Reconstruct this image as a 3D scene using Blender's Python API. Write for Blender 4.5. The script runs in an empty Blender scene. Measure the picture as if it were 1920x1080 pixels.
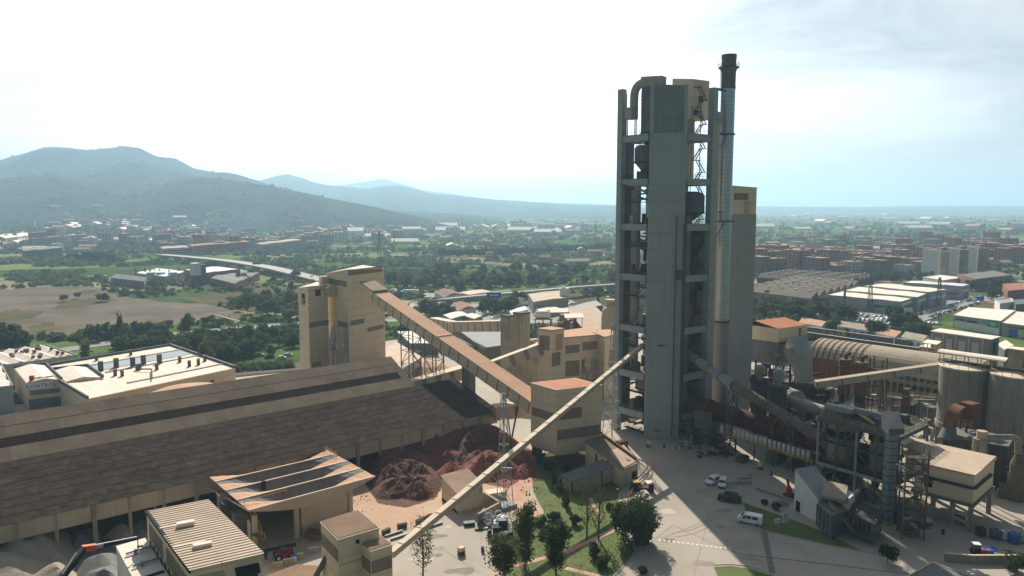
import bpy, math, random
import numpy as np
from mathutils import Vector, Matrix
R = math.radians
random.seed(7)
scene = bpy.context.scene
col = scene.collection

# ------------------------------------------------------------------ camera
FPX = 1380.0; PITCH = math.atan(152 / FPX); CAMH = 65.0
CP, SP = math.cos(PITCH), math.sin(PITCH)
cam = bpy.data.cameras.new('camera'); cam_o = bpy.data.objects.new('camera', cam); col.objects.link(cam_o)
cam_o.location = (0, 0, CAMH); cam_o.rotation_euler = (math.pi / 2 - PITCH, 0, 0)
cam.sensor_width = 36; cam.lens = FPX / 1920 * 36; cam.clip_end = 80000; cam.clip_start = 1
scene.camera = cam_o

# ------------------------------------------------------------------ light
SUN_EL, SUN_AZ = 36.5, -8.5          # degrees; azimuth from +Y, negative = towards -X
sun_dir = Vector((math.sin(R(SUN_AZ)) * math.cos(R(SUN_EL)), math.cos(R(SUN_AZ)) * math.cos(R(SUN_EL)), math.sin(R(SUN_EL))))
sl = bpy.data.lights.new('sun', 'SUN'); sl.energy = 5.0; sl.angle = R(0.53); sl.color = (1.0, 0.90, 0.76)
so = bpy.data.objects.new('sun', sl); col.objects.link(so)
so.rotation_euler = (-sun_dir).to_track_quat('-Z', 'Y').to_euler()
world = bpy.data.worlds.new('World'); scene.world = world; world.use_nodes = True
nt = world.node_tree; nt.nodes.clear()
sky = nt.nodes.new('ShaderNodeTexSky'); sky.sky_type = 'NISHITA'; sky.sun_disc = False
sky.sun_elevation = R(SUN_EL); sky.sun_rotation = R(SUN_AZ); sky.air_density = 1.0; sky.dust_density = 1.6; sky.ozone_density = 1.0
tc = nt.nodes.new('ShaderNodeTexCoord'); mp = nt.nodes.new('ShaderNodeMapping'); mp.inputs['Scale'].default_value = (2.2, 2.2, 9.0)
mp.inputs['Rotation'].default_value = (0.12, 0.2, 0.5)
nz = nt.nodes.new('ShaderNodeTexNoise'); nz.inputs['Scale'].default_value = 1.3; nz.inputs['Detail'].default_value = 9; nz.inputs['Roughness'].default_value = 0.62; nz.inputs['Distortion'].default_value = 0.5
cr = nt.nodes.new('ShaderNodeValToRGB'); cr.color_ramp.elements[0].position = 0.24; cr.color_ramp.elements[1].position = 0.62
mxc = nt.nodes.new('ShaderNodeMix'); mxc.data_type = 'RGBA'
lum = nt.nodes.new('ShaderNodeRGBToBW'); brt = nt.nodes.new('ShaderNodeMath'); brt.operation = 'MULTIPLY'; 
vd = nt.nodes.new('ShaderNodeVectorMath'); vd.operation = 'DOT_PRODUCT'; vd.inputs[1].default_value = sun_dir       # thin cirrus scatters forward, so it brightens towards the sun
hf = nt.nodes.new('ShaderNodeMath'); hf.operation = 'MULTIPLY_ADD'; hf.inputs[1].default_value = .5; hf.inputs[2].default_value = .5
pw = nt.nodes.new('ShaderNodeMath'); pw.operation = 'POWER'; pw.inputs[1].default_value = 3
gn = nt.nodes.new('ShaderNodeMath'); gn.operation = 'MULTIPLY_ADD'; gn.inputs[1].default_value = 2.6; gn.inputs[2].default_value = .35
fac = nt.nodes.new('ShaderNodeMath'); fac.operation = 'MULTIPLY'; fac.inputs[1].default_value = 0.92
bg = nt.nodes.new('ShaderNodeBackground'); bg.inputs['Strength'].default_value = 0.05
wo = nt.nodes.new('ShaderNodeOutputWorld')
L = nt.links.new
L(tc.outputs['Generated'], mp.inputs['Vector']); L(mp.outputs[0], nz.inputs['Vector']); L(nz.outputs['Fac'], cr.inputs[0])
L(cr.outputs[0], fac.inputs[0]); L(fac.outputs[0], mxc.inputs['Factor']); L(sky.outputs[0], mxc.inputs['A']); L(sky.outputs[0], lum.inputs[0]); L(lum.outputs[0], brt.inputs[0]); L(tc.outputs['Generated'], vd.inputs[0]); L(vd.outputs['Value'], hf.inputs[0]); L(hf.outputs[0], pw.inputs[0]); L(pw.outputs[0], gn.inputs[0]); L(gn.outputs[0], brt.inputs[1]); L(brt.outputs[0], mxc.inputs['B'])
L(mxc.outputs['Result'], bg.inputs['Color']); L(bg.outputs[0], wo.inputs[0])
scene.view_settings.view_transform = 'Standard'; scene.view_settings.look = 'None'
scene.view_settings.gamma = 1; scene.view_settings.use_curve_mapping = False
scene.view_settings.exposure = 0.55
cy = scene.cycles
cy.use_denoising = True; cy.max_bounces = 6; cy.diffuse_bounces = 3; cy.glossy_bounces = 2; cy.transmission_bounces = 2; cy.volume_bounces = 1
cy.sample_clamp_indirect = 5

# ------------------------------------------------------------------ pixel (of the 1920 x 1080 photograph) -> place helpers
def _ray(u, v):
    a = (u - 960) / FPX; b = (540 - v) / FPX
    return a, CP + b * SP, -SP + b * CP
def G(u, v, z=0.0):
    r = _ray(u, v); t = (z - CAMH) / r[2]
    return Vector((r[0] * t, r[1] * t, z))
def D(u, v, y):
    r = _ray(u, v); t = y / r[1]
    return Vector((r[0] * t, y, CAMH + r[2] * t))
def UV(p):
    z = p[2] - CAMH; d = p[1] * CP - z * SP; up = p[1] * SP + z * CP
    return 960 + FPX * p[0] / d, 540 - FPX * up / d

# ------------------------------------------------------------------ materials
def new_mat(name):
    m = bpy.data.materials.new(name); m.use_nodes = True
    n = m.node_tree; b = n.nodes['Principled BSDF']
    return m, n, b
def mat(name, c, var=0.25, scale=0.35, rough=0.85, streak=0.0, metal=0.0, bump=0.0, c2=None, rnd=0.0, detail=6, spec=0.15, lines=None, sharp=0.0):
    """Base colour with noise tone variation; streak = vertical dirt runs; rnd = tone varies per object; c2 = blotch colour; lines=(axis, period, depth) panel joints"""
    m, n, b = new_mat(name); N = n.nodes.new; K = n.links.new
    t = N('ShaderNodeTexCoord'); oi = N('ShaderNodeObjectInfo')
    add = N('ShaderNodeVectorMath'); add.operation = 'MULTIPLY_ADD'
    K(oi.outputs['Location'], add.inputs[0]); add.inputs[1].default_value = (1, 1, 1); K(t.outputs['Object'], add.inputs[2])
    nz = N('ShaderNodeTexNoise'); nz.inputs['Scale'].default_value = scale; nz.inputs['Detail'].default_value = detail; nz.inputs['Roughness'].default_value = 0.62
    K(add.outputs[0], nz.inputs['Vector'])
    rp = N('ShaderNodeValToRGB'); w = 0.22 * (1 - sharp)
    rp.color_ramp.elements[0].position = 0.5 - w; rp.color_ramp.elements[1].position = 0.5 + w
    lo = [x * (1 - var) for x in c]; hi = [min(1, x * (1 + var)) for x in c]
    if c2: lo, hi = list(c), list(c2)
    rp.color_ramp.elements[0].color = (*lo, 1); rp.color_ramp.elements[1].color = (*hi, 1)
    K(nz.outputs['Fac'], rp.inputs[0]); out = rp.outputs[0]
    def mul(out, facsock, amount):
        # darken by amount*fac
        mt = N('ShaderNodeMath'); mt.operation = 'MULTIPLY_ADD'; mt.inputs[1].default_value = -amount; mt.inputs[2].default_value = 1.0
        K(facsock, mt.inputs[0])
        vm = N('ShaderNodeVectorMath'); vm.operation = 'SCALE'; K(out, vm.inputs[0]); K(mt.outputs[0], vm.inputs['Scale'])
        return vm.outputs[0]
    if streak:
        sm = N('ShaderNodeMapping'); sm.inputs['Scale'].default_value = (1.4, 1.4, 0.06)
        K(add.outputs[0], sm.inputs[0])
        sn = N('ShaderNodeTexNoise'); sn.inputs['Scale'].default_value = 1.0; sn.inputs['Detail'].default_value = 5; sn.inputs['Roughness'].default_value = 0.7
        K(sm.outputs[0], sn.inputs['Vector'])
        mr = N('ShaderNodeMapRange'); mr.inputs[1].default_value = 0.45; mr.inputs[2].default_value = 0.75
        K(sn.outputs['Fac'], mr.inputs[0]); out = mul(out, mr.outputs[0], streak)
    if rnd:
        out = mul(out, oi.outputs['Random'], rnd)
    if lines:
        ax, per, dep = lines
        sx = N('ShaderNodeSeparateXYZ'); K(t.outputs['UV'] if ax in 'UV' else t.outputs['Object'], sx.inputs[0])
        s = sx.outputs[{'U': 0, 'V': 1, 'X': 0, 'Y': 1, 'Z': 2}[ax]]
        md = N('ShaderNodeMath'); md.operation = 'PINGPONG'; md.inputs[1].default_value = per / 2; K(s, md.inputs[0])
        lt = N('ShaderNodeMath'); lt.operation = 'LESS_THAN'; lt.inputs[1].default_value = per * 0.09; K(md.outputs[0], lt.inputs[0])
        out = mul(out, lt.outputs[0], dep)
    K(out, b.inputs['Base Color'])
    b.inputs['Roughness'].default_value = rough; b.inputs['Metallic'].default_value = metal; b.inputs['Specular IOR Level'].default_value = spec
    if bump:
        n2 = N('ShaderNodeTexNoise'); n2.inputs['Scale'].default_value = scale * 8; n2.inputs['Detail'].default_value = 6; K(add.outputs[0], n2.inputs['Vector'])
        bp = N('ShaderNodeBump'); bp.inputs['Strength'].default_value = bump; bp.inputs['Distance'].default_value = 0.3
        K(n2.outputs['Fac'], bp.inputs['Height']); K(bp.outputs[0], b.inputs['Normal'])
    return m
def corr(name, c, per=0.33, var=0.25, rnd=0.2, rough=0.7, scale=0.25, c2=None, streak=0.0):
    """corrugated sheet: ribs run along UV v, repeat along UV u (metres)"""
    m = mat(name, c, var, scale, rough, rnd=rnd, c2=c2, streak=streak)
    n = m.node_tree; b = n.nodes['Principled BSDF']; N = n.nodes.new; K = n.links.new
    t = N('ShaderNodeTexCoord'); sx = N('ShaderNodeSeparateXYZ'); K(t.outputs['UV'], sx.inputs[0])
    w = N('ShaderNodeMath'); w.operation = 'MULTIPLY'; w.inputs[1].default_value = 2 * math.pi / per; K(sx.outputs[0], w.inputs[0])
    s = N('ShaderNodeMath'); s.operation = 'SINE'; K(w.outputs[0], s.inputs[0])
    bp = N('ShaderNodeBump'); bp.inputs['Strength'].default_value = 1.0; bp.inputs['Distance'].default_value = per * 0.010
    K(s.outputs[0], bp.inputs['Height']); K(bp.outputs[0], b.inputs['Normal'])
    return m
MT = {}
def MM(key, *a, **k):
    MT[key] = mat(key, *a, **k); return MT[key]
MM('concrete', (0.31, 0.34, 0.355), 0.09, 0.1, streak=0.16, lines=('Z', 4.45, .05))
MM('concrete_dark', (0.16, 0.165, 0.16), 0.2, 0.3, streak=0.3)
MM('concrete_old', (0.33, 0.29, 0.22), 0.25, 0.2, streak=0.5)
MM('yard', (0.315, 0.28, 0.235), c2=(0.42, 0.38, 0.325), scale=0.06, detail=10, bump=0.05)
MM('kerb', (0.36, 0.35, 0.33), 0.2, 1.0)
MM('joint', (0.24, 0.23, 0.21), 0.2, 1.0)
MM('road', (0.23, 0.23, 0.235), 0.2, 0.05)
MM('road_white', (0.7, 0.7, 0.68), 0.15, 1.0)
MM('cream', (0.64, 0.53, 0.375), 0.08, 0.12, streak=0.13, lines=('Z', 3.0, 0.10))
MM('cream_dusty', (0.46, 0.37, 0.275), 0.15, 0.15, streak=0.16)
MM('band', (0.22, 0.175, 0.125), 0.15, 0.5, streak=0.15)
MM('orange', (0.43, 0.185, 0.10), 0.12, 0.25, streak=0.1)
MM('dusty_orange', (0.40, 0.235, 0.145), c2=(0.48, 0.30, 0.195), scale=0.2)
MM('trim', (0.62, 0.53, 0.42), 0.1, 0.4)
MM('steel', (0.095, 0.108, 0.112), 0.2, 0.6, rough=0.6)
MM('steel_light', (0.30, 0.31, 0.305), 0.2, 0.6, rough=0.55)
MM('steel_tan', (0.14, 0.118, 0.09), 0.25, 0.5, rough=0.75, streak=0.2)
MM('steel_dark', (0.045, 0.05, 0.05), 0.3, 0.6)
MM('alu', (0.55, 0.57, 0.58), 0.12, 0.4, rough=0.38, metal=0.75)
MM('yellow', (0.42, 0.30, 0.10), 0.3, 0.6)
MM('rust', (0.24, 0.115, 0.06), c2=(0.15, 0.07, 0.04), scale=0.5, streak=0.4)
MM('rust_dark', (0.13, 0.06, 0.04), 0.3, 0.5)
MM('kiln', (0.075, 0.035, 0.03), 0.3, 0.3)
MM('duct', (0.36, 0.33, 0.29), 0.15, 0.4, streak=0.2)
MM('vessel', (0.12, 0.14, 0.15), 0.2, 0.3, rough=0.7, streak=0.2)
MM('vessel_tan', (0.37, 0.32, 0.24), 0.12, 0.3, streak=0.3)
MM('silo', (0.27, 0.255, 0.20), 0.1, 0.2, streak=0.45)
MM('white', (0.72, 0.72, 0.70), 0.08, 0.4, streak=0.15)
MM('white_roof', (0.72, 0.645, 0.56), 0.15, 0.3)
MM('grey_clad', (0.31, 0.325, 0.325), 0.06, 0.2, streak=0.12)
MM('black', (0.012, 0.013, 0.014), 0.3, 0.5)
MM('glass', (0.03, 0.04, 0.045), 0.2, 0.5, rough=0.15, spec=0.6)
MM('tyre', (0.02, 0.02, 0.02), 0.2, 2.0)
MM('red_paint', (0.45, 0.02, 0.03), 0.1, 1.0, rough=0.35)
MM('blue_paint', (0.03, 0.10, 0.38), 0.15, 1.0, rough=0.4)
MM('orange_paint', (0.60, 0.14, 0.03), 0.15, 1.0, rough=0.4)
MM('car_white', (0.78, 0.78, 0.78), 0.04, 1.0, rough=0.25, spec=0.5)
MM('car_black', (0.015, 0.016, 0.018), 0.1, 1.0, rough=0.2, spec=0.5)
MM('soil_red', (0.13, 0.042, 0.032), c2=(0.25, 0.095, 0.07), scale=0.3, bump=0.9, detail=12)
MM('soil_dark', (0.085, 0.036, 0.027), c2=(0.15, 0.075, 0.056), scale=0.4, bump=0.9, detail=12)
MM('soil_orange', (0.42, 0.25, 0.15), c2=(0.47, 0.36, 0.27), scale=0.09, detail=12, bump=0.15)
MM('soil_pink', (0.42, 0.20, 0.14), c2=(0.50, 0.37, 0.30), scale=0.25, detail=12)
MM('sand', (0.33, 0.285, 0.22), 0.15, 0.4, bump=0.3)
MM('gravel', (0.25, 0.24, 0.225), 0.4, 2.5, bump=0.8)
MM('grass', (0.065, 0.11, 0.022), c2=(0.12, 0.145, 0.045), scale=0.15, detail=12, bump=0.3)
MM('bark', (0.16, 0.125, 0.095), 0.25, 1.0)
MM('brick', (0.30, 0.13, 0.085), 0.2, 0.6, rnd=0.35)

# ------------------------------------------------------------------ mesh builder
class MB:
    def __init__(s): s.v = []; s.f = []; s.uv = {}
    def add(s, vs, fs):
        b = len(s.v); s.v.extend([tuple(x) for x in vs]); s.f.extend([tuple(i + b for i in f) for f in fs]); return s
    def quad(s, a, b, c, d, uv=None):
        if uv: s.uv[len(s.f)] = uv
        return s.add((a, b, c, d), ((0, 1, 2, 3),))
    def rquad(s, a, b, c, d):
        """quad a,b (along eave) c,d (up) with metric UV"""
        a, b, c, d = map(Vector, (a, b, c, d)); w = (b - a).length; h = (d - a).length
        return s.quad(a, b, c, d, ((0, 0), (w, 0), (w, h), (0, h)))
    def box(s, c, d, rz=0.0):
        x, y, z = d[0] / 2, d[1] / 2, d[2] / 2; co, si = math.cos(rz), math.sin(rz)
        P = []
        for k in (-z, z):
            for i, j in ((-x, -y), (x, -y), (x, y), (-x, y)):
                P.append((c[0] + i * co - j * si, c[1] + i * si + j * co, c[2] + k))
        return s.add(P, ((3, 2, 1, 0), (4, 5, 6, 7), (0, 1, 5, 4), (1, 2, 6, 5), (2, 3, 7, 6), (3, 0, 4, 7)))
    def prism(s, poly, z0, z1):
        """poly: 2-D points; z0/z1 a number or one per point"""
        n = len(poly); Z0 = z0 if hasattr(z0, '__len__') else [z0] * n; Z1 = z1 if hasattr(z1, '__len__') else [z1] * n
        ar = sum(poly[i][0] * poly[(i + 1) % n][1] - poly[(i + 1) % n][0] * poly[i][1] for i in range(n))
        idx = list(range(n)) if ar > 0 else list(range(n))[::-1]
        P = [(poly[i][0], poly[i][1], Z0[i]) for i in idx] + [(poly[i][0], poly[i][1], Z1[i]) for i in idx]
        F = [tuple(range(n))[::-1], tuple(range(n, 2 * n))] + [(i, (i + 1) % n, n + (i + 1) % n, n + i) for i in range(n)]
        return s.add(P, F)
    def beam(s, p0, p1, w, h, up=None):
        """box from p0 to p1; w sideways, h along up"""
        p0, p1 = Vector(p0), Vector(p1); d = (p1 - p0).normalized(); up = Vector(up or (0, 0, 1))
        if abs(d.dot(up)) > 0.98: up = Vector((1, 0, 0))
        sd = d.cross(up).normalized(); u = sd.cross(d).normalized(); P = []
        for p in (p0, p1):
            for i, j in ((-1, -1), (1, -1), (1, 1), (-1, 1)): P.append(p + sd * (i * w / 2) + u * (j * h / 2))
        return s.add(P, ((0, 1, 2, 3), (7, 6, 5, 4), (1, 0, 4, 5), (2, 1, 5, 6), (3, 2, 6, 7), (0, 3, 7, 4)))
    def tube(s, pts, r, n=10, cap=True):
        pts = [Vector(p) for p in pts]; rs = r if hasattr(r, '__len__') else [r] * len(pts); b = len(s.v)
        prev = None
        for i, p in enumerate(pts):
            d = (pts[min(i + 1, len(pts) - 1)] - pts[max(i - 1, 0)]).normalized()
            if prev is None:
                a = Vector((0, 0, 1)) if abs(d.z) < 0.9 else Vector((1, 0, 0)); e1 = d.cross(a).normalized()
            else: e1 = (prev - d * prev.dot(d)).normalized()
            prev = e1; e2 = d.cross(e1)
            for k in range(n):
                t = 2 * math.pi * k / n; s.v.append(tuple(p + (e1 * math.cos(t) + e2 * math.sin(t)) * rs[i]))
        for i in range(len(pts) - 1):
            for k in range(n):
                k2 = (k + 1) % n; o = b + i * n
                s.f.append((o + k, o + k2, o + n + k2, o + n + k))
        if cap:
            s.f.append(tuple(b + k for k in range(n))[::-1]); o = b + (len(pts) - 1) * n; s.f.append(tuple(o + k for k in range(n)))
        return s
    def lathe(s, c, prof, n=24):
        c = Vector(c); return s.tube([c + Vector((0, 0, z)) for r, z in prof], [max(r, 0.001) for r, z in prof], n) if all(prof[i][1] != prof[i + 1][1] for i in range(len(prof) - 1)) else s._lathe(c, prof, n)
    def _lathe(s, c, prof, n):
        b = len(s.v)
        for r, z in prof:
            for k in range(n):
                t = 2 * math.pi * k / n; s.v.append((c.x + max(r, 0.001) * math.cos(t), c.y + max(r, 0.001) * math.sin(t), c.z + z))
        for i in range(len(prof) - 1):
            for k in range(n):
                k2 = (k + 1) % n; o = b + i * n; s.f.append((o + k, o + k2, o + n + k2, o + n + k))
        s.f.append(tuple(b + k for k in range(n))[::-1]); o = b + (len(prof) - 1) * n; s.f.append(tuple(o + k for k in range(n)))
        return s
    def build(s, name, m, parent=None, smooth=False, kind=None, label=None):
        me = bpy.data.meshes.new(name); off = parent_off(parent)
        me.from_pydata([(x - off[0], y - off[1], z - off[2]) for x, y, z in s.v], [], s.f)
        if s.uv:
            ul = me.uv_layers.new(name='UVMap')
            for p in me.polygons:
                if p.index in s.uv:
                    for k, li in enumerate(p.loop_indices): ul.data[li].uv = s.uv[p.index][k]
        if smooth: me.polygons.foreach_set('use_smooth', [True] * len(me.polygons))
        if m: me.materials.append(MT[m] if isinstance(m, str) else m)
        o = bpy.data.objects.new(name, me); col.objects.link(o)
        if parent: o.parent = parent
        if kind: o['kind'] = kind
        if label: o['label'] = label
        if smooth:
            try: me.set_sharp_from_angle(angle=R(40))
            except Exception: pass
        return o
def parent_off(p):
    o = Vector((0, 0, 0))
    while p: o = o + p.location; p = p.parent
    return o
def tag(o, label, cat, group=None):
    o['label'] = label; o['category'] = cat
    if group: o['group'] = group
    return o
def thing(name, label, cat, loc=(0, 0, 0), group=None):
    o = bpy.data.objects.new(name, None); o.empty_display_size = 0.5; col.objects.link(o); o.location = loc
    return tag(o, label, cat, group)
def struct(o): o['kind'] = 'structure'; return o
def copy_tree(o, parent=None):
    c = o.copy(); col.objects.link(c)
    if parent: c.parent = parent
    for ch in list(o.children): copy_tree(ch, c)
    return c
def place(proto, first, loc, rz=0, sc=1.0, label=None, group=None):
    """the first call uses the prototype itself, later calls a copy of it and its parts"""
    o = proto if first else copy_tree(proto)
    o.location = loc; o.rotation_euler = (0, 0, rz); o.scale = (sc, sc, sc) if not hasattr(sc, '__len__') else sc
    if label: o['label'] = label
    if group: o['group'] = group
    return o
def sheet(name, pts, m, z, kind='structure', parent=None):
    b = MB(); b.add([(p[0], p[1], z) for p in pts], (tuple(range(len(pts))),))
    ar = sum(pts[i][0] * pts[(i + 1) % len(pts)][1] - pts[(i + 1) % len(pts)][0] * pts[i][1] for i in range(len(pts)))
    if ar < 0: b.f[0] = b.f[0][::-1]
    o = b.build(name, m, parent)
    if kind: o['kind'] = kind
    return o
def gsheet(name, uvs, m, z, kind='structure'): return sheet(name, [G(u, v, z) for u, v in uvs], m, z, kind)
def ribbon(pts, w):
    """2-D outline of a strip of width w along pts"""
    Lf, Rt = [], []
    for i, p in enumerate(pts):
        a = Vector(pts[max(i - 1, 0)][:2]); b = Vector(pts[min(i + 1, len(pts) - 1)][:2]); d = (b - a).normalized(); n = Vector((-d.y, d.x)) * w / 2
        Lf.append(Vector(p[:2]) + n); Rt.append(Vector(p[:2]) - n)
    return Lf, Rt
def strip(name, pts, w, m, z, kind='structure', parent=None):
    Lf, Rt = ribbon(pts, w); b = MB()
    zs = z if hasattr(z, '__len__') else [z] * len(pts)
    for i in range(len(pts) - 1):
        b.quad((*Rt[i], zs[i]), (*Rt[i + 1], zs[i + 1]), (*Lf[i + 1], zs[i + 1]), (*Lf[i], zs[i]))
    o = b.build(name, m, parent)
    if kind: o['kind'] = kind
    return o
def smooth_path(pts, n=8):
    P = [Vector(p) for p in pts]; out = []
    for i in range(len(P) - 1):
        p0, p1, p2, p3 = P[max(i - 1, 0)], P[i], P[i + 1], P[min(i + 2, len(P) - 1)]
        for k in range(n):
            t = k / n
            out.append(0.5 * ((2 * p1) + (p2 - p0) * t + (2 * p0 - 5 * p1 + 4 * p2 - p3) * t * t + (3 * p1 - p0 - 3 * p2 + p3) * t ** 3))
    out.append(P[-1]); return out
# ------------------------------------------------------------------ air
HAZE = 1.6e-4
hz = MB(); hz.box((0, 9000, 268), (40000, 44000, 544))
hm = bpy.data.materials.new('haze'); hm.use_nodes = True; hn = hm.node_tree; hn.nodes.clear()
pv = hn.nodes.new('ShaderNodeVolumePrincipled'); pv.inputs['Color'].default_value = (0.50, 0.76, 1.0, 1); pv.inputs['Density'].default_value = HAZE
pv.inputs['Anisotropy'].default_value = 0.35
ho = hn.nodes.new('ShaderNodeOutputMaterial'); hn.links.new(pv.outputs[0], ho.inputs['Volume'])
haze = hz.build('haze', hm); haze['kind'] = 'stuff'

# ------------------------------------------------------------------ terrain
def interp(P, u):
    if u <= P[0][0]: return P[0][1]
    for (a, b), (c, d) in zip(P, P[1:]):
        if u <= c: return b + (d - b) * (u - a) / (c - a)
    return P[-1][1]
# crest line of each ridge as (azimuth column, height line) pairs, its distance and the width of its near slope
RIDGES = [
 ([(-900, 340), (-500, 318), (-200, 315), (0, 302), (50, 290), (90, 281), (120, 279), (180, 286), (215, 281), (240, 278), (265, 279), (300, 294), (335, 301), (370, 317), (430, 327), (480, 340), (560, 360), (640, 376), (720, 392), (900, 405), (1000, 416), (1100, 432)], 3900, 1700),
 ([(-900, 365), (-400, 352), (0, 336), (60, 330), (110, 332), (180, 345), (240, 356), (290, 352), (330, 338), (375, 333), (420, 335), (470, 343), (520, 352), (580, 363), (640, 376), (700, 388), (760, 400), (820, 413), (900, 432)], 2700, 900),
 ([(380, 400), (440, 352), (490, 339), (520, 330), (540, 328), (565, 333), (590, 343), (640, 350), (690, 354), (720, 349), (742, 347), (770, 353), (800, 361), (860, 368), (940, 376), (1020, 381), (1100, 384), (1200, 389), (1260, 400)], 6200, 2300),
 ([(540, 380), (600, 352), (660, 345), (700, 339), (720, 337), (745, 343), (790, 356), (840, 362), (900, 371), (980, 378), (1060, 381), (1150, 383), (1250, 386), (1400, 387), (1600, 388), (1750, 386), (1900, 387), (2300, 388), (2800, 392)], 9500, 2500),
]
_rng = np.random.RandomState(3)
_gr = {}
def vnoise(x, y, seed=0):
    def h(i, j):
        n = (i * 374761393 + j * 668265263 + seed * 974711) & 0xffffffff; n = ((n ^ (n >> 13)) * 1274126177) & 0xffffffff
        return ((n ^ (n >> 16)) & 0xffff) / 65535.0
    xi, yi = math.floor(x), math.floor(y); fx, fy = x - xi, y - yi; fx = fx * fx * (3 - 2 * fx); fy = fy * fy * (3 - 2 * fy)
    a, b, c, d = h(xi, yi), h(xi + 1, yi), h(xi, yi + 1), h(xi + 1, yi + 1)
    return a + (b - a) * fx + (c - a) * fy + (a - b - c + d) * fx * fy
def fbm(x, y, seed=0, o=4):
    s = 0; a = 0.5
    for k in range(o): s += a * (vnoise(x, y, seed + k) - 0.5); x *= 2.03; y *= 2.03; a *= 0.52
    return s
def crest(k, u):
    P, Rr, W = RIDGES[k]
    return CAMH + (388 - interp(P, u)) / FPX * Rr * 1.005
def terrain(x, y, ks=(0, 1, 2, 3)):
    """height of the hills at a point (the plain is 0)"""
    if y < 600: return 0.0
    u = 960 + FPX * x / (y * CP); best = 0.0
    for k in ks:
        P, Rr, W = RIDGES[k]; c = crest(k, u)
        if c <= 2: continue
        t = (y - (Rr - W)) / W
        if t <= 0: continue
        if t < 1: s = t * t * (3 - 2 * t) * 0.55 + t * 0.45 * t; nz = ((.26 - abs(fbm(x / 520, y / 900, k, 4)) * 1.5) * .75 + fbm(x / 260, y / 260, k, 4) * .35) * c * math.sin(math.pi * t) + fbm(x / 110, y / 110, k + 3, 4) * 26 * t + fbm(x / 60, y / 60, 9, 3) * 9 * t * (1 - t * 0.75)
        else: s = max(0, 1 - (t - 1) * 0.8); nz = 0
        best = max(best, c * s + nz)
    if y > 900 and x < 0:     # the low terrace the hillside town stands on
        t = min(1, max(0, (y - 950) / 900)); best = max(best, 26 * t * t * min(1, max(0, (470 - u) / 260)))
    return best
def field_mat():
    m, n, bs = new_mat('plain'); N = n.nodes.new; K = n.links.new
    t = N('ShaderNodeTexCoord'); mp = N('ShaderNodeMapping'); mp.inputs['Rotation'].default_value = (0, 0, 0.5); mp.inputs['Scale'].default_value = (1 / 210, 1 / 75, 1); K(t.outputs['Object'], mp.inputs[0])
    nz = N('ShaderNodeTexNoise'); nz.inputs['Scale'].default_value = 0.9; nz.inputs['Detail'].default_value = 3; K(mp.outputs[0], nz.inputs['Vector'])
    ad = N('ShaderNodeMixRGB'); ad.blend_type = 'ADD'; ad.inputs[0].default_value = 0.35; K(mp.outputs[0], ad.inputs[1]); K(nz.outputs['Color'], ad.inputs[2])
    vo = N('ShaderNodeTexVoronoi'); vo.distance = 'CHEBYCHEV'; vo.inputs['Scale'].default_value = 1.0; K(ad.outputs[0], vo.inputs['Vector'])
    sp = N('ShaderNodeSeparateColor'); K(vo.outputs['Color'], sp.inputs[0])
    rp = N('ShaderNodeValToRGB'); rp.color_ramp.interpolation = 'CONSTANT'; e = rp.color_ramp.elements
    cs = [(0, (.028, .05, .014)), (.25, (.04, .068, .018)), (.45, (.055, .085, .024)), (.62, (.032, .055, .02)), (.76, (.085, .105, .04)), (.87, (.13, .115, .07)), (.95, (.17, .135, .095))]
    e[0].position, e[0].color = cs[0][0], (*cs[0][1], 1); e[1].position, e[1].color = cs[1][0], (*cs[1][1], 1)
    for p, c in cs[2:]: x = e.new(p); x.color = (*c, 1)
    K(sp.outputs[0], rp.inputs[0])
    n2 = N('ShaderNodeTexNoise'); n2.inputs['Scale'].default_value = .035; n2.inputs['Detail'].default_value = 10; n2.inputs['Roughness'].default_value = .7; K(t.outputs['Object'], n2.inputs['Vector'])
    mr = N('ShaderNodeMapRange'); mr.inputs[1].default_value = .3; mr.inputs[2].default_value = .7; mr.inputs[3].default_value = 1.1; mr.inputs[4].default_value = 2.5; K(n2.outputs['Fac'], mr.inputs[0])
    vm = N('ShaderNodeVectorMath'); vm.operation = 'SCALE'; K(rp.outputs[0], vm.inputs[0]); K(mr.outputs[0], vm.inputs['Scale']); K(vm.outputs[0], bs.inputs['Base Color'])
    bs.inputs['Roughness'].default_value = 1; bs.inputs['Specular IOR Level'].default_value = 0.0
    return m
ground_m = field_mat()
b = MB(); b.add([(-19500, -12000, 0), (19500, -12000, 0), (19500, 30500, 0), (-19500, 30500, 0)], ((0, 1, 2, 3),))
struct(b.build('ground', ground_m))
hill_m = mat('wooded_hill', (0.014, 0.026, 0.012), c2=(0.055, 0.07, 0.03), scale=0.010, detail=14, spec=0.0)
_n = hill_m.node_tree; _b = _n.nodes['Principled BSDF']; _v = _n.nodes.new('ShaderNodeTexVoronoi'); _v.inputs['Scale'].default_value = 0.07; _t = _n.nodes.new('ShaderNodeTexCoord'); _p = _n.nodes.new('ShaderNodeBump'); _p.inputs['Strength'].default_value = 1.0; _p.inputs['Distance'].default_value = 9.0; _p.invert = True
_n.links.new(_t.outputs['Object'], _v.inputs['Vector']); _n.links.new(_v.outputs['Distance'], _p.inputs['Height']); _n.links.new(_p.outputs[0], _b.inputs['Normal'])
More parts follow.
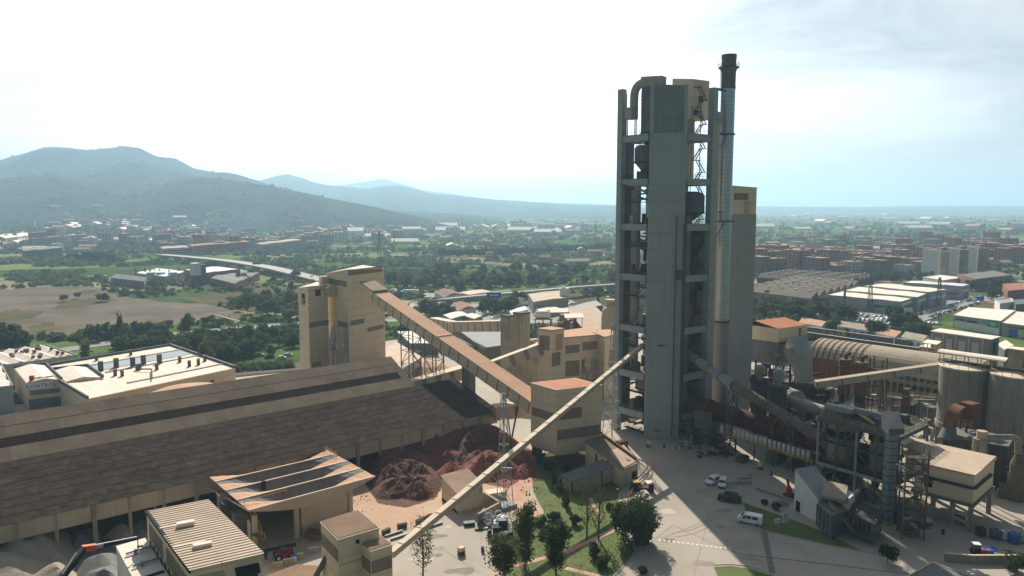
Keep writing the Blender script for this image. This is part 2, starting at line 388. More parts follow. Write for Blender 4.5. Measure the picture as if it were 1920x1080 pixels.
def hill_mesh(name, ks, u0, u1, du, ys):
    us = np.arange(u0, u1 + du, du); vs = []; fs = []
    for y in ys:
        for u in us:
            x = (u - 960) / FPX * y * CP; z = terrain(x, y, ks); vs.append((x, y, z - 0.8))
    n = len(us)
    for j in range(len(ys) - 1):
        for i in range(n - 1):
            q = (j * n + i, j * n + i + 1, (j + 1) * n + i + 1, (j + 1) * n + i)
            if max(vs[k][2] for k in q) > -0.5: fs.append(q)
    m = MB(); m.v = vs; m.f = fs
    return struct(m.build(name, hill_m, smooth=True))
hill_mesh('hills', (0, 1), -520, 1200, 7, list(np.linspace(960, 1800, 22)) + list(np.linspace(1840, 2900, 60)) + list(np.linspace(2940, 4300, 40)) + [4600, 5200])
hill_mesh('mountains', (2,), 380, 1270, 8, np.linspace(3900, 7200, 60))
hill_mesh('far_mountains', (3,), 540, 2600, 12, np.linspace(7000, 10500, 40))
# ------------------------------------------------------------------ shared builders
GA = R(38.5); GR = Vector((math.cos(GA), math.sin(GA))); GL = Vector((-math.sin(GA), math.cos(GA)))   # the works' own grid
def lens_len(p, d, z, u):
    k = (u - 960) / FPX
    return (k * (p[1] * CP - (z - CAMH) * SP) - p[0]) / (d[0] - k * d[1] * CP)
def fit(F, z, uR, uL, ang=38.5, y=None):
    """rectangular footprint [front, right, back, left] from its front top corner and the two side corners"""
    a = R(ang); dr = Vector((math.cos(a), math.sin(a))); dl = Vector((-math.sin(a), math.cos(a)))
    p = (G(*F, z) if y is None else D(*F, y)).xy
    l1 = lens_len(p, dr, z, uR); l2 = lens_len(p, dl, z, uL)
    return [p, p + dr * l1, p + dr * l1 + dl * l2, p + dl * l2]
def para(F, Rr, Ll, z):
    f, r, l = G(*F, z).xy, G(*Rr, z).xy, G(*Ll, z).xy
    return [f, r, r + l - f, l]
def lerp(a, b, t): return a + (b - a) * t
def out_n(p0, p1): d = (p1 - p0).normalized(); return Vector((d.y, -d.x))
def wall_panel(parent, name, p0, p1, t0, t1, z0, z1, m, proud=0.06, kind=None):
    """a thin panel on the wall p0 -> p1 (outside on the right-hand side)"""
    n = out_n(p0, p1); a, b = lerp(p0, p1, t0), lerp(p0, p1, t1); q = MB()
    q.prism([a - n * 0.05, b - n * 0.05, b + n * proud, a + n * proud], z0, z1)
    return q.build(name, m, parent, kind=kind)
def ctr(P): return sum(P, Vector((0, 0))) / len(P)
def grow(P, d):
    c = ctr(P); return [c + (p - c) * (1 + d / max(0.1, (p - c).length)) for p in P]
def base_of(P, z=0): c = ctr(P); return (c.x, c.y, z)
def house(name, label, cat, P, z0, z1, wm='cream', rm='orange', rise=None, over=0.25, rt=0.25, group=None, trim=None):
    """a building: wall body and a roof plate; z1 may be one height per corner"""
    t = thing(name, label, cat, base_of(P, z0), group)
    Z = list(z1) if hasattr(z1, '__len__') else [z1] * len(P)
    MB().prism(P, z0, [z - 0.02 for z in Z]).build('wall', wm, t)
    r = MB(); Q = grow(P, over); r.prism(Q, [z for z in Z], [z + rt for z in Z])
    ro = r.build('roof', trim or rm, t)
    if trim:
        q = MB(); S = grow(P, over - 0.5); q.rquad(*[(p.x, p.y, z + rt + 0.03) for p, z in zip(S, Z)]); q.build('roof_sheet', rm, t)
    return t
def railing(parent, pts, h=1.1, m='steel_tan', step=2.4, name='railing'):
    b = MB(); pts = [Vector(p) for p in pts]
    for p, q in zip(pts, pts[1:]):
        n = max(1, int((q - p).length / step))
        for k in (0.55, 1.0): b.beam(p + Vector((0, 0, h * k)), q + Vector((0, 0, h * k)), 0.07, 0.07)
        for i in range(n + 1):
            c = p.lerp(q, i / n); b.beam(c, c + Vector((0, 0, h + 0.03)), 0.08, 0.08)
    return b.build(name, m, parent, kind='stuff')
def lattice(parent, base, top, w0, w1, n, m='steel_light', r=0.12, d0=None, d1=None, ang=GA):
    """four-legged lattice mast: the legs, and the lacing between them"""
    base, top = Vector(base), Vector(top); d0 = d0 or w0; d1 = d1 or w1
    ax, ay = Vector((math.cos(ang), math.sin(ang), 0)), Vector((-math.sin(ang), math.cos(ang), 0))
    def cn(t, i, j): c = base.lerp(top, t); return c + ax * (i * lerp(w0, w1, t) / 2) + ay * (j * lerp(d0, d1, t) / 2)
    K = ((-1, -1), (1, -1), (1, 1), (-1, 1))
    for i, j in K: MB().beam(cn(0, i, j), cn(1, i, j), r * 2, r * 2).build('leg', m, parent)
    b = MB()
    for s in range(n):
        for k in range(4):
            (i, j), (i2, j2) = K[k], K[(k + 1) % 4]; t0, t1 = s / n, (s + 1) / n
            b.beam(cn(t1, i, j), cn(t1, i2, j2), r, r)
            if (s + k) % 2: b.beam(cn(t0, i, j), cn(t1, i2, j2), r, r)
            else: b.beam(cn(t0, i2, j2), cn(t1, i, j), r, r)
    b.build('lacing', m, parent, kind='stuff')

# ------------------------------------------------------------------ ground of the works
yard = [G(u, v) for u, v in ((-700, 1500), (-260, 860), (0, 745), (300, 722), (560, 696), (720, 640), (900, 618), (1160, 612), (1400, 640), (1560, 655), (1760, 705), (1960, 760), (2700, 1000), (3000, 1500))]
sheet('yard', yard, 'yard', 0.03)
dirt_m = 'soil_orange'
gsheet('dirt', [(560, 880), (620, 835), (935, 800), (1010, 840), (1012, 905), (985, 925), (1022, 958), (975, 975), (955, 955), (900, 965), (800, 975), (740, 1000), (690, 985), (640, 955), (600, 930)], dirt_m, 0.05)
gsheet('red_track', [(985, 870), (1010, 868), (1008, 905), (975, 925), (990, 950), (1024, 962), (1000, 970), (962, 952), (955, 905)], 'soil_pink', 0.07)
# joints cut in the concrete
for a, c in (((1205, 905), (1600, 1075)), ((1240, 1010), (1430, 935)), ((1262, 985), (1440, 1065)), ((1400, 1040), (1700, 1075)), ((1262, 985), (1130, 1085)), ((830, 1030), (900, 1075)), ((1330, 960), (1300, 1085)), ((1480, 990), (1520, 1060))):
    strip('joint', [G(*a), G(*c)], 0.10, 'joint', 0.055)
strip('paved_band', [G(1430, 982), G(1448, 1075)], 1.1, 'concrete_dark', 0.06)
lawn = [(998, 902), (1040, 897), (1080, 906), (1130, 900), (1172, 905), (1166, 918), (1158, 934), (1160, 952), (1168, 972), (1160, 984), (1110, 1008), (1060, 1030), (1020, 1042), (960, 1058), (955, 1010), (965, 985), (990, 972), (1022, 962), (1008, 938), (1000, 920)]
gsheet('lawn', lawn, 'grass', 0.09)
gsheet('lower_lawn', [(1168, 990), (1182, 1015), (1190, 1035), (1170, 1062), (1150, 1085), (900, 1120), (950, 1066), (1020, 1050), (1062, 1040), (1112, 1018)], 'grass', 0.09)
strip('path', [G(u, v) for u, v in ((1168, 982), (1140, 1000), (1110, 1014), (1062, 1035), (1020, 1047), (955, 1064), (900, 1090))], 1.2, 'soil_pink', 0.11)
strip('path', [G(u, v) for u, v in ((1108, 935), (1110, 945), (1118, 955), (1122, 965))], 0.9, 'soil_pink', 0.11)
strip('path', [G(u, v) for u, v in ((1060, 1066), (1110, 1078), (1160, 1095))], 1.2, 'soil_pink', 0.11)
def kerb(pts, h=0.14, w=0.18):
    P = smooth_path([G(u, v) for u, v in pts], 5); b = MB(); Lf, Rt = ribbon(P, w)
    for i in range(len(P)):
        b.v += [(Rt[i].x, Rt[i].y, 0), (Lf[i].x, Lf[i].y, 0), (Lf[i].x, Lf[i].y, h), (Rt[i].x, Rt[i].y, h)]
    for i in range(len(P) - 1):
        o = i * 4
        for k in range(4): b.f.append((o + k, o + (k + 1) % 4, o + 4 + (k + 1) % 4, o + 4 + k))
    return struct(b.build('kerb', 'kerb'))
kerb([(1172, 905), (1160, 930), (1159, 950), (1168, 972), (1164, 984), (1185, 1012), (1190, 1035), (1168, 1064), (1140, 1090)])
kerb([(1390, 939), (1396, 955), (1402, 975), (1430, 994), (1480, 1006), (1549, 1022), (1600, 1031), (1650, 1040)])
kerb([(1380, 1031), (1388, 1038), (1492, 1051), (1600, 1064), (1712, 1078)])
kerb([(1340, 1060), (1370, 1059), (1410, 1064), (1450, 1078)])
gsheet('verge', [(1390, 941), (1440, 958), (1478, 971), (1506, 982), (1560, 1005), (1615, 1032), (1549, 1021), (1480, 1005), (1430, 993), (1404, 974), (1397, 955)], 'grass', 0.10)
gsheet('verge', [(1338, 1063), (1370, 1061), (1405, 1066), (1450, 1080), (1450, 1110), (1350, 1090)], 'grass', 0.10)
for i in range(16):
    u = 1237 + i * 8.8; v = 1013 + i * 1.08; p = G(u, v); b = MB(); b.box((p.x, p.y, 0.05), (0.42, 0.55, 0.016), 0.1)
    struct(b.build('road_marking', 'road_white'))

# ------------------------------------------------------------------ the preheater tower
TC = Vector((42.0, 196.8)); TA, TB = Vector((37.3, 202.0)), Vector((47.0, 200.9))
TL = Vector((30.9, 211.0)); TR = Vector((55.6, 207.6)); TK = TL + TR - TC
tower = thing('preheater_tower', 'tall grey concrete frame tower with a blank front wall and open bays full of vessels', 'tower', (42, 205, 0))
ang_col = GA
def col_box(p, s, z0, z1, name='column', m='concrete'):
    MB().box((p.x, p.y, (z0 + z1) / 2), (s, s, z1 - z0), ang_col).build(name, m, tower)
lev = [D(1215, v, 202).z for v in (249.5, 334.5, 420.4, 517, 615, 702.5, 776)]
zt_panel = D(1225, 157, 200).z; zt_c0 = D(1225, 248, 200).z
# blank front wall with its two edge strips and the ribbed sheet at the top
dAB = (TB - TA).normalized(); nAB = out_n(TA, TB)
MB().prism([TA + dAB * 0.9, TB - dAB * 0.9, TB - dAB * 0.9 - nAB * 0.9, TA + dAB * 0.9 - nAB * 0.9], 0, zt_c0).build('front_wall', 'concrete', tower)
for p, q in ((TA, TA + dAB * 0.9), (TB - dAB * 0.9, TB)):
    MB().prism([p + nAB * 0.12, q + nAB * 0.12, q - nAB * 1.8, p - nAB * 1.8], 0, zt_panel).build('edge_column', 'concrete', tower)
b = MB(); W = (TB - TA).length - 1.9; nrib = 26; pts = []
for i in range(nrib * 2 + 1):
    t = 0.95 + W * i / (nrib * 2); o = (0.6 if i % 4 in (1, 2) else 0.0); p = TA + dAB * t + nAB * (o - 0.5); pts.append(p)
for i in range(len(pts) - 1):
    b.quad((*pts[i], zt_c0 + 0.02), (*pts[i + 1], zt_c0 + 0.02), (*pts[i + 1], zt_panel - 0.1), (*pts[i], zt_panel - 0.1))
b.build('ribbed_sheet', 'concrete', tower)
MB().prism([TA + dAB * 1 - nAB * 0.5, TB - dAB * 1 - nAB * 0.5, TB - dAB * 1 - nAB * 3, TA + dAB - nAB * 3], zt_panel - 0.5, zt_panel - 0.15).build('top_slab', 'concrete', tower)
col_box(TL, 1.75, 0, D(1167, 168, 211).z); col_box(TL + GR * 1.6 + GL * 1.0, 1.5, lev[0], D(1178, 176, 213).z)
col_box(TR, 1.85, 0, D(1334, 165, 207.6).z); col_box(TK, 1.8, 0, lev[0]); col_box(TL + GL * -0.2 + GR * 12, 1.4, 0, lev[0]); col_box(TR + GL * 9, 1.4, 0, lev[0])
MB().prism([TR + GR * 1.2 - GL * 0.5, TR + GR * 2.8 - GL * 0.5, TR + GR * 2.8 + GL * 1.5, TR + GR * 1.2 + GL * 1.5], 0, D(1340, 213, 209).z).build('service_shaft', 'cream_dusty', tower)
MB().prism([TR + GR * 0.9 - GL * 1.3, TR + GR * 3.2 - GL * 1.3, TR + GR * 3.2 + GL * 1.5, TR + GR * 0.9 + GL * 1.5], D(1340, 228, 209).z, D(1340, 211, 209).z).build('shaft_head', 'concrete', tower)
for i, z in enumerate(lev):
    th = 1.85
    for p, q in ((TA - nAB * 0.9, TL), (TB - nAB * 0.9, TR), (TL, TK), (TR, TK)):
        d = (q - p).normalized()
        MB().beam((*(p + d * 0.2), z - th / 2), (*(q - d * 0.8), z - th / 2), 1.0, th).build('beam', 'concrete', tower)
    if i:
        MB().prism([TA + GR * .5, TB + GL * .8 - GR * 0.6, TR - GR * 0.6 + GL * 0.4, TK - GL, TL + GR * 0.8], z - 0.9, z - 0.45).build('floor_slab', 'concrete_dark', tower)
    n1, n2 = out_n(TL, TA) * 0.35, out_n(TB, TR) * 0.35
    a, c = TA.lerp(TL, 0.06) + n1, TA.lerp(TL, 0.9) + n1; railing(tower, [(*a, z), (*c, z)])
    a, c = TB.lerp(TR, 0.06) + n2, TB.lerp(TR, 0.9) + n2; railing(tower, [(*a, z), (*c, z)])
    rr = random.Random(40 + i)        # machines, pipes and cable trays standing on the floors
    if i > 0:
        for k in range(26):
            s, w = rr.uniform(1.2, 12), rr.uniform(1, 12); p = TL + GR * s - GL * (13 - w)
            if s < 9 and w < 3.5: continue
            h = rr.uniform(0.6, 3.6)
            q = MB()
            if k % 3: q.box((p.x, p.y, z - 0.45 + h / 2), (rr.uniform(.6, 2.2), rr.uniform(.5, 1.4), h), GA)
            else: q.tube([(p.x, p.y, z - 0.4), (p.x, p.y, z + h)], rr.uniform(.25, .7), 8)
            q.build('machine', rr.choice(['steel_dark', 'vessel', 'rust_dark', 'steel_tan', 'duct', 'rust']), tower)
        for s_ in (0, 1):
            zc_ = z - 6.4 + s_ * .8; a, c = ((TA.lerp(TL, .1), TA.lerp(TL, .88)), (TB.lerp(TR, .1), TB.lerp(TR, .88)))[s_]; io = -out_n(*((TL, TA), (TB, TR))[s_]) * 2.2
            MB().beam((*(a + io), zc_), (*(c + io), zc_), 1.3, .18).build('catwalk', 'steel_dark', tower); railing(tower, [(*(a + io * .75), zc_), (*(c + io * .75), zc_)], step=1.6)
        for k in range(9):
            p = TL + GR * rr.uniform(1, 12) - GL * rr.uniform(0, 12); q = p + rr.choice([GR, GL, -GR, -GL]) * rr.uniform(3, 7)
            zz = z - rr.uniform(2.4, 5.5); MB().tube([(*p, zz), (*q, zz + rr.uniform(-1.5, 1.5))], rr.uniform(.12, .35), 8).build('pipe', rr.choice(['steel', 'vessel', 'duct', 'steel_tan']), tower)
# stairs in the right-hand bay
sp, sq = TR - GR * 3.9 + GL * 2.0, TR - GR * 0.9 + GL * 2.0
zz = 2.0; k = 0
while zz < 96:
    a, c = (sp, sq) if k % 2 else (sq, sp); f = MB()
    for o in (-0.5, 0.5):
        oo = GL * (o + (1.1 if k % 2 else 0)); f.beam((*(a + oo), zz), (*(c + oo), zz + 3.3), 0.10, 0.26); f.beam((*(a + oo), zz + 1.0), (*(c + oo), zz + 4.3), 0.06, 0.06)
    for s in range(9):
        t = (s + .5) / 9; p = a.lerp(c, t) + GL * (1.1 if k % 2 else 0); f.box((p.x, p.y, zz + 3.3 * t), (0.3, 1.0, 0.06), GA)
    f.build('stair_flight', 'rust_dark', tower, kind='stuff')
    MB().box((*(c + GL * 0.5), zz + 3.3), (1.0, 2.3, 0.12), GA).build('stair_landing', 'steel_dark', tower)
    zz += 3.3; k += 1
for p in (sp - GR * 0.5 + GL * 1.7, sq + GR * 0.4 + GL * 1.7): MB().beam((*p, 0), (*p, 93), 0.18, 0.18).build('stair_post', 'steel_tan', tower)
# lift shaft and cable riser on the right edge of the front wall
p = TB + GR * 1.9 + GL * 1.2
MB().box((p.x, p.y, (lev[3] + 9) / 2 + 6), (2.2, 2.2, lev[3] + 12), GA).build('lift_shaft', 'vessel', tower)
for o in (0.25, 2.2):
    q = TB - dAB * o + nAB * 0.32; MB().beam((*q, 1), (*q, D(1275, 405, 200).z if o > 1 else lev[2]), 0.28, 0.28).build('cable_riser', 'steel', tower)
q = TB - dAB * 1.3 + nAB * 0.7
hs = MB(); hs.box((q.x, q.y, lev[3] - 0.3), (2.2, 1.3, 1.3), 0); hs.box((q.x + .3, q.y + .2, lev[3] + 1.0), (1.4, 0.8, 1.3), 0); hs.build('hoist', 'steel', tower)
MB().beam((*(TR.lerp(TK, .06)), lev[2] / 2 - 1), (*(TR.lerp(TK, .94)), lev[2] / 2 - 1), .3, lev[2] - 2).build('sun_block_cladding', 'cream_dusty', tower)  # tan rear wall added to block sun streaks through the right bay
MB().beam((*(TL.lerp(TK, .06)), lev[0] / 2), (*(TL.lerp(TK, .30)), lev[0] / 2), .3, lev[0] - 3).build('sun_block_cladding', 'concrete_dark', tower)  # narrow rear strip added out of view to block sun through the left bay
# vessels inside the tower: each one a thing
def vessel(label, p, z0, z1, r, m='vessel', cone=0.45, dome=True, leg=0.5):
    t = thing('cyclone_vessel', label, 'cyclone', (p.x, p.y, z0)); h = z1 - z0; zc = z0 + h * cone
    prof = [(leg, 0), (leg, (zc - z0) * 0.12), (r, zc - z0), (r, h * 0.86)] + ([(r * 0.85, h * 0.95), (r * 0.4, h)] if dome else [(r * 1.0, h)])
    MB().lathe((p.x, p.y, z0), prof, 22).build('body', m, t, smooth=True)
    MB().lathe((p.x, p.y, zc - 0.25), [(r + .14, 0), (r + .14, 0.4)], 22).build('ring', 'steel_dark', t)
    MB().tube([(p.x, p.y, z0 - 2.6), (p.x, p.y, z0 + 0.2)], leg * 0.9, 10).build('outlet_pipe', 'steel_dark', t)
    return t
vt = D(1205, 166, 208).z
cyc = vessel('big ribbed blue-grey vessel on the open top of the preheater tower', Vector((41.2, 208.4)), lev[0] + 0.4, vt + 0.3, 5.3, 'vessel', 0.02, False, 5.2)
for k in range(7): MB().lathe((41.2, 208.4, vt - 1.1 - k * 0.95), [(5.42, 0), (5.42, 0.22)], 26).build('hoop', 'steel', cyc)
vessel('dark tapered cyclone under the top floor in the left bay of the tower', Vector((37.6, 209.2)), lev[1] + 1.0, lev[0] - 2.3, 3.2, 'vessel', 0.42)
vessel('dark cone-bottomed cyclone hanging in the left bay level with the hills', Vector((37.9, 209.6)), lev[3] + 6.2, lev[2] - 5.2, 3.0, 'vessel', 0.6)
vessel('round-topped grey cyclone in the right bay of the tower below the sky gap', Vector((50.6, 209.2)), lev[2] + 0.5, lev[1] - 3.4, 3.7, 'vessel', 0.30)
vessel('dark cyclone with a long cone in the right bay two floors below the sky gap', Vector((51.2, 209.8)), lev[3] + 3.2, lev[2] - 2.3, 3.3, 'steel_dark', 0.65)
vessel('pale squat cyclone in the lowest open left bay of the tower', Vector((39.4, 212.5)), lev[6] + 1.5, lev[5] - 2.8, 3.0, 'duct', 0.5)
for k in range(6):  # unseen core added to stop sunbeams passing through the tower
    vessel('dark sun-blocking core vessel added behind the blank tower wall, %s' % ('just below the top floor', 'second from the top', 'third from the top', 'third from the ground', 'second from the ground', 'nearest the ground')[k], Vector((44.2, 210.5)), lev[k + 1] + 1.4, lev[k] - 1.9, 4.5, 'vessel', 0.3)
riser = thing('riser_duct', 'pale lagged riser pipe climbing through the left bays of the tower', 'duct', (35.4, 211.2, lev[5]))
for i in range(5, 0, -1):
    MB().tube([(35.4, 211.2, lev[i] + 0.1), (35.4, 211.2, lev[i - 1] - 1.9 if i > 1 else lev[1] - 2.2)], 1.35, 14).build('pipe_section', 'duct', riser, smooth=True) if i > 2 or i == 2 else None
goose = thing('gooseneck_duct', 'grey gooseneck duct curving over the top of the preheater tower', 'duct', (38, 207, lev[0]))
gp = [D(1189, 205, 209), D(1189, 185, 209), D(1191, 170, 208.6), D(1197, 160, 208), D(1207, 154, 207.4)]
MB().tube(smooth_path(gp, 5), 1.15, 14).build('bend', 'duct', goose, smooth=True)
p0, p1 = D(1206, 154.5, 207.4), D(1245, 152.5, 204)
MB().beam(p0, p1, 3.2, 2.6).build('box_duct', 'duct', goose)
p0 = D(1184, 213, 209); MB().box((p0.x, p0.y, p0.z), (2.6, 2.6, 3.2), GA).build('inlet_box', 'duct', goose)
fr = MB()
for o in ((-1.2, -1.2), (1.2, -1.2), (1.2, 1.2), (-1.2, 1.2)): fr.beam((p0.x + o[0], p0.y + o[1], lev[0] - .5), (p0.x + o[0], p0.y + o[1], p0.z - 1.5), .25, .25)
fr.build('support_frame', 'steel_dark', goose, kind='stuff')
# cream head house on top, at the back
P = fit((1300, 148), 0, 1312, 1246, 38.5, y=214); zb = D(1300, 222, 214).z; zf = D(1300, 148, 214).z
hh = thing('head_house', 'cream sheet-clad head house standing on top of the preheater tower', 'plant room', base_of(P, zb))
MB().prism(P, zb, [zf, zf + 0.2, zf - 1.2, D(1268, 144, 217).z]).build('wall', 'cream', hh)
dn = P[0]
for (u0, u1, v0, v1) in ((1303, 1306, 178, 189), (1293, 1297, 205, 216)):
    a = (u0 - 1290) / 12 ; wall_panel(hh, 'doorway', P[0], P[1], 0.35 if u0 > 1300 else 0.05, 0.6 if u0 > 1300 else 0.3, D(1300, v1, 214).z, D(1300, v0, 214).z, 'steel_dark')
for k in range(4):
    p = P[0] + (P[2] - P[0]) * (0.2 + 0.18 * k); MB().beam((p.x, p.y, lev[0] - .5), (p.x, p.y, zb), 0.6, 0.6).build('post', 'cream_dusty', hh)
MB().tube([(*(ctr(P)), lev[1]), (*(ctr(P)), zb)], 1.5, 12).build('bin_outlet', 'cream_dusty', hh)

# ------------------------------------------------------------------ chimney
cx, cyy = 61.4, 214.0
ch = thing('chimney', 'tall silver chimney with a dark rusty top beside the preheater tower', 'chimney', (cx, cyy, 0))
alu_m = mat('alu_clad', (0.36, 0.41, 0.46), 0.12, 0.3, rough=0.36, metal=0.85, lines=('Z', 1.2, 0.18)); MT['alu_clad'] = alu_m
MM('chim', (0.27, 0.27, 0.26), 0.12, 0.4, streak=0.2)
zz = [D(1363, v, cyy).z for v in (103, 127, 165, 252, 415, 602)]
MB().lathe((cx, cyy, 0), [(2.35, 0), (2.35, zz[5])], 28).build('lower_shaft', 'chim', ch, smooth=True)
MB().lathe((cx, cyy, zz[5]), [(2.12, 0), (2.12, zz[4] - zz[5])], 28).build('middle_shaft', 'alu_clad', ch, smooth=True)
MB().lathe((cx, cyy, zz[4]), [(2.02, 0), (2.0, zz[2] - zz[4])], 32).build('silver_shaft', 'alu_clad', ch, smooth=True)
MB().lathe((cx, cyy, zz[2]), [(2.0, 0), (2.0, zz[1] - zz[2] - 1.2), (2.5, zz[1] - zz[2]), (2.0, zz[1] - zz[2] + 0.2), (2.0, zz[0] - zz[2] - 1.2), (2.1, zz[0] - zz[2] - 1.0), (2.1, zz[0] - zz[2])], 28).build('rusty_top', mat('sooty', (0.16, 0.13, 0.10), c2=(0.10, 0.085, 0.07), scale=0.4, streak=0.4), ch, smooth=True)
MB().lathe((cx, cyy, zz[1] - 0.1), [(2.9, 0), (2.9, 0.18)], 28).build('gallery_floor', 'steel_dark', ch)
for k in range(14):
    a = 2 * math.pi * k / 14; MB().beam((cx + 2.85 * math.cos(a), cyy + 2.85 * math.sin(a), zz[1]), (cx + 2.85 * math.cos(a), cyy + 2.85 * math.sin(a), zz[1] + 1.1), .08, .08).build('rail_post', 'steel_dark', ch)
MB().tube([(cx + 2.85 * math.cos(2 * math.pi * k / 20), cyy + 2.85 * math.sin(2 * math.pi * k / 20), zz[1] + 1.1) for k in range(21)], 0.05, 6).build('hand_rail', 'steel_dark', ch)
for z, r_ in ((zz[3], 2.35), (zz[4], 2.9), (zz[5], 2.6), (zz[2] - .1, 2.1)): MB().lathe((cx, cyy, z - .2), [(r_, 0), (r_, 0.4)], 28).build('collar', 'rust_dark', ch)
for z in (zz[2] - 1.0, zz[3], zz[4], zz[4] + 2.6):
    for o in (-.6, .6): MB().beam((TR.x + 1 + o * .3, TR.y + 1 - o, z), (cx - 1.2, cyy - 1 - o, z), 0.22, 0.3).build('brace', 'steel_dark', ch)
for z in (zz[3], zz[4]): MB().beam((TR.x + 1.2, TR.y + .6, z - 6), (cx - .6, cyy - 1.9, z - .3), 0.2, 0.2).build('brace', 'steel_dark', ch)
lad = MB(); a0 = Vector((cx - 2.45, cyy - .6, 0))
for o in (-.3, .3): lad.beam((a0.x, a0.y + o, zz[2]), (a0.x, a0.y + o, zz[1]), .07, .07)
for k in range(12): lad.beam((a0.x, a0.y - .3, zz[2] + k * .55), (a0.x, a0.y + .3, zz[2] + k * .55), .05, .05)
lad.build('ladder', 'steel', ch, kind='stuff')
# ------------------------------------------------------------------ square grey silo with a cream head behind the chimney
P = fit((1346, 405), 0, 1405, 1330, 20, y=224); zt = D(1400, 402, 224).z
sq_ = thing('blending_silo', 'tall square grey silo with a cream head house behind the chimney', 'silo', base_of(P))
MB().prism(P, 0, zt).build('shaft', 'grey_clad', sq_)
zr, zr2 = D(1372, 347, 224).z, D(1405, 352, 224).z
MB().prism(grow(P, -0.2), zt, [zr, zr2, zr2, zr]).build('head', 'cream', sq_)
wall_panel(sq_, 'band', P[0], P[1], 0.40, 0.76, D(1380, 374.5, 224).z, D(1380, 362, 224).z, 'band')
wall_panel(sq_, 'recess', P[0], P[1], 0.66, 0.82, zt + .1, D(1380, 376, 224).z, 'cream_dusty')
MB().prism(grow(P, 0.15), [zr, zr2, zr2, zr], [zr + .2, zr2 + .2, zr2 + .2, zr + .2]).build('roof', 'trim', sq_)
MB().tube([(P[0].x + 2, P[0].y - 2, 22), (P[0].x + 3.5, P[0].y - 3, 13), (P[0].x + 6, P[0].y - 6, 4)], .8, 10).build('spout', 'duct', sq_, smooth=True)

# tyre marks, patches and dust on the concrete
rr = random.Random(61); MM('tyre_mark', (.29, .26, .22), .15, .4); MM('patch_dark', (.20, .185, .16), .25, .3); MM('patch_pale', (.46, .42, .36), .12, .3)
for k in range(9):
    u, v = rr.uniform(1215, 1440), rr.uniform(905, 1070); du, dv = rr.uniform(30, 110), rr.uniform(-30, 60); P = smooth_path([G(u, v), G(u + du * .5, v + dv * .3), G(u + du, v + dv)], 6)
    for o in (0, 1.7): strip('tyre_mark', [p + Vector((0, o, 0)) for p in P], rr.uniform(.12, .25), 'tyre_mark', .058 + k * .0004)
for k in range(22):
    u, v = rr.choice(((rr.uniform(1215, 1440), rr.uniform(880, 1070)), (rr.uniform(760, 950), rr.uniform(985, 1075)))); p = G(u, v); n = 9; r_ = rr.uniform(.5, 2.2)
    sheet('stain', [p + Vector((math.cos(2 * math.pi * i / n) * r_ * rr.uniform(.5, 1.6), math.sin(2 * math.pi * i / n) * r_ * rr.uniform(.4, 1.1), 0)) for i in range(n)], rr.choice(['patch_dark', 'tyre_mark', 'patch_pale']), .046 + k * .0003)
# ------------------------------------------------------------------ the long storage hall
shed_m = corr('shed_roof', (0.056, 0.045, 0.037), per=0.45, var=0.42, rnd=0.15, scale=0.45, rough=1.0)
shed2_m = corr('shed_roof_pale', (0.185, 0.15, 0.115), per=0.55, var=0.22, rnd=0.15, scale=0.15, rough=1.0)
for m_ in (shed_m, shed2_m): m_.node_tree.nodes['Principled BSDF'].inputs['Specular IOR Level'].default_value = 0.0
corr('roof_tan', (0.47, 0.375, 0.285), per=0.5, var=0.14, rnd=0.1); MT['roof_tan'] = bpy.data.materials['roof_tan']
corr('roof_brown', (0.43, 0.305, 0.215), per=0.8, var=0.16); MT['roof_brown'] = bpy.data.materials['roof_brown']
MT['shed'] = shed_m; MT['shed2'] = shed2_m
e0, e1 = G(-330, 1062, 8.5), G(935, 770, 8.5)
er = (e1 - e0); Ls = er.length; er.normalize(); pn = Vector((-er.y, er.x, 0))
r1 = G(860, 708, 14.0); run1 = (r1 - e1).dot(pn); rise1 = 5.5
shed = thing('storage_hall', 'very long storage hall with a dark brown weathered roof and open columned front', 'storage hall', ((e0.x + e1.x) / 2, (e0.y + e1.y) / 2, 0))
rows, cols = 8, 34
dw, dv = Ls / cols, run1 / rows
first = None
def sheet_proto(w, d, m, name='roof_sheet'):
    q = MB(); q.quad((0, 0, 0.05), (w, 0, 0.05), (w, d, 0.0), (0, d, 0.0), ((0, 0), (w, 0), (w, d), (0, d)))
    q.quad((0, 0, 0.0), (w, 0, 0.0), (w, 0, 0.05), (0, 0, 0.05), ((0, 0), (w, 0), (w, .05), (0, .05)))
    return q
def lay_sheets(parent, o, ex, ey, w, d, nc, nr, m, jitter=0.0, name='roof_sheet'):
    """lay nr x nc lapped sheets from corner o along ex and up ey, all sharing one mesh"""
    ez = ex.cross(ey).normalized(); M = Matrix((ex, ey, ez)).transposed().to_4x4(); base = None; off = parent_off(parent); k = 0
    for j in range(nr):
        for i in range(nc):
            if base is None:
                base = sheet_proto(w, d + 0.12, m).build(name, m); ob = base
            else: ob = base.copy(); col.objects.link(ob)
            ob.parent = parent
            p = Vector(o) + ex * (w * i) + ey * (d * j) + ez * (0.02 + 0.0) - off
            ob.matrix_local = Matrix.Translation(p) @ M
            k += 1
ey1 = (pn * run1 + Vector((0, 0, rise1))); sl1 = ey1.length; ey1.normalize()
MB().prism([(e0).xy, e1.xy, (e1 + pn * run1).xy, (e0 + pn * run1).xy], [8.3, 8.3, 13.8, 13.8], [8.45, 8.45, 13.95, 13.95]).build('roof_deck', 'band', shed)
lay_sheets(shed, e0 - pn * 0.3 + Vector((0, 0, -.05)), er, ey1, Ls / cols, sl1 / rows, cols, rows, 'shed')
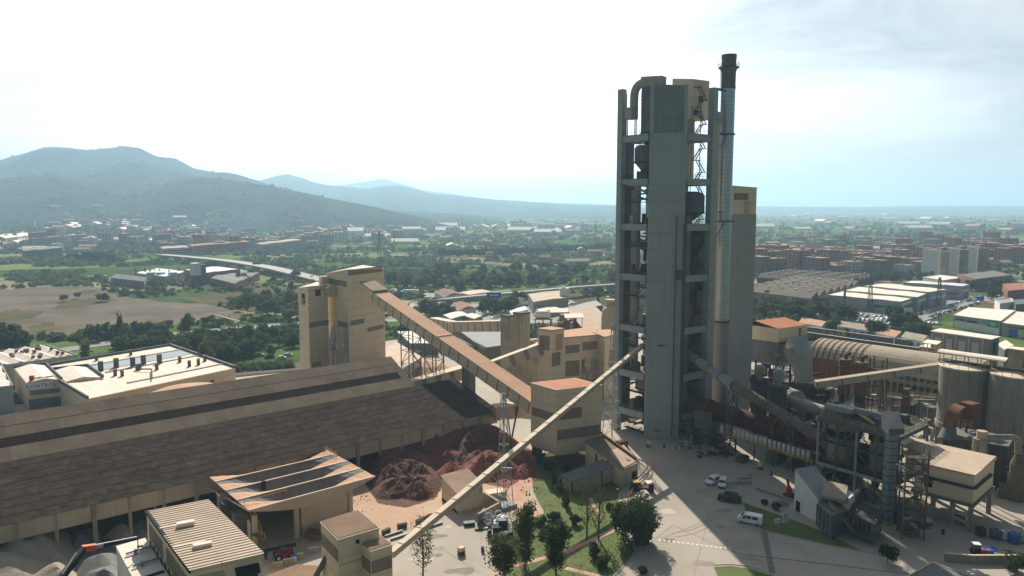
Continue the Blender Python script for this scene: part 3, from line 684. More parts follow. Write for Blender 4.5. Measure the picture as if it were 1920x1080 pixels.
# the front: fascia of sheets over an open row of columns
nb = 22
for i in range(nb):
    a, c = e0 + er * (Ls * i / nb), e0 + er * (Ls * (i + 1) / nb)
    MB().beam((a.x + pn.x * .6, a.y + pn.y * .6, 6.6), (c.x + pn.x * .6 - er.x * .04, c.y + pn.y * .6 - er.y * .04, 6.6), .18, 3.3).build('fascia_panel', 'cream_dusty', shed)
    q = a + er * 0.2; big = i % 3 == 0
    MB().box((q.x + pn.x * (.3 if big else .7), q.y + pn.y * (.3 if big else .7), 4.1 if not big else 4.25), (.6 if not big else .75, .6, 8.2 if not big else 8.5), math.atan2(er.y, er.x)).build('column', 'concrete_old', shed)
for i in range(10):
    q = e0 + er * (Ls * (i + .5) / 10) + pn * (run1 * .8); MB().box((q.x, q.y, 6.4), (.6, .6, 12.8), GA).build('column', 'concrete_old', shed)
MB().beam((*(e0 + pn * (run1 - 1)).xy, 6.6), (*(e1 + pn * (run1 - 1)).xy, 6.6), .3, 13.2).build('rear_wall', 'concrete_dark', shed)
MB().beam((*(e1 + pn * .6 - er * .3).xy, 6.4), (*(e1 + pn * (run1 - .3) - er * .3).xy, 6.6), .25, 3.2).build('gable_panel', 'cream_dusty', shed)
MB().prism([e0.xy, e1.xy, (e1 + pn * run1).xy, (e0 + pn * run1).xy], 0.04, 0.06).build('floor', 'concrete_dark', shed)
# the rear hall with the paler roof and the dark rooflight strip
f1 = G(767, 720, 13.6); f1 = e1 + pn * (run1 + 0.6) + er * ((f1 - e1).dot(er)); f1.z = 13.6
t1 = G(733, 670, 20.0); run2 = (t1 - f1).dot(pn); f0 = f1 - er * (Ls - 12)
hall2 = thing('rear_hall', 'long rear hall with a paler brown roof and a dark rooflight strip along it', 'storage hall', ((f0.x + f1.x) / 2, (f0.y + f1.y) / 2, 0))
L2 = (f1 - f0).length; rise2 = 6.6; ey2 = (pn * run2 + Vector((0, 0, rise2))); sl2 = ey2.length; ey2.normalize()
MB().prism([f0.xy, f1.xy, (f1 + pn * run2).xy, (f0 + pn * run2).xy], 0, [13.4, 13.4, 13.4 + rise2, 13.4 + rise2]).build('wall', 'concrete_old', hall2)
MB().prism([(f0 + pn * (run2 + .05)).xy, (f1 + pn * (run2 + .05)).xy, (f1 + pn * (run2 + 14)).xy, (f0 + pn * (run2 + 14)).xy], 0, [13.3 + rise2, 13.3 + rise2, 9, 9]).build('rear_slope', 'shed2', hall2)
lay_sheets(hall2, f0, er, ey2, L2 / 26, sl2 * .30, 26, 1, 'shed2')
lay_sheets(hall2, f0 + ey2 * (sl2 * .5), er, ey2, L2 / 26, sl2 * .25, 26, 2, 'shed2')
strip_l = MB(); o = f0 + ey2 * (sl2 * .30); ee = f0 + er * (L2 - 2.2) + ey2 * (sl2 * .30); u5 = ey2 * (sl2 * .20); z_ = Vector((0, 0, .03))
strip_l.rquad(o + z_, ee + z_, ee + u5 + z_, o + u5 + z_); strip_l.build('rooflight_strip', mat('smoked_strip', (0.038, 0.028, 0.022), 0.3, 0.3, rough=1, spec=0, lines=('U', 1.1, 0.3)), hall2)
b = MB(); q = ee; q2 = f1 + ey2 * (sl2 * .30); b.rquad(q + z_, q2 + z_, q2 + u5 + z_, q + u5 + z_); b.build('roof_end_sheet', 'shed2', hall2)

# ------------------------------------------------------------------ the left cream tower (two blocks) and its dust pipes
yT = 252.0
def lab(name, lab_, cat, P, **k): return thing(name, lab_, cat, base_of(P), **k)
P = [D(653.3, 600, yT).xy, D(721.8, 600, yT + 17).xy]; P.append(P[1] + (D(614, 600, yT + 13).xy - P[0])); P.append(D(614, 600, yT + 13).xy)
zt1, zt2, zt3 = D(653.3, 506.7, yT).z, D(720.8, 503.7, yT + 17).z, D(614, 514, yT + 13).z
ct = lab('conveyor_tower', 'tallest cream sheet-clad tower where the long sloping gallery starts', 'tower', P)
MB().prism(P, 0, [zt1, zt2, zt2, zt3]).build('wall', 'cream', ct)
MB().prism(grow(P, .15), [zt1 + .01, zt2 + .01, zt2 + .01, zt3 + .01], [zt1 + .3, zt2 + .3, zt2 + .3, zt3 + .3]).build('roof', 'trim', ct)
def zpx(v, y): return D(650, v, y).z
wall_panel(ct, 'band', P[0], P[1], .03, .95, zpx(517, yT), zpx(506, yT) , 'band')
wall_panel(ct, 'band', P[3], P[0], .03, .97, zpx(535, yT + 6), zpx(524.5, yT + 6), 'band')
wall_panel(ct, 'band', P[3], P[0], .5, .97, zpx(611, yT + 6), zpx(601, yT + 6), 'band')
wall_panel(ct, 'band', P[0], P[1], .04, .42, zpx(610, yT + 2), zpx(601, yT + 2), 'band')
wall_panel(ct, 'band', P[0], P[1], .5, .95, zpx(623, yT + 8), zpx(615, yT + 8), 'band')
Pm = P
P = [D(579, 600, 252).xy, D(616, 600, 259).xy]; l_ = D(560.6, 600, 262).xy; P += [P[1] + (l_ - P[0]), l_]
za, zb_, zc_ = D(579, 538.5, 252).z, D(615, 535, 259).z, D(560.6, 541, 262).z
ct2 = lab('annex_tower', 'lower cream tower block with a small black window beside the tallest cream tower', 'tower', P)
MB().prism(P, 0, [za, zb_, zb_, zc_]).build('wall', 'cream', ct2)
MB().prism(grow(P, .15), [za + .01, zb_ + .01, zb_ + .01, zc_ + .01], [za + .25, zb_ + .25, zb_ + .25, zc_ + .25]).build('roof', 'trim', ct2)
wall_panel(ct2, 'window', P[0], P[1], .36, .63, zpx(555.5, 255), zpx(544, 255), 'black', .05)
wall_panel(ct2, 'window_hood', P[0], P[1], .32, .68, zpx(543.8, 255), zpx(542.8, 255), 'band', .5)
wall_panel(ct2, 'louvre', P[0], P[1], .1, .55, zpx(687, 254), zpx(679, 254), 'band')
wall_panel(ct2, 'band', P[0], P[1], 0.02, 1, zpx(613, 254), zpx(603.5, 254), 'band')
wall_panel(ct2, 'opening', P[3], P[0], .35, .7, zpx(571, 257), zpx(550, 257), 'black', .04)
q = MB(); pa, pb = lerp(P[3], P[0], .36), lerp(P[3], P[0], .69); n_ = out_n(P[3], P[0]) * .1
q.beam((*(pa + n_), zpx(570, 257)), (*(pb + n_), zpx(560, 257)), .15, .15); q.beam((*(pb + n_), zpx(570, 257)), (*(pa + n_), zpx(560, 257)), .15, .15); q.beam((*(pa + n_), zpx(560, 257)), (*(pb + n_), zpx(560, 257)), .15, .15)
q.build('opening_brace', 'cream', ct2, kind='stuff')
for v in (607, 659): wall_panel(ct2, 'patch', P[3], P[0], .08, .35, zpx(v + 5, 258), zpx(v - 3, 258), 'trim', .05)
c_ = D(618, 547, 258); MB().box((c_.x, c_.y, c_.z), (3.2, 3.2, 3.2), GA).build('link_box', 'cream_dusty', ct2)
c_ = D(607, 525, 262); MB().box((c_.x, c_.y, c_.z), (2.5, 2.5, 2.8), GA).build('vent_box', 'cream', ct2)
dp = thing('dust_pipes', 'cluster of grey dusty pipes in the recess between the two cream towers', 'pipes', (*D(630, 690, 250).xy, 0))
for pts, r_ in (([(641, 690), (641, 672), (637, 640), (633, 618), (628, 613), (625, 625), (623, 645)], 1.1), ([(624, 692), (622, 668), (626, 660), (632, 664), (634, 690)], .8), ([(646, 690), (643, 668), (638, 650), (638, 632)], .7)):
    MB().tube(smooth_path([D(u, v, 249.5) for u, v in pts], 4), r_, 10).build('pipe', 'duct', dp, smooth=True)
p = D(622, 650, 251.5); MB().lathe((p.x, p.y, p.z - 4), [(.5, 0), (1.3, 3), (1.3, 7)], 12).build('cyclone', 'duct', dp)

# ------------------------------------------------------------------ enclosed conveyor galleries
def gallery(label, p0, p1, w, h, m_side='cream', m_top='dusty_orange', step=4.0, rib='band', name='conveyor_gallery', alt=None, group=None, top_over=.15):
    """enclosed gallery; p0, p1 are the middle of the roof at both ends"""
    p0, p1 = Vector(p0), Vector(p1); t = thing(name, label, 'conveyor', p0.lerp(p1, .5), group)
    d = (p1 - p0); Lg = d.length; d.normalize(); sd = Vector((d.y, -d.x, 0)).normalized(); up = sd.cross(d).normalized()
    if up.z < 0: up = -up
    MB().beam(p0 - up * (h / 2), p1 - up * (h / 2), w, h).build('body', m_side, t)
    MB().beam(p0 + up * .12, p1 + up * .12, w + top_over * 2, .2).build('roof', m_top, t)
    n = max(1, int(Lg / step))
    for i in range(n + 1):
        c = p0 + d * (Lg * min(max(i / n, .004), .996))
        for s in (-1, 1):
            a = c + sd * s * (w / 2 + .04)
            MB().beam(a - up * .02, a - up * h, .32 if alt is None else step * .35, .12, up=sd).build('side_rib', rib if alt is None else alt, t)
    return t, d, sd, up
ga0, ga1 = D(712, 546, 250), D(1010, 751, 190.5)
gal, gd, gsd, gup = gallery('long cream gallery with a dusty orange roof sloping down from the cream tower', ga0 - Vector((0,0,.3)), ga1, 5.6, 3.4, step=4.4)
# hood where it enters the tower
c_ = ga0 - gd * 3.5 - Vector((0, 0, -.1)); MB().beam(c_ - gd * 5 + gup * .3, c_ + gd * 4 + gup * .3, 6.3, .4).build('hood', 'band', gal)
cj = ga0.lerp(ga1, .47); MB().beam(cj - gsd * 2.9 + gup * .27, cj + gsd * 2.9 + gup * .27, .35, .12).build('roof_seam', 'trim', gal)
# trestles under it
def trestle(label, t, w=4.5, n=6, m='steel'):
    p = ga0.lerp(ga1, t); tr = thing('trestle', label, 'trestle', (p.x, p.y, 0), 'trestles under the long gallery')
    h = p.z - 3.6; ang = math.atan2(gd.y, gd.x)
    lattice(tr, (p.x, p.y, 0), (p.x, p.y, h), w, w, n, m, .16, 3, 3, ang)
trestle('lattice trestle under the upper part of the long gallery nearest the cream tower', .235, 7)
trestle('lattice trestle under the middle of the long gallery', .40, 6, 4)
p = ga0.lerp(ga1, .62); pr = thing('pier', 'solid grey pier under the lower half of the long gallery', 'pier', (p.x, p.y, 0))
MB().box((p.x, p.y, (p.z - 3.8) / 2), (3.2, 2.6, p.z - 3.8), math.atan2(gd.y, gd.x)).build('shaft', 'concrete_dark', pr)
MB().box((p.x, p.y, p.z - 3.6), (4, 3.4, .5), math.atan2(gd.y, gd.x)).build('cap', 'concrete', pr)
p = ga0.lerp(ga1, .86); vl = thing('v_support', 'steel V-shaped prop under the lower end of the long gallery', 'support', (p.x, p.y, 0))
for s in (-1, 1): MB().beam((p.x, p.y, .1), (*(p + gd * s * 3.2).xy, p.z - 3.7 - s * 1.9), .35, .35).build('leg', 'steel_dark', vl)

# ------------------------------------------------------------------ cream transfer house
P = para((1044, 733), (1128.6, 723.6), (995.5, 719.5), 19.2); TH = P
th = lab('transfer_house', 'boxy cream transfer house with a flat orange roof raised on steel posts', 'plant building', P)
zb0 = 2.6
MB().prism(P, zb0, 19.2).build('wall', 'cream', th)
MB().prism(grow(P, .1), 19.18, 19.5).build('parapet', 'trim', th); MB().prism(grow(P, -.5), 19.52, 19.56).build('roof', 'orange', th)
wall_panel(th, 'band', P[3], P[0], .05, .92, 11, 13.2, 'band'); wall_panel(th, 'band', P[0], P[1], .02, .55, 11.6, 14.4, 'band')
wall_panel(th, 'band', P[0], P[1], .02, .96, 6.4, 9.0, 'band')
for p in P + [lerp(P[0], P[1], .5), lerp(P[3], P[2], .5)]:
    p = p + (ctr(P) - p).normalized() * .6; MB().box((p.x, p.y, zb0 / 2), (.4, .4, zb0), GA).build('post', 'steel', th)
gallery('short dusty cream gallery joining the hall roof to the transfer house', G(925, 762, 10.5) , G(1000, 754, 11), 3.6, 3.6, 'cream_dusty', 'trim', 5)
# low covered conveyor leaving the transfer house, and the gabled end house
P = para((1165, 876), (1197, 862), (1098, 838), 5.0)
eh = lab('end_house', 'low cream house with a rusty sloping roof at the foot of the transfer house', 'plant building', P)
MB().prism(P, 0, [4.2, 4.2, 6.2, 6.2]).build('wall', 'cream', eh); MB().prism(grow(P, .3), [4.21, 4.21, 6.21, 6.21], [4.4, 4.4, 6.4, 6.4]).build('roof', 'band', eh)
for t in (.3, .62): wall_panel(eh, 'rib', P[3], P[0], t, t + .05, 0, 4.8, 'steel_dark')
q = para((1168, 877), (1198, 862), (1140, 852), 4.75); MB().prism(grow(q, -.3), [4.5, 4.5, 5.4, 5.4], [4.6, 4.6, 5.5, 5.5]).build('rusty_roof_sheet', 'roof_brown', eh)
MB().beam((*lerp(P[1], P[2], .05), 5.0), (*lerp(P[1], P[2], 1.1), 7.0), .4, .5).build('roof_kerb', 'rust', eh)
wall_panel(eh, 'doorway', P[0], P[1], .62, .9, 0, 2.6, 'black')
g_, *_ = gallery('low grey covered conveyor running along the lawn to the end house', D(1170, 858, 172.5), D(1060, 899, 164), 4.6, 3.4, 'cream_dusty', 'concrete_dark', 6.5, 'steel_dark')

# ------------------------------------------------------------------ masts and the long thin conveyor
c0, c1 = D(733, 1041, 112.0), D(1206, 648, 205.5)
tcv = thing('belt_conveyor', 'long thin white enclosed conveyor climbing from the small tower to the tall tower', 'conveyor', c0)
d_ = (c1 - c0).normalized()
MB().beam(c0, c1, .95, .9).build('casing', 'cream_dusty', tcv); MB().beam(c0 + Vector((0, 0, .62)), c1 + Vector((0, 0, .62)), 1.15, .12).build('cover', 'trim', tcv)
for i in range(22): c_ = c0.lerp(c1, (i + .5) / 22); MB().beam(c_ + Vector((0, 0, .7)) - d_ * .14, c_ + Vector((0, 0, .7)) + d_ * .14, 1.2, .16).build('cover_joint', 'trim', tcv)
p = G(947, 950); m1 = thing('lattice_mast', 'tapering grey lattice mast beside the red earth heap', 'mast', p)
lattice(m1, p, (p.x - .4, p.y, D(942, 738, p.y).z), 2.6, .6, 9, 'steel_light', .085)
q = D(945, 872, p.y); MB().beam((p.x - 1.6, p.y, q.z - .8), (p.x + 1.6, p.y, q.z - .8), .4, .4).build('cross_beam', 'steel_light', m1)
MB().box((p.x, p.y, .4), (3.8, 3.8, .8), GA).build('footing', 'concrete', m1)
p = G(1147, 822); m2 = thing('lattice_mast', 'wide grey lattice mast against the left side of the tall tower', 'mast', p)
lattice(m2, p, (p.x, p.y, D(1147, 607, p.y).z), 3.8, .6, 9, 'steel_light', .10)

# ------------------------------------------------------------------ the middle works: orange-roofed mill house
P1 = para((1034.5, 621), (1058, 617.5), (1008.5, 617.5), 24)
mh = lab('mill_house', 'cream mill house with pinkish orange roofs and brown wall panels', 'plant building', [G(1085, 640, 15).xy])
MB().prism(P1, 0, 24).build('tower_wall', 'cream', mh); MB().prism(grow(P1, .15), 24.01, 24.4).build('tower_roof', 'dusty_orange', mh)
P2 = para((1056, 638), (1122, 628.5), (1050, 622), 21); P2[0] = P1[1] + (P1[0] - P1[1]) * .05
MB().prism(P2, 0, 20.9).build('wall', 'cream', mh); MB().prism(grow(P2, .2), 20.92, 21.3).build('roof', 'dusty_orange', mh)
P3 = para((1134, 633), (1160, 626), (1112, 624), 21.2)
MB().prism(P3, 0, 21.1).build('wing_wall', 'cream', mh); MB().prism(grow(P3, .2), 21.12, 21.5).build('wing_roof', 'dusty_orange', mh)
for W_, a, c, v0, v1, yy in ((P1, .12, .85, 644, 627, 0),):
    wall_panel(mh, 'band', W_[3], W_[0], a, c, 17.3, 22.2, 'band')
wall_panel(mh, 'louvre', P1[0], P1[1], .3, .85, 17.2, 22.6, 'dusty_orange'); wall_panel(mh, 'band', P1[0], P1[1], .02, .7, 12, 16.6, 'band')
for a, c, z0, z1 in ((.06, .46, 15.6, 18.4), (.54, .96, 16.2, 19), (.06, .46, 7.6, 13), (.06, .46, 2.2, 6), (.52, .62, 8, 13)):
    wall_panel(mh, 'band', P2[0], P2[1], a, c, z0, z1, 'band')
wall_panel(mh, 'band', P3[0], P3[1], .4, .95, 8, 16.5, 'band')
rr = random.Random(5)
for k in range(9):
    a = lerp(P2[0], P2[1], rr.uniform(.5, .95)) + out_n(P2[0], P2[1]) * .5; c = lerp(P2[0], P2[1], rr.uniform(.5, .95)) + out_n(P2[0], P2[1]) * .6
    MB().tube([(*a, rr.uniform(2, 14)), (*c, rr.uniform(2, 14))], .22, 6).build('wall_pipe', 'duct', mh)
gallery('dusty pink gallery with brown panels rising to the mill house', G(905, 684, 12), G(1010, 645, 19), 3.4, 3.6, 'cream_dusty', 'trim', 4.5, alt='band')
gallery('dusty pink gallery with brown panels behind the dark hall roof', G(765, 716, 12.5), G(868, 688, 15), 3.4, 3.6, 'cream_dusty', 'trim', 4.5, alt='band')
# the hopper hood at the mouth of the gallery
P = para((1030, 655), (1036, 648), (998, 655), 17); hd = lab('chute_house', 'pale sloping chute house on the corner of the mill house', 'plant building', P)
MB().prism(P, 12, [16, 18.5, 18.5, 16]).build('wall', 'cream_dusty', hd)
# raw concrete silos beside it
P = fit((975, 590), 27, 994, 962, 38.5); cs = lab('concrete_silo', 'stained raw concrete silo block left of the mill house', 'silo', P)
MB().prism(P, 0, 27).build('shaft', 'concrete_old', cs); MB().prism(grow(P, .2), 27.01, 27.5).build('cap', 'steel_dark', cs)
P = fit((951, 595), 25.5, 964, 938.5, 38.5); MB().prism(P, 0, 25.5).build('side_shaft', 'concrete_old', cs); MB().prism(grow(P, .2), 25.51, 26).build('side_cap', 'steel_dark', cs)
P = fit((985, 640), 16, 1015, 975, 38.5); MB().prism(P, 0, 16).build('low_block', 'concrete_old', cs)
wall_panel(cs, 'opening', P[0], P[1], .05, .25, 17, 20, 'black')
# white tank on a steel frame
p = G(1018, 615, 18); tk = thing('storage_tank', 'cream horizontal tank on a rusty steel frame above the mill', 'tank', (p.x, p.y, 0))
z = D(1018, 590, p.y).z; MB().tube([(p.x - 3.1, p.y, z), (p.x - 2.6, p.y, z), (p.x + 2.4, p.y, z), (p.x + 2.9, p.y, z)], [1.0, 1.5, 1.5, 1.0], 16).build('shell', 'white_roof', tk, smooth=True)
fr = MB()
for i in (-3, 0, 3):
    for j in (-1.6, 1.6): fr.beam((p.x + i, p.y + j, 0), (p.x + i, p.y + j, z - 1.4), .3, .3)
for i in range(4):
    for j in (-1.6, 1.6): fr.beam((p.x - 3, p.y + j, z - 1.6 - i * 3.2), (p.x + 3, p.y + j, z - 1.6 - i * 3.2), .3, .3)
fr.build('frame', 'rust_dark', tk, kind='stuff'); MB().box((p.x, p.y, z - 1.6), (7.5, 4.4, .2)).build('deck', 'steel_tan', tk)
fh = thing('filter_cluster', 'rusty cluster of filters and posts under a small canopy roof behind the mill', 'plant', (*G(1060, 612, 16).xy, 0))
rr = random.Random(8)
for k in range(14):
    p = G(1042 + rr.uniform(0, 45), 613 + rr.uniform(-6, 4), 15); h = rr.uniform(2, 8)
    (MB().tube([(p.x, p.y, 0), (p.x, p.y, 15 + h * .6)], rr.uniform(.3, .9), 8) if k % 2 else MB().box((p.x, p.y, 10), (rr.uniform(1, 3), rr.uniform(1, 3), 12 + h), GA)).build('unit', rr.choice(['steel_tan', 'rust_dark', 'steel_dark', 'duct']), fh)
for u, v in ((1048, 582), (1076, 592)):
    p = G(u, v, 23); MB().prism([p.xy + Vector((i * 3.6, j * 3)) for i, j in ((-1, -1), (1, -1), (1, 1), (-1, 1))], 22.4, [22.6, 22.8, 23.6, 23.4]).build('canopy', 'white_roof', fh)
    for i, j in ((-3, -2.5), (3, -2.5)): MB().beam((p.x + i, p.y + j, 0), (p.x + i, p.y + j, 22.5), .25, .25).build('post', 'steel_tan', fh)
P = para((1098, 618), (1160, 612), (1060, 586), 17); house('brown_store', 'low store with a brown roof behind the mill house', 'plant building', P, 0, [16, 16, 19, 19], 'rust_dark', 'roof_brown')
# hood and drum beside the tower
hp = thing('duct_hood', 'large dusty pink duct hood with a drum on top beside the tall tower', 'duct', (*G(1143, 625, 21).xy, 21))
yy = 236
prof = [D(1127, 618, yy), D(1128, 590, yy), D(1133, 579, yy), D(1142, 575, yy), D(1163, 574, yy), D(1163, 617, yy)]
b = MB(); nP = len(prof); b.v = [(p.x, p.y, p.z) for p in prof] + [(p.x + 1.5, p.y + 7, p.z) for p in prof]
b.f = [tuple(range(nP)), tuple(range(2 * nP - 1, nP - 1, -1))] + [(i, i + nP, (i + 1) % nP + nP, (i + 1) % nP) for i in range(nP)]
b.build('hood', 'cream_dusty', hp)
p = D(1146, 575, yy + 3); MB().lathe((p.x, p.y, p.z), [(2.0, 0), (2.0, 2.4)], 18).build('drum', 'cream_dusty', hp)
# steel-roofed sheds and pale roofs between the long gallery and the mill
P = para((745, 692), (790, 668), (700, 668), 9); house('lean_to', 'low building with a rusty pink roof beside the cream tower', 'plant building', P, 0, [8, 8.5, 10, 9.5], 'cream_dusty', 'roof_brown', trim='trim')
p = G(800, 705, 1.0); cn = thing('dome_cap', 'pale pink conical dome roof behind the long hall', 'dome', (p.x, p.y, 0)); MB().lathe((p.x, p.y, 0), [(11, 0), (11, 3), (6, 5.6), (0.3, 7)], 28).build('shell', 'dusty_orange', cn)
p = G(355, 724, 12); cn = thing('dome_cap', 'wide pale flat dome roof showing behind the rear hall ridge', 'dome', (p.x, p.y, 0)); MB().lathe((p.x, p.y, 0), [(13, 0), (13, 9.5), (9, 11), (0.3, 12)], 32).build('shell', 'dusty_orange', cn)
P = para((905, 640), (1000, 627), (850, 612), 9); house('grey_store', 'long low grey roofed store behind the dark conveyor gallery', 'plant building', P, 0, [6, 6, 9, 9], 'band', 'grey_clad')
gallery('grey cream gallery turning towards the concrete silos', D(845, 604, 330), D(940, 602, 300), 4, 4.2, 'cream_dusty', 'trim', 5, 'steel_dark')
gallery('short grey cream gallery end by the ring road', D(813, 596, 350), D(848, 603, 330), 4, 4.2, 'cream_dusty', 'trim', 5, 'steel_dark')
P = para((880, 655), (945, 640), (860, 636), 5); house('brick_workshop', 'dark brick workshop with a pale roof edge behind the long gallery', 'plant building', P, 0, [5, 5, 5.4, 5.4], 'rust_dark', 'concrete_dark')
P = para((770, 640), (822, 640), (745, 622), 6); house('pale_shed', 'small pale roofed shed seen under the long gallery', 'shed', P, 0, [5, 5, 6, 6], 'concrete_dark', 'white_roof')
# ------------------------------------------------------------------ right-hand works: kiln
k0 = Vector((50.5, 203.5, 9.6)); kd = Vector((.64, -.768, -.035)).normalized(); k1 = k0 + kd * 54
kl = thing('rotary_kiln', 'huge dark red rotary kiln lying behind the inclined duct', 'kiln', ((k0.x + k1.x) / 2, (k0.y + k1.y) / 2, 0))
MB().tube([k0, k1], 2.5, 26).build('shell', 'kiln', kl, smooth=True)
for t in (.12, .5, .86):
    c_ = k0.lerp(k1, t); MB().tube([c_ - kd * .5, c_ + kd * .5], 2.85, 26).build('tyre_ring', 'rust_dark', kl)
    MB().box((c_.x, c_.y, 3.1), (3.2, 5.0, 6.2), math.atan2(kd.y, kd.x)).build('pier', 'concrete_dark', kl)
cf = thing('cooling_fans', 'row of pale fan tubes on a yellow walkway beside the kiln', 'fan rack', (*(k0 + kd * 24).xy, 0))
side = Vector((-kd.y, kd.x, 0)) * -1.0
side = Vector((kd.y, -kd.x, 0)).normalized(); side = side if side.y < 0 else -side
for i in range(20):
    c_ = k0 + kd * (13 + i * 1.28) + side * 3.5; MB().tube([(c_.x, c_.y, c_.z - 4.0), (c_.x, c_.y, c_.z - 2.0)], .45, 8).build('fan_tube', 'white', cf, smooth=True)
a, c_ = k0 + kd * 12 + side * 3.6, k0 + kd * 39 + side * 3.6; MB().beam(a - Vector((0, 0, 4.1)), c_ - Vector((0, 0, 4.1)), 1.8, .25).build('walkway', 'yellow', cf)
railing(cf, [(*(a + side).xy, a.z - 4), (*(c_ + side).xy, c_.z - 4)], m='yellow')
for i in range(6): q = a.lerp(c_, i / 5); MB().beam((q.x, q.y, 0), (q.x, q.y, q.z - 4.2), .25, .25).build('post', 'steel_dark', cf)
# platform and machines at the kiln inlet, in front of the tower
ip = thing('inlet_platform', 'steel platform with yellow handrails and a blue-grey screen at the kiln inlet', 'platform', (*G(1330, 835).xy, 0))
pp = [G(u, v, 5.5) for u, v in ((1283, 795), (1302, 812), (1330, 818), (1362, 825))]
for a, c_ in zip(pp, pp[1:]): MB().beam(a, c_, 2.2, .25).build('deck', 'steel_dark', ip)
railing(ip, [p - Vector((.2, 1.1, 0)) for p in pp], m='steel_tan')
a, c_ = G(1304, 806, 5.7), G(1338, 812, 5.7); a.y += 2; c_.y += 2
MB().beam((a.x, a.y, 8.2), (c_.x, c_.y, 8.2), .15, 4.6).build('screen', 'steel', ip)
for u, v in ((1290, 830), (1312, 842), (1340, 842), (1358, 842)): p = G(u, v); MB().beam(p, p + Vector((0, 0, 5.5)), .3, .3).build('post', 'steel_dark', ip)
for u, v, h in ((1322, 830, 3), (1338, 838, 2.2), (1310, 835, 4), (1352, 832, 3)): p = G(u, v); MB().box((p.x, p.y + 1.5, h / 2), (2.2, 1.6, h), .3).build('machine', 'steel_dark', ip)

# ------------------------------------------------------------------ inclined round duct with lattice supports
pA, pB, pC, pD = D(1290, 664, 207), D(1375, 722, 189), D(1486, 789, 176.5), D(1560, 838, 168)
MM('duct_brown', (.19, .155, .125), .2, .4, streak=.25)
rd = thing('inclined_duct', 'fat round duct sloping down from the tall tower across the yard to the steel silos', 'duct', (*pB.xy, 0))
pts = [pA, pA.lerp(pB, .5), pB]; MB().tube([pA, pB], 1.25, 18).build('upper_pipe', 'steel_light', rd, smooth=True)
MB().tube([pB + (pC - pB) * .01, pC], 1.3, 18).build('lower_pipe', 'duct_brown', rd, smooth=True); MB().tube([pC + (pD - pC) * .01, pD], 1.3, 18).build('end_pipe', 'duct_brown', rd, smooth=True)
for a, b_, n in ((pA, pB, 4), (pB, pC, 5), (pC, pD, 3)):
    for i in range(n): c_ = a.lerp(b_, i / n); d_ = (b_ - a).normalized(); MB().tube([c_ - d_ * .12, c_ + d_ * .12], 1.38, 18).build('flange', 'steel_tan', rd)
for (u, v), tp in (((1367, 848), pB), ((1487, 878), pC)):
    p = G(u, v); t = thing('lattice_support', 'slender lattice tower under the inclined duct ' + ('close to the tall tower' if u < 1400 else 'beside the steel silos'), 'support', p, 'lattice towers under the inclined duct')
    lattice(t, p, (tp.x, tp.y, tp.z - 1.4), 2.6, 2.0, 8, 'steel', .13, 1.8, 1.4)

# ------------------------------------------------------------------ orange-roofed filter house on legs
P = para((1459, 616), (1514, 608.5), (1380, 606), 26)
fo = lab('filter_house', 'tan filter house with a bright orange roof raised on steel legs', 'plant building', P)
MB().prism(P, 21.4, 25.9).build('wall', 'cream', fo)
rz_ = [25.95, 25.95, 27.3, 27.3]; midF, midB = lerp(P[1], P[2], .55), lerp(P[0], P[3], .55)
b = MB(); b.rquad((*P[0], 25.95), (*P[1], 25.95), (*midF, 27.6), (*midB, 27.6)); b.rquad((*midB, 27.6), (*midF, 27.6), (*P[2], 25.95), (*P[3], 25.95)); b.build('roof', 'orange', fo)
b = MB(); b.add([(*P[1], 25.9), (*midF, 27.55), (*P[2], 25.9)], ((0, 2, 1),)); b.build('gable', 'cream', fo)
MB().prism([lerp(P[0], P[1], .0), lerp(P[0], P[1], .45), lerp(P[3], P[2], .45), P[3]], 14.5, 21.35).build('hopper', 'concrete_dark', fo)
MB().prism([lerp(P[0], P[1], .15), lerp(P[0], P[1], .55), lerp(P[3], P[2], .55), lerp(P[3], P[2], .15)], 13.2, 21.3).build('hopper', 'grey_clad', fo)
for i in (0.02, .5, .98):
    for j in (0.02, .5, .98): p = lerp(lerp(P[0], P[1], i), lerp(P[3], P[2], i), j); MB().box((p.x, p.y, 10.7), (.5, .5, 21.4), GA).build('leg', 'steel_dark', fo)
wall_panel(fo, 'pipe_bracket', P[0], P[1], .72, .75, 22.6, 25.2, 'steel_dark', .3)
railing(fo, [(*(P[0] + out_n(P[0], P[1])), 21.4), (*(P[1] + out_n(P[0], P[1])), 21.4)])
MB().prism([p for p in (P[0] + out_n(P[0], P[1]) * 1.2, P[1] + out_n(P[0], P[1]) * 1.2, P[1], P[0])], 21.15, 21.35).build('walkway', 'steel_dark', fo)
yy = 223
fd = thing('angled_duct', 'big grey angled duct under the right end of the orange-roofed filter house', 'duct', (*D(1500, 700, yy).xy, 12))
MB().tube([D(1494, 645, yy + 4), D(1503, 665, yy), D(1507, 714, yy)], [3.6, 3.2, 2.7], 16).build('pipe', 'grey_clad', fd)
MB().tube([D(1484, 652, yy + 2), D(1497, 690, yy)], [2.6, 1.6], 12).build('branch', 'grey_clad', fd)
q = D(1508, 722, yy); MB().box((q.x, q.y, q.z - 1.5), (7, 5, 3), GA).build('collector', 'steel_dark', fd); MB().box((q.x + .5, q.y - .5, (q.z - 3) / 2), (5.0, 4.2, q.z - 3.2), GA).build('stand', 'steel_dark', fd)
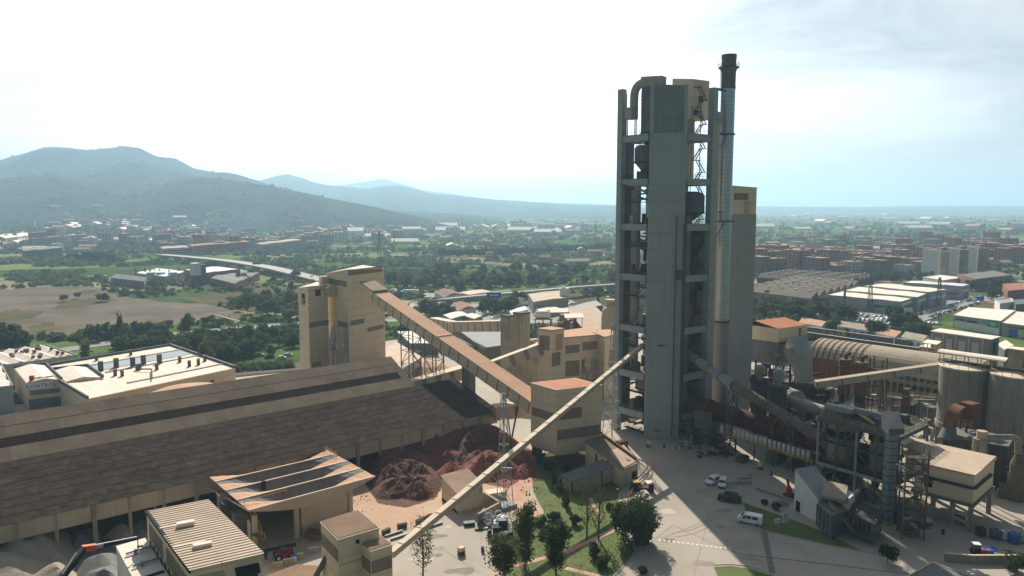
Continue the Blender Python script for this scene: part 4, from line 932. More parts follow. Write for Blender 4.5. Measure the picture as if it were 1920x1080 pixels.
# two round filter stacks with ring galleries
for i, (u, v0, v1, vr, lab_) in enumerate(((1422, 685, 770, 713, 'left round filter stack with a ring gallery behind the inclined duct'), (1458, 693, 772, 726, 'right round filter stack with a ring gallery behind the inclined duct'))):
    y0 = 208 - i * 10; p = D(u, v1, y0); zt, zr = D(u, v0, y0).z, D(u, vr, y0).z
    t = thing('filter_stack', lab_, 'filter', (p.x, p.y, 0), 'round filter stacks')
    MB().lathe((p.x, p.y, 0), [(2.1, 0), (2.1, zr - .2)], 18).build('column', 'steel', t, smooth=True)
    MB().lathe((p.x, p.y, zr - .15), [(2.9, 0), (2.9, .2)], 20).build('gallery_floor', 'steel_dark', t)
    MB().lathe((p.x, p.y, zr + .1), [(.8, 0), (.8, 1.6), (1.45, 2.0), (1.45, zt - zr - 1.2), (1.6, zt - zr - 1.1), (1.6, zt - zr - .6), (.9, zt - zr)], 16).build('drum', 'steel_light', t, smooth=True)
    MB().tube([(p.x + 2.8 * math.cos(2 * math.pi * k / 20), p.y + 2.8 * math.sin(2 * math.pi * k / 20), zr + 1.1) for k in range(21)], .06, 5).build('hand_rail', 'steel_tan', t)
    for k in range(12): a = math.pi * k / 6; MB().beam((p.x + 2.8 * math.cos(a), p.y + 2.8 * math.sin(a), zr), (p.x + 2.8 * math.cos(a), p.y + 2.8 * math.sin(a), zr + 1.1), .07, .07).build('rail_post', 'steel_tan', t)
    for k in range(8): a = math.pi * k / 4; MB().tube([(p.x + 2.15 * math.cos(a), p.y + 2.15 * math.sin(a), 0), (p.x + 2.15 * math.cos(a), p.y + 2.15 * math.sin(a), zr - .2)], .22, 6).build('flute', 'steel', t)
lattice(fo, (*D(1458, 690, 215).xy, 12), (*D(1458, 690, 215).xy, 21.2), 1.6, 1.6, 4, 'steel_tan', .1)
hp_ = thing('horizontal_duct', 'long pale horizontal duct lit along its top behind the steel silos', 'duct', (*D(1505, 760, 196).xy, 0))
MB().tube([D(1462, 744, 205), D(1500, 758, 197), D(1560, 775, 188)], 1.5, 14).build('pipe', 'duct', hp_, smooth=True)
for u, v, y in ((1480, 752, 200), (1540, 770, 190)): q = D(u, v, y); MB().beam((q.x, q.y, 0), (q.x, q.y, q.z - 1), .5, .5).build('leg', 'steel_dark', hp_)
dm = thing('cooler_housing', 'low rounded cooler housing with ribs behind the filter stacks', 'housing', (*D(1480, 745, 212).xy, 0))
MB().tube([D(1470, 742, 214), D(1494, 752, 206)], 3.0, 16).build('shell', 'duct', dm, smooth=True)
q = D(1482, 747, 210); MB().box((q.x, q.y, q.z / 2 - 1), (8, 4, q.z - 2), math.atan2(-8, 6)).build('plinth', 'concrete_dark', dm)

# ------------------------------------------------------------------ barrel-vaulted hall
a0, a1 = G(1516, 668, 12), G(1775, 709, 12); ad = (a1 - a0).normalized(); an = Vector((-ad.y, ad.x, 0)); La = (a1 - a0).length + 8; hw = 8.5
bv = thing('vaulted_hall', 'long dusty barrel-vaulted hall with dark roof ribs at its left end', 'hall', (*(a0 + ad * La / 2).xy, 0))
def arch(s, k, n=14, r=0): t = math.pi * k / n; return a0 + ad * s + an * (hw - (hw + r) * math.cos(t)) + Vector((0, 0, (5.6 + r) * math.sin(t)))
b = MB(); n = 14; S = [0, 18, La]
for s0, s1 in ((0, 18), (18, La)):
    for k in range(n): b.quad(arch(s0, k), arch(s1, k), arch(s1, k + 1), arch(s0, k + 1))
b.f.append(tuple()) if False else None
b.build('vault', 'vessel_tan', bv, smooth=True)
for i in range(9):
    q = MB(); s0 = .6 + i * 2.1
    for k in range(n): q.quad(arch(s0, k, r=.1), arch(s0 + .55, k, r=.1), arch(s0 + .55, k + 1, r=.1), arch(s0, k + 1, r=.1))
    q.build('roof_rib', 'rust_dark', bv)
for e in (0, La - .1):
    q = MB(); q.add([arch(e, k) for k in range(n + 1)], (tuple(range(n + 1)),)); q.build('gable_end', 'cream_dusty', bv)
w0, w1 = a0.xy, (a0 + ad * La).xy
def vw(t0, t1, z0, z1, m, name='wall_panel', th=.4, off=0): 
    n_ = an.xy * -1; p, q = lerp(w0, w1, t0), lerp(w0, w1, t1)
    MB().prism([p - n_ * (th - off), q - n_ * (th - off), q + n_ * off, p + n_ * off], z0, z1).build(name, m, bv)
vw(0, 1, 0, 4.6, 'concrete_old'); vw(0, .34, 4.62, 11.95, 'rust'); vw(.34, 1, 10.6, 11.95, 'cream_dusty'); vw(.34, 1, 7.9, 9.3, 'concrete_old')
for i in range(17): vw(.34 + i * .66 / 17, .34 + i * .66 / 17 + .011, 4.62, 10.6, 'concrete_old', 'pilaster', .5, .12)
for i in range(9): vw(i * .038, i * .038 + .004, 4.6, 11.9, 'rust_dark', 'wall_rib', .4, .12)
MB().prism([(a0 + an * 2 * hw).xy, (a0 + ad * La + an * 2 * hw).xy, (a0 + ad * La + an * (2 * hw + .4)).xy, (a0 + an * (2 * hw + .4)).xy], 0, 12).build('rear_wall', 'concrete_old', bv)
MB().prism([w0, w1, (a0 + ad * La + an * 6).xy, (a0 + an * 6).xy], 6.5, 6.7).build('inner_floor', 'concrete_dark', bv)
# two rusty tanks and pipework in front of it
for i, (u, lab_) in enumerate(((1582, 'left rust-orange cylindrical tank in front of the vaulted hall'), (1613, 'right rust-orange cylindrical tank in front of the vaulted hall'))):
    y0 = 222 - i * 4; p = D(u, 740, y0); zt = D(u, 673 + i * 6, y0).z; zb1 = D(u, 737 + i * 2, y0).z
    t = thing('rusty_tank', lab_, 'tank', (p.x, p.y, 0), 'rusty tanks'); MB().lathe((p.x, p.y, zb1), [(1.8, 0), (1.8, zt - zb1)], 18).build('shell', 'rust', t, smooth=True)
    MB().tube([(p.x, p.y, zt), (p.x + .3, p.y, zt + 1.4), (p.x + 1.5, p.y, zt + 1.8)], .55, 8).build('elbow', 'rust_dark', t); MB().lathe((p.x, p.y, 0), [(1.4, 0), (1.4, zb1)], 10).build('stand', 'steel_dark', t)
tf = thing('pipe_rack', 'rusty steel frame with pipes right of the rusty tanks', 'frame', (*D(1640, 720, 214).xy, 0))
rr = random.Random(12); q0 = D(1628, 740, 216); q1 = D(1652, 740, 212)
for p in (q0, q1, q0 + an * 3, q1 + an * 3): MB().beam((p.x, p.y, 0), (p.x, p.y, D(1640, 672, 214).z), .3, .3).build('post', 'rust_dark', tf)
for k in range(6): z = 3 + k * 2.8; MB().beam((q0.x, q0.y, z), (q1.x, q1.y, z + (1.5 if k % 2 else 0)), .25, .25).build('rail', 'rust_dark', tf)
MB().tube(smooth_path([(q0.x - 8, q0.y + 4, 16.5), (q0.x, q0.y + 1, 16.5), (q1.x, q1.y, 16), (q1.x + 1, q1.y - 1, 3)], 4), .35, 8).build('pipe', 'rust_dark', tf, smooth=True)

# ------------------------------------------------------------------ thin tan gallery with A-frame legs
g0, g1 = D(1528, 716, 203), D(1772, 681, 199)
tg, *_ = gallery('thin tan gallery crossing to the top of the pale silos on A-shaped legs', g0, g1, 2.2, 1.7, 'duct', 'vessel_tan', 6, 'steel_tan')
for u, v in ((1651, 762), (1667, 765)):
    p = D(u, v, 198); q = D(1657, 703, 202); MB().beam((p.x, p.y, 0), (q.x + (u - 1659) * .06, q.y, q.z - 1.2), .5, .5).build('leg', 'steel_tan', tg)
for u, v, w in ((1571, 765, 1577), (1592, 770, 1586)): p = D(u, v, 196); q = D(w, 710, 202); MB().beam((p.x, p.y, 0), (q.x, q.y, q.z - 1.2), .4, .4).build('leg', 'steel_tan', tg)

# ------------------------------------------------------------------ pale silos
s0 = Vector((119.2, 190.5)); sstep = Vector((.64, -.768)) * 11.9
for i, lab_ in enumerate(('left of the two big pale cement silos at the right edge', 'right of the two big pale cement silos at the right edge')):
    p = s0 + sstep * i; zt = 23.0; t = thing('cement_silo', lab_, 'silo', (p.x, p.y, 0), 'big pale silos')
    MB().lathe((p.x, p.y, 8.3), [(5.7, 0), (5.7, zt - 8.3)], 40).build('shell', 'silo', t, smooth=True)
    MB().lathe((p.x, p.y, zt + .01), [(5.85, 0), (5.85, .35), (5.3, .4), (.2, 1.1)], 40).build('roof', 'trim', t)
    for k in range(8):
        a = 2 * math.pi * k / 8 + .3; MB().box((p.x + 5.0 * math.cos(a), p.y + 5.0 * math.sin(a), 4.1), (1.3, 1.0, 8.2), a).build('pier', 'concrete_old', t)
    MB().lathe((p.x, p.y, 6.9), [(6.0, 0), (6.0, 1.38)], 32).build('ring_beam', 'concrete_old', t); MB().lathe((p.x, p.y, .5), [(1.0, 0), (4.2, 6.3)], 20).build('cone', 'steel_dark', t)
    MB().tube([(p.x + 5.5 * math.cos(2 * math.pi * k / 24), p.y + 5.5 * math.sin(2 * math.pi * k / 24), zt + 1.4) for k in range(25)], .07, 5).build('hand_rail', 'yellow', t)
    for k in range(16): a = math.pi * k / 8; MB().beam((p.x + 5.5 * math.cos(a), p.y + 5.5 * math.sin(a), zt + .3), (p.x + 5.5 * math.cos(a), p.y + 5.5 * math.sin(a), zt + 1.4), .08, .08).build('rail_post', 'yellow', t)
rg = thing('silo_gallery', 'white curved roof of the conveyor gallery on top of the pale silos', 'gallery', (*s0, 23))
d2 = sstep.normalized(); n2 = Vector((-d2.y, d2.x))
for nm, sA, sB in (('roof', -6.5, 9.5), ('roof', 13.5, 30)):
    b = MB()
    for k in range(8):
        t0, t1 = math.pi * k / 8, math.pi * (k + 1) / 8
        q = lambda s, t: (*(s0 + d2 * s + n2 * (-2.2 * math.cos(t) + 1.2)), 26.0 + .8 * math.sin(t))
        b.quad(q(sA, t0), q(sB, t0), q(sB, t1), q(sA, t1))
    b.build(nm, 'white_roof', rg, smooth=True)
b = MB()
for s in range(-6, 30, 3):
    for o in (-.2, 2.6): p = s0 + d2 * s + n2 * o; b.beam((*p, 23.4), (*p, 26.1), .14, .14)
b.build('post', 'steel_tan', rg, kind='stuff')
MB().prism([s0 + d2 * -6.5 + n2 * -.4, s0 + d2 * 30 + n2 * -.4, s0 + d2 * 30 + n2 * 2.8, s0 + d2 * -6.5 + n2 * 2.8], 23.9, 24.1).build('floor', 'steel_dark', rg)
p = s0 + d2 * 11.5 + n2 * .8; MB().box((*p, 27.2), (3.4, 3.2, 4.6), GA).build('drive_house', 'concrete_old', rg); MB().box((*p, 29.6), (3.7, 3.5, .2), GA).build('drive_roof', 'white_roof', rg)
# raw concrete block behind the silos
P = para((1858, 636), (1874, 631), (1747, 620.5), 17); cb = lab('crusher_building', 'raw grey concrete building with a flat pale roof behind the silos', 'plant building', P)
MB().prism(P, 0, 16.7).build('wall', 'concrete_dark', cb); MB().prism(grow(P, .4), 16.72, 17.05).build('roof', 'white_roof', cb)
for t in (.0, .2, .42, .64, .86): wall_panel(cb, 'pilaster', P[3], P[0], t, t + .03, 0, 16.6, 'concrete_old', .15)
for t in (.06, .26, .48, .7): wall_panel(cb, 'blind_opening', P[3], P[0], t, t + .11, 9.5, 14.8, 'concrete', .04)
wall_panel(cb, 'doorway', P[0], P[1], .3, .65, 11.2, 15.2, 'black'); wall_panel(cb, 'opening', P[3], P[0], .1, .14, 11.5, 12.6, 'black')
Q = para((1842, 664), (1860, 657), (1724, 649), 10.5); MB().prism(Q, 0, 10.2).build('lower_block', 'concrete_dark', cb); MB().prism(grow(Q, .2), 10.22, 10.5).build('lower_roof', 'white_roof', cb)
Q2 = para((1884, 655), (1900, 647), (1870, 645), 12); MB().prism(Q2, 0, 11.7).build('side_block', 'concrete_dark', cb); MB().prism(grow(Q2, .2), 11.72, 12).build('side_roof', 'white_roof', cb)
sh = thing('canopy_shelter', 'small flat white canopy on a yellow steel stair frame beside the concrete building', 'shelter', (*G(1745, 665, 10).xy, 0))
Q = para((1757, 646), (1766, 640), (1729, 642), 14); MB().prism(Q, 13.7, 14).build('canopy', 'white_roof', sh)
for p in Q: q = p + (ctr(Q) - p) * .12; MB().beam((*q, 0), (*q, 13.7), .25, .25).build('post', 'yellow', sh)
for k in range(4): MB().beam((*Q[0], 2.5 + k * 3), (*Q[3], 4.5 + k * 3 - (k % 2) * 3), .25, .3).build('brace', 'yellow', sh)

# ------------------------------------------------------------------ steel silo structure at the near right
def Gz(u, v, z): return G(u, v, z)
zd = 16.5
dk = [Gz(1535.6, 783, zd), Gz(1686, 820, zd), Gz(1740, 795, zd), Gz(1552, 757, zd)]
ss = thing('silo_structure', 'dense blackened steel silo structure with decks and bracing at the near right', 'steel structure', (*ctr([p.xy for p in dk]), 0))
MB().prism([p.xy for p in dk], zd - .5, zd).build('top_deck', 'steel_dark', ss)
for a, c_ in ((dk[0], dk[1]), (dk[1], dk[2]), (dk[3], dk[2]), (dk[0], dk[3])): MB().beam((*a.xy, zd - .4), (*c_.xy, zd - .4), .35, .9).build('edge_beam', 'steel', ss); railing(ss, [(*a.xy, zd), (*c_.xy, zd)], m='yellow')
zl = 6.2; lo = [p.xy for p in dk]
for i in range(5):
    t = i / 4
    for e, (a, c_) in enumerate(((dk[0], dk[1]), (dk[3], dk[2]))):
        p = a.lerp(c_, t); MB().beam((p.x, p.y, 0), (p.x, p.y, zd - .9), .4, .4).build('column', 'steel_light' if e == 0 and i in (0, 2) else 'steel', ss)
MB().prism([lerp(lo[0], lo[3], .05), lerp(lo[1], lo[2], .05), lerp(lo[1], lo[2], .9), lerp(lo[0], lo[3], .9)], zl - .6, zl - .2).build('silo_floor', 'steel', ss)
for i in range(4):
    a, c_ = dk[0].lerp(dk[1], i / 4), dk[0].lerp(dk[1], (i + 1) / 4)
    for z0, z1 in ((zl, 11.3), (11.3, zd - .9), (0.2, zl - .6)):
        MB().beam((a.x, a.y, z0 if i % 2 else z1), (c_.x, c_.y, z1 if i % 2 else z0), .2, .2).build('brace', 'steel', ss)
    MB().beam((a.x, a.y, 11.3), (c_.x, c_.y, 11.3), .25, .3).build('girt', 'steel', ss); MB().beam((a.x, a.y, zl - .4), (c_.x, c_.y, zl - .4), .3, .7).build('girder', 'steel_light', ss)
rr = random.Random(21)
for k in range(16):
    p = lerp(lerp(lo[0], lo[1], rr.uniform(.05, .95)), lerp(lo[3], lo[2], rr.uniform(.05, .95)), rr.uniform(.1, .9)); h = rr.uniform(.6, 2.2)
    (MB().box((*p, zd + h / 2), (rr.uniform(.6, 2), rr.uniform(.6, 1.6), h), rr.uniform(0, 1)) if k % 2 else MB().lathe((*p, zd), [(.6, 0), (.6, h), (.3, h + .5)], 10)).build('machine', rr.choice(['steel', 'steel_tan', 'duct', 'white', 'steel_dark', 'steel_light']), ss)
for u0, v0, u1, v1, zq in ((1575, 762, 1672, 785, 18), (1550, 760, 1600, 772, 18.5)):
    MB().beam(Gz(u0, v0, zq), Gz(u1, v1, zq), 1.3, 1.2).build('screw_conveyor', 'steel_light', ss)
MB().tube([Gz(1592, 765, 17.5), Gz(1640, 795, 17.2)], .35, 8).build('pipe', 'yellow', ss)
for u, w_, lab_, vt_, vb_ in ((1579, 29, 'wide dusty steel silo hanging inside the black steel structure', 806, 866), (1643, 13, 'narrow dusty steel silo beside the bucket elevator', 815, 880)):
    y0 = 167.5 if u < 1600 else 160; p = D(u, vb_, y0); zb1 = p.z; zt1_ = D(u, vt_, y0).z; r_ = w_ / FPX * y0 * 1.0
    t = thing('steel_silo', lab_, 'silo', (p.x, p.y, zl))
    MB().lathe((p.x, p.y, zb1), [(r_, 0), (r_, zt1_ - zb1), (r_ * .97, zt1_ - zb1 + .01), (r_ * .97, zd - .6 - zb1)], 28).build('shell', 'vessel_tan', t, smooth=True)
    MB().lathe((p.x, p.y, zb1 - .5), [(r_ + .25, 0), (r_ + .25, .5)], 28).build('skirt', 'steel_tan', t)
    MB().lathe((p.x, p.y, zb1 - 4.5), [(.6, 0), (r_ * .95, 4)], 20).build('cone', 'steel_dark', t)
    for k in range(10 if u < 1600 else 5): a = math.pi + math.pi * k / (9 if u < 1600 else 4); MB().box((p.x + (r_ + .2) * math.cos(a), p.y + (r_ + .2) * math.sin(a), zt1_ - .4), (.5, .9, 1.7), a).build('roof_bracket', 'steel_dark', t)
be0 = D(1662, 985, 146); be1 = D(1662, 818, 150)
be = thing('bucket_elevator', 'tall blue-grey boxed bucket elevator on the front of the steel silo structure', 'elevator', (be0.x, be0.y, 0))
nseg = 13; zt1_ = D(1661, 818, 146).z + .6
MM('elev', (0.20, 0.245, 0.26), .12, .5)
for i in range(nseg): MB().box((be0.x, be0.y, (i + .5) * zt1_ / nseg), (2.0, 1.5, zt1_ / nseg - .06), .35).build('casing', 'elev', be)
for i in range(nseg + 1): MB().box((be0.x, be0.y, i * zt1_ / nseg + .05), (2.25, 1.75, .1), .35).build('flange', 'steel_dark', be)
MB().prism([(be0.x - 1.3, be0.y - 1.2), (be0.x + 2.2, be0.y - .6), (be0.x + 3.4, be0.y + 4.2), (be0.x - .2, be0.y + 4)], zt1_, [zt1_ + 1.2, zt1_ + 1.2, zt1_ + 3.4, zt1_ + 3.4]).build('head', 'steel', be)
# stair tower
sb = [G(1685, 1012).xy, G(1712, 1022).xy, G(1733, 1002).xy, G(1706, 993).xy]; sb = [Vector((82.5, 141.5)) + Vector(o) for o in ((-2.3, -1.6), (1.6, -2.4), (2.6, 1.2), (-1.3, 2.0))]
cst = D(1706, 1015, 140); off = Vector((cst.x, cst.y)) - ctr(sb); sb = [p + off for p in sb]
stt = thing('stair_tower', 'open rusty steel stair tower right of the bucket elevator', 'stair tower', (*ctr(sb), 0))
for p in sb: MB().beam((*p, 0), (*p, zd + 1.6), .25, .25).build('column', 'rust_dark' if p is sb[1] else 'steel_tan', stt)
nf = 7
for i in range(nf):
    z0, z1 = i * zd / nf, (i + 1) * zd / nf
    MB().prism(sb, z1 - .12, z1).build('landing', 'steel_dark', stt) if i % 1 == 0 and i == nf - 1 else None
    for a, c_ in zip(sb, sb[1:] + sb[:1]): MB().beam((*a, z1), (*c_, z1), .16, .22).build('girt', 'steel_tan', stt)
    a, c_ = (sb[0].lerp(sb[3], .3), sb[1].lerp(sb[2], .3)) if i % 2 else (sb[1].lerp(sb[2], .7), sb[0].lerp(sb[3], .7)); f = MB()
    for o in (-.4, .4): oo = (sb[3] - sb[0]).normalized() * o; f.beam((*(a + oo), z0), (*(c_ + oo), z1), .08, .25)
    for k in range(9): q = a.lerp(c_, (k + .5) / 9); f.box((*q, z0 + (z1 - z0) * (k + .5) / 9), (.3, .9, .05), .1)
    f.build('stair_flight', 'steel_tan', stt, kind='stuff'); railing(stt, [(*sb[0], z1), (*sb[1], z1), (*sb[2], z1)], m='steel_tan', step=1.3)
    q = (sb[0] if i % 2 else sb[1]).lerp(sb[3] if i % 2 else sb[2], .5); MB().box((*q, z1), (1.6, 3.2, .1), .1).build('landing', 'steel_dark', stt)
# machinery under and in front of the silos
mc = thing('loading_machine', 'dark glazed loading station with yellow stairs under the steel silos', 'machine', (*G(1600, 1000).xy, 0))
P = para((1640, 985), (1655, 960), (1590, 962), 4.4); MB().prism(P, .6, 4.2).build('cabin', 'steel', mc); MB().prism(grow(P, .3), 4.22, 4.5).build('cabin_roof', 'steel_dark', mc)
wall_panel(mc, 'window', P[3], P[0], .05, .9, 2.2, 3.8, 'glass')
for k in range(6): wall_panel(mc, 'mullion', P[3], P[0], .05 + k * .17, .06 + k * .17, 2.2, 3.8, 'steel_light', .1)
P = para((1560, 968), (1590, 955), (1532, 945), 5); MB().prism(P, .5, 5).build('screen_wall', 'vessel', mc)
for k in range(4): wall_panel(mc, 'brace', P[3], P[0], k * .25, k * .25 + .03, .5, 5, 'steel_dark', .1)
st0, st1 = Gz(1555, 945, 6), Gz(1600, 995, 1.2); MB().beam(st0, st1, 1.1, .2).build('stair', 'yellow', mc); railing(mc, [st0 - Vector((.3, .6, 0)), st1 - Vector((.3, .6, 0))], m='yellow')
a, c_, e_ = Gz(1598, 985, 2.4), Gz(1640, 1002, 2.4), Gz(1662, 990, 2.4); MB().beam(a, c_, 1.4, .15).build('platform', 'steel_dark', mc); railing(mc, [a, c_, e_], m='yellow')
MB().prism([p.xy for p in (Gz(1540, 925, 7), Gz(1585, 935, 7), Gz(1590, 915, 7), Gz(1545, 905, 7))], 6, [6.6, 6.6, 7.6, 7.6]).build('hopper_roof', 'concrete_old', mc)
MB().tube(smooth_path([Gz(1540, 912, 6), Gz(1560, 925, 5), Gz(1590, 932, 5), Gz(1610, 920, 6)], 4), .5, 8).build('pipe', 'duct', mc, smooth=True)
P = para((1592, 935), (1603, 926), (1575, 925), 6.5); MB().prism(P, 5.2, 6.5).build('white_bin', 'white', mc)
for u, v in ((1552, 972), (1576, 985), (1604, 1000), (1640, 1020)): p = G(u, v); MB().beam(p, p + Vector((0, 0, 5)), .22, .22).build('post', 'steel_light', mc)
for k in range(22):
    u = rr.uniform(1545, 1690); v = 880 + (u - 1545) * .42 + rr.uniform(0, 60); p = G(u, v); h = rr.uniform(.8, 4.5)
    (MB().box((p.x, p.y, h / 2), (rr.uniform(.6, 2.4), rr.uniform(.6, 1.8), h), rr.uniform(0, 1.5)) if k % 2 else MB().tube([(p.x, p.y, h), (p.x + rr.uniform(-3, 3), p.y + rr.uniform(-2, 2), h * rr.uniform(.3, 1.6))], rr.uniform(.12, .4), 8)).build('machine_part', rr.choice(['steel', 'steel_dark', 'steel_tan', 'rust_dark', 'vessel']), mc)
# white shed with the steep roof
wa, wb = G(1488, 955).xy, G(1533, 980).xy; wd = (wb - wa).normalized(); wn = Vector((wd.y, -wd.x)); wn = wn if wn.x > 0 else -wn
za, zb_ = D(1490, 881, wa.y).z, D(1533, 938, wb.y).z
ws = thing('white_shed', 'white shed with a steep grey roof dropping to the right beside the steel silos', 'shed', (*((wa + wb) / 2), 0))
W4 = [wa, wb, wb + wn * 5.0, wa + wn * 5.0]
MB().prism(W4, .02, [za, zb_, zb_, za]).build('wall', 'white', ws); MB().prism([wa - wd * .2, wb + wd * .3, wb + wd * .3 + wn * 5.2, wa - wd * .2 + wn * 5.2], [za + .03, zb_ + .03, zb_ + .03, za + .03], [za + .2, zb_ + .2, zb_ + .2, za + .2]).build('roof', 'grey_clad', ws)
a = wa + wd * .8; q = MB(); q.prism([wa + wd * .6 - wn * .05, wa + wd * 1.9 - wn * .05, wa + wd * 1.9 + wn * .1, wa + wd * .6 + wn * .1], .05, 2.3); q.build('doorway', 'black', ws)
# tan building on columns
P = para((1827, 892), (1865, 861.5), (1716, 866), 11.8); P2_ = P
tb = lab('raised_building', 'tan building with a dusty sheet roof raised on concrete columns at the right', 'plant building', P)
MB().prism(P, 5.9, [11.7, 12.2, 12.2, 11.7]).build('wall', 'cream', tb)
b = MB(); Q = grow(P, .35); b.rquad((*Q[3], 12.0), (*Q[0], 12.0), (*Q[1], 12.5), (*Q[2], 12.5)); b.rquad((*Q[0], 11.95), (*Q[3], 11.95), (*Q[2], 12.45), (*Q[1], 12.45)); b.build('roof', 'roof_tan', tb)
wall_panel(tb, 'edge_trim', Q[0], Q[1], 0, 1, 11.8, 12.15, 'trim', .05)
wall_panel(tb, 'ledge', P[3], P[0], .02, 1, 9.0, 9.5, 'steel_dark', .5); wall_panel(tb, 'ledge', P[0], P[1], 0, .8, 9.0, 9.5, 'steel_dark', .5)
wall_panel(tb, 'window', P[3], P[0], .18, .32, 7.2, 8.9, 'black', .04)
MB().prism(grow(P, .6), 5.3, 5.88).build('slab', 'concrete_dark', tb)
for i in (0.03, .34, .67, .97):
    for j in (.04, .96): p = lerp(lerp(P[3], P[0], i), lerp(P[2], P[1], i), j); MB().box((*p, 2.65), (.8, .8, 5.3), math.atan2((P[0] - P[3]).y, (P[0] - P[3]).x)).build('column', 'concrete_old', tb)
MB().prism([lerp(P[2], P[3], .0), lerp(P[2], P[3], .5), lerp(P[2], P[3], .5) + (P[2] - P[1]) * .35, P[2] + (P[2] - P[1]) * .35], 5.9, 12.0).build('rear_wing', 'cream', tb)
b = MB(); q = [P[2] + (P[1]-P[2])*.0, lerp(P[2], P[3], .62), lerp(P[2], P[3], .62) + (P[2] - P[1]) * .42, P[2] + (P[2] - P[1]) * .42]; b.rquad((*q[1], 12.45), (*q[0], 12.45), (*q[3], 12.7), (*q[2], 12.7)); b.build('rear_roof', 'roof_tan', tb)
# rust elbow duct, frame and cyclone at the right
yy = 172; re_ = thing('elbow_duct', 'rust-brown elbow duct ending in a blue-grey cone near the pale silos', 'duct', (*D(1785, 810, yy).xy, 8))
MB().tube([D(1775, 826, yy - 1), D(1781, 802, yy)], [2.1, 1.45], 16).build('cone', 'vessel', re_, smooth=True)
pts = smooth_path([D(1781, 801, yy), D(1784, 785, yy), D(1790, 773, yy + 1), D(1798, 768, yy + 3)], 4); MB().tube(pts, 1.7, 4).build('elbow', 'rust', re_)
fr = thing('steel_gantry', 'tall rusty steel frame behind the rust-brown elbow duct', 'frame', (*D(1812, 810, 175).xy, 0))
for u, y in ((1800, 176), (1812, 173), (1824, 176), (1812, 179)): p = D(u, 800, y); MB().beam((p.x, p.y, 0), (p.x, p.y, D(1812, 765, 175).z), .4, .4).build('post', 'rust_dark', fr)
q = D(1818, 770, 175); MB().box((q.x, q.y, q.z), (3.4, 3, 4), .4).build('bin', 'rust_dark', fr)
for k in range(5): a, c_ = D(1800, 770 + k * 18, 176), D(1824, 778 + k * 18, 176); MB().beam(a, c_, .25, .25).build('brace', 'rust_dark', fr)
cy_ = thing('dust_cyclone', 'pale round dust cyclone with a long horizontal pipe beside the raised building', 'cyclone', (*D(1835, 860, 158).xy, 0))
p = D(1836, 852, 158); zt = D(1836, 822, 158).z; MB().lathe((p.x, p.y, zt - 6), [(.4, 0), (1.4, 2.6), (1.4, 6)], 18).build('body', 'silo', cy_, smooth=True)
q = D(1841, 815, 158); MB().lathe((q.x, q.y, zt + .02), [(1.05, 0), (1.05, 1.7)], 16).build('cap', 'cream_dusty', cy_, smooth=True)
MB().tube([D(1843, 819, 158), D(1900, 820, 158), D(1909, 824, 158), D(1910, 850, 158)], [.65, .65, .75, .75], 12).build('pipe', 'silo', cy_, smooth=True)
for dx in (-1.1, 1.1):
    for dy in (-1.1, 1.1): MB().beam((p.x + dx, p.y + dy, 0), (p.x + dx, p.y + dy, zt - 1.5), .2, .2).build('leg', 'steel', cy_)
q = D(1910, 862, 158); MB().lathe((q.x, q.y, 0), [(1.6, 0), (1.6, q.z - 1), (.8, q.z + 1.2)], 12).build('fan_base', 'steel_tan', cy_)
rr = random.Random(33)
pj = thing('pipe_jumble', 'jumble of grey pipes, ducts and small machines at the right edge behind the raised building', 'machinery', (*G(1900, 890).xy, 0))
for k in range(46):
    u, v = rr.uniform(1872, 1925), rr.uniform(850, 935); p = G(u, v); h = rr.uniform(1, 6)
    q = (MB().box((p.x, p.y, h / 2), (rr.uniform(.6, 2), rr.uniform(.6, 2), h), rr.uniform(0, 1.5)) if k % 3 == 0 else MB().tube([(p.x, p.y, 0), (p.x, p.y, h), (p.x + rr.uniform(-3.5, 3.5), p.y + rr.uniform(-2, 2), h + rr.uniform(-.5, .5))], rr.uniform(.12, .4), 8))
    q.build('pipe' if k % 3 else 'machine', rr.choice(['steel', 'steel_light', 'duct', 'steel_tan', 'steel_dark', 'white']), pj)
P = para((1905, 900), (1940, 892), (1890, 890), 5); house('pump_house', 'low cream house with a shallow roof at the right edge', 'plant building', P, 0, [4.6, 4.6, 5.4, 5.4], 'cream', 'roof_tan')
# clutter between the buildings at the right: conveyor decks, walkways, posts
for (lab_, bx, n, sd_) in (('dark tangle of walkways, pipes and machines behind the steel silos', (1500, 1760, 735, 800), 70, 3), ('dark pipes and machines under the filter house', (1395, 1520, 700, 765), 50, 4), ('dark machines and small sheds between the kiln and the steel silos', (1490, 1545, 800, 880), 22, 5)):
    rr = random.Random(sd_); t = thing('process_equipment', lab_, 'machinery', (*G((bx[0] + bx[1]) / 2, bx[3]).xy, 0))
    for k in range(n):
        u, v = rr.uniform(bx[0], bx[1]), rr.uniform(bx[2], bx[3]); v += (u - bx[0]) * .12; p = G(u, v); h = rr.uniform(1.5, 9); m = rr.choice(['steel', 'steel_dark', 'steel_dark', 'rust_dark', 'steel_tan', 'duct', 'concrete_dark'])
        if k % 3 == 0: MB().box((p.x, p.y, h / 2), (rr.uniform(1, 4), rr.uniform(1, 3), h), GA).build('machine', m, t)
        elif k % 3 == 1: MB().tube([(p.x, p.y, 0), (p.x, p.y, h), (p.x + rr.uniform(-6, 6), p.y + rr.uniform(-4, 4), h)], rr.uniform(.15, .6), 8).build('pipe', m, t)
        else:
            q = p + Vector((rr.uniform(-7, 7), rr.uniform(-5, 5), 0)); MB().beam((p.x, p.y, h), (q.x, q.y, h), .9, .15).build('walkway', m, t); MB().beam((p.x, p.y, 0), (p.x, p.y, h), .2, .2).build('post', 'steel_tan', t); railing(t, [(p.x, p.y, h), (q.x, q.y, h)], m=rr.choice(['steel_tan', 'yellow']))
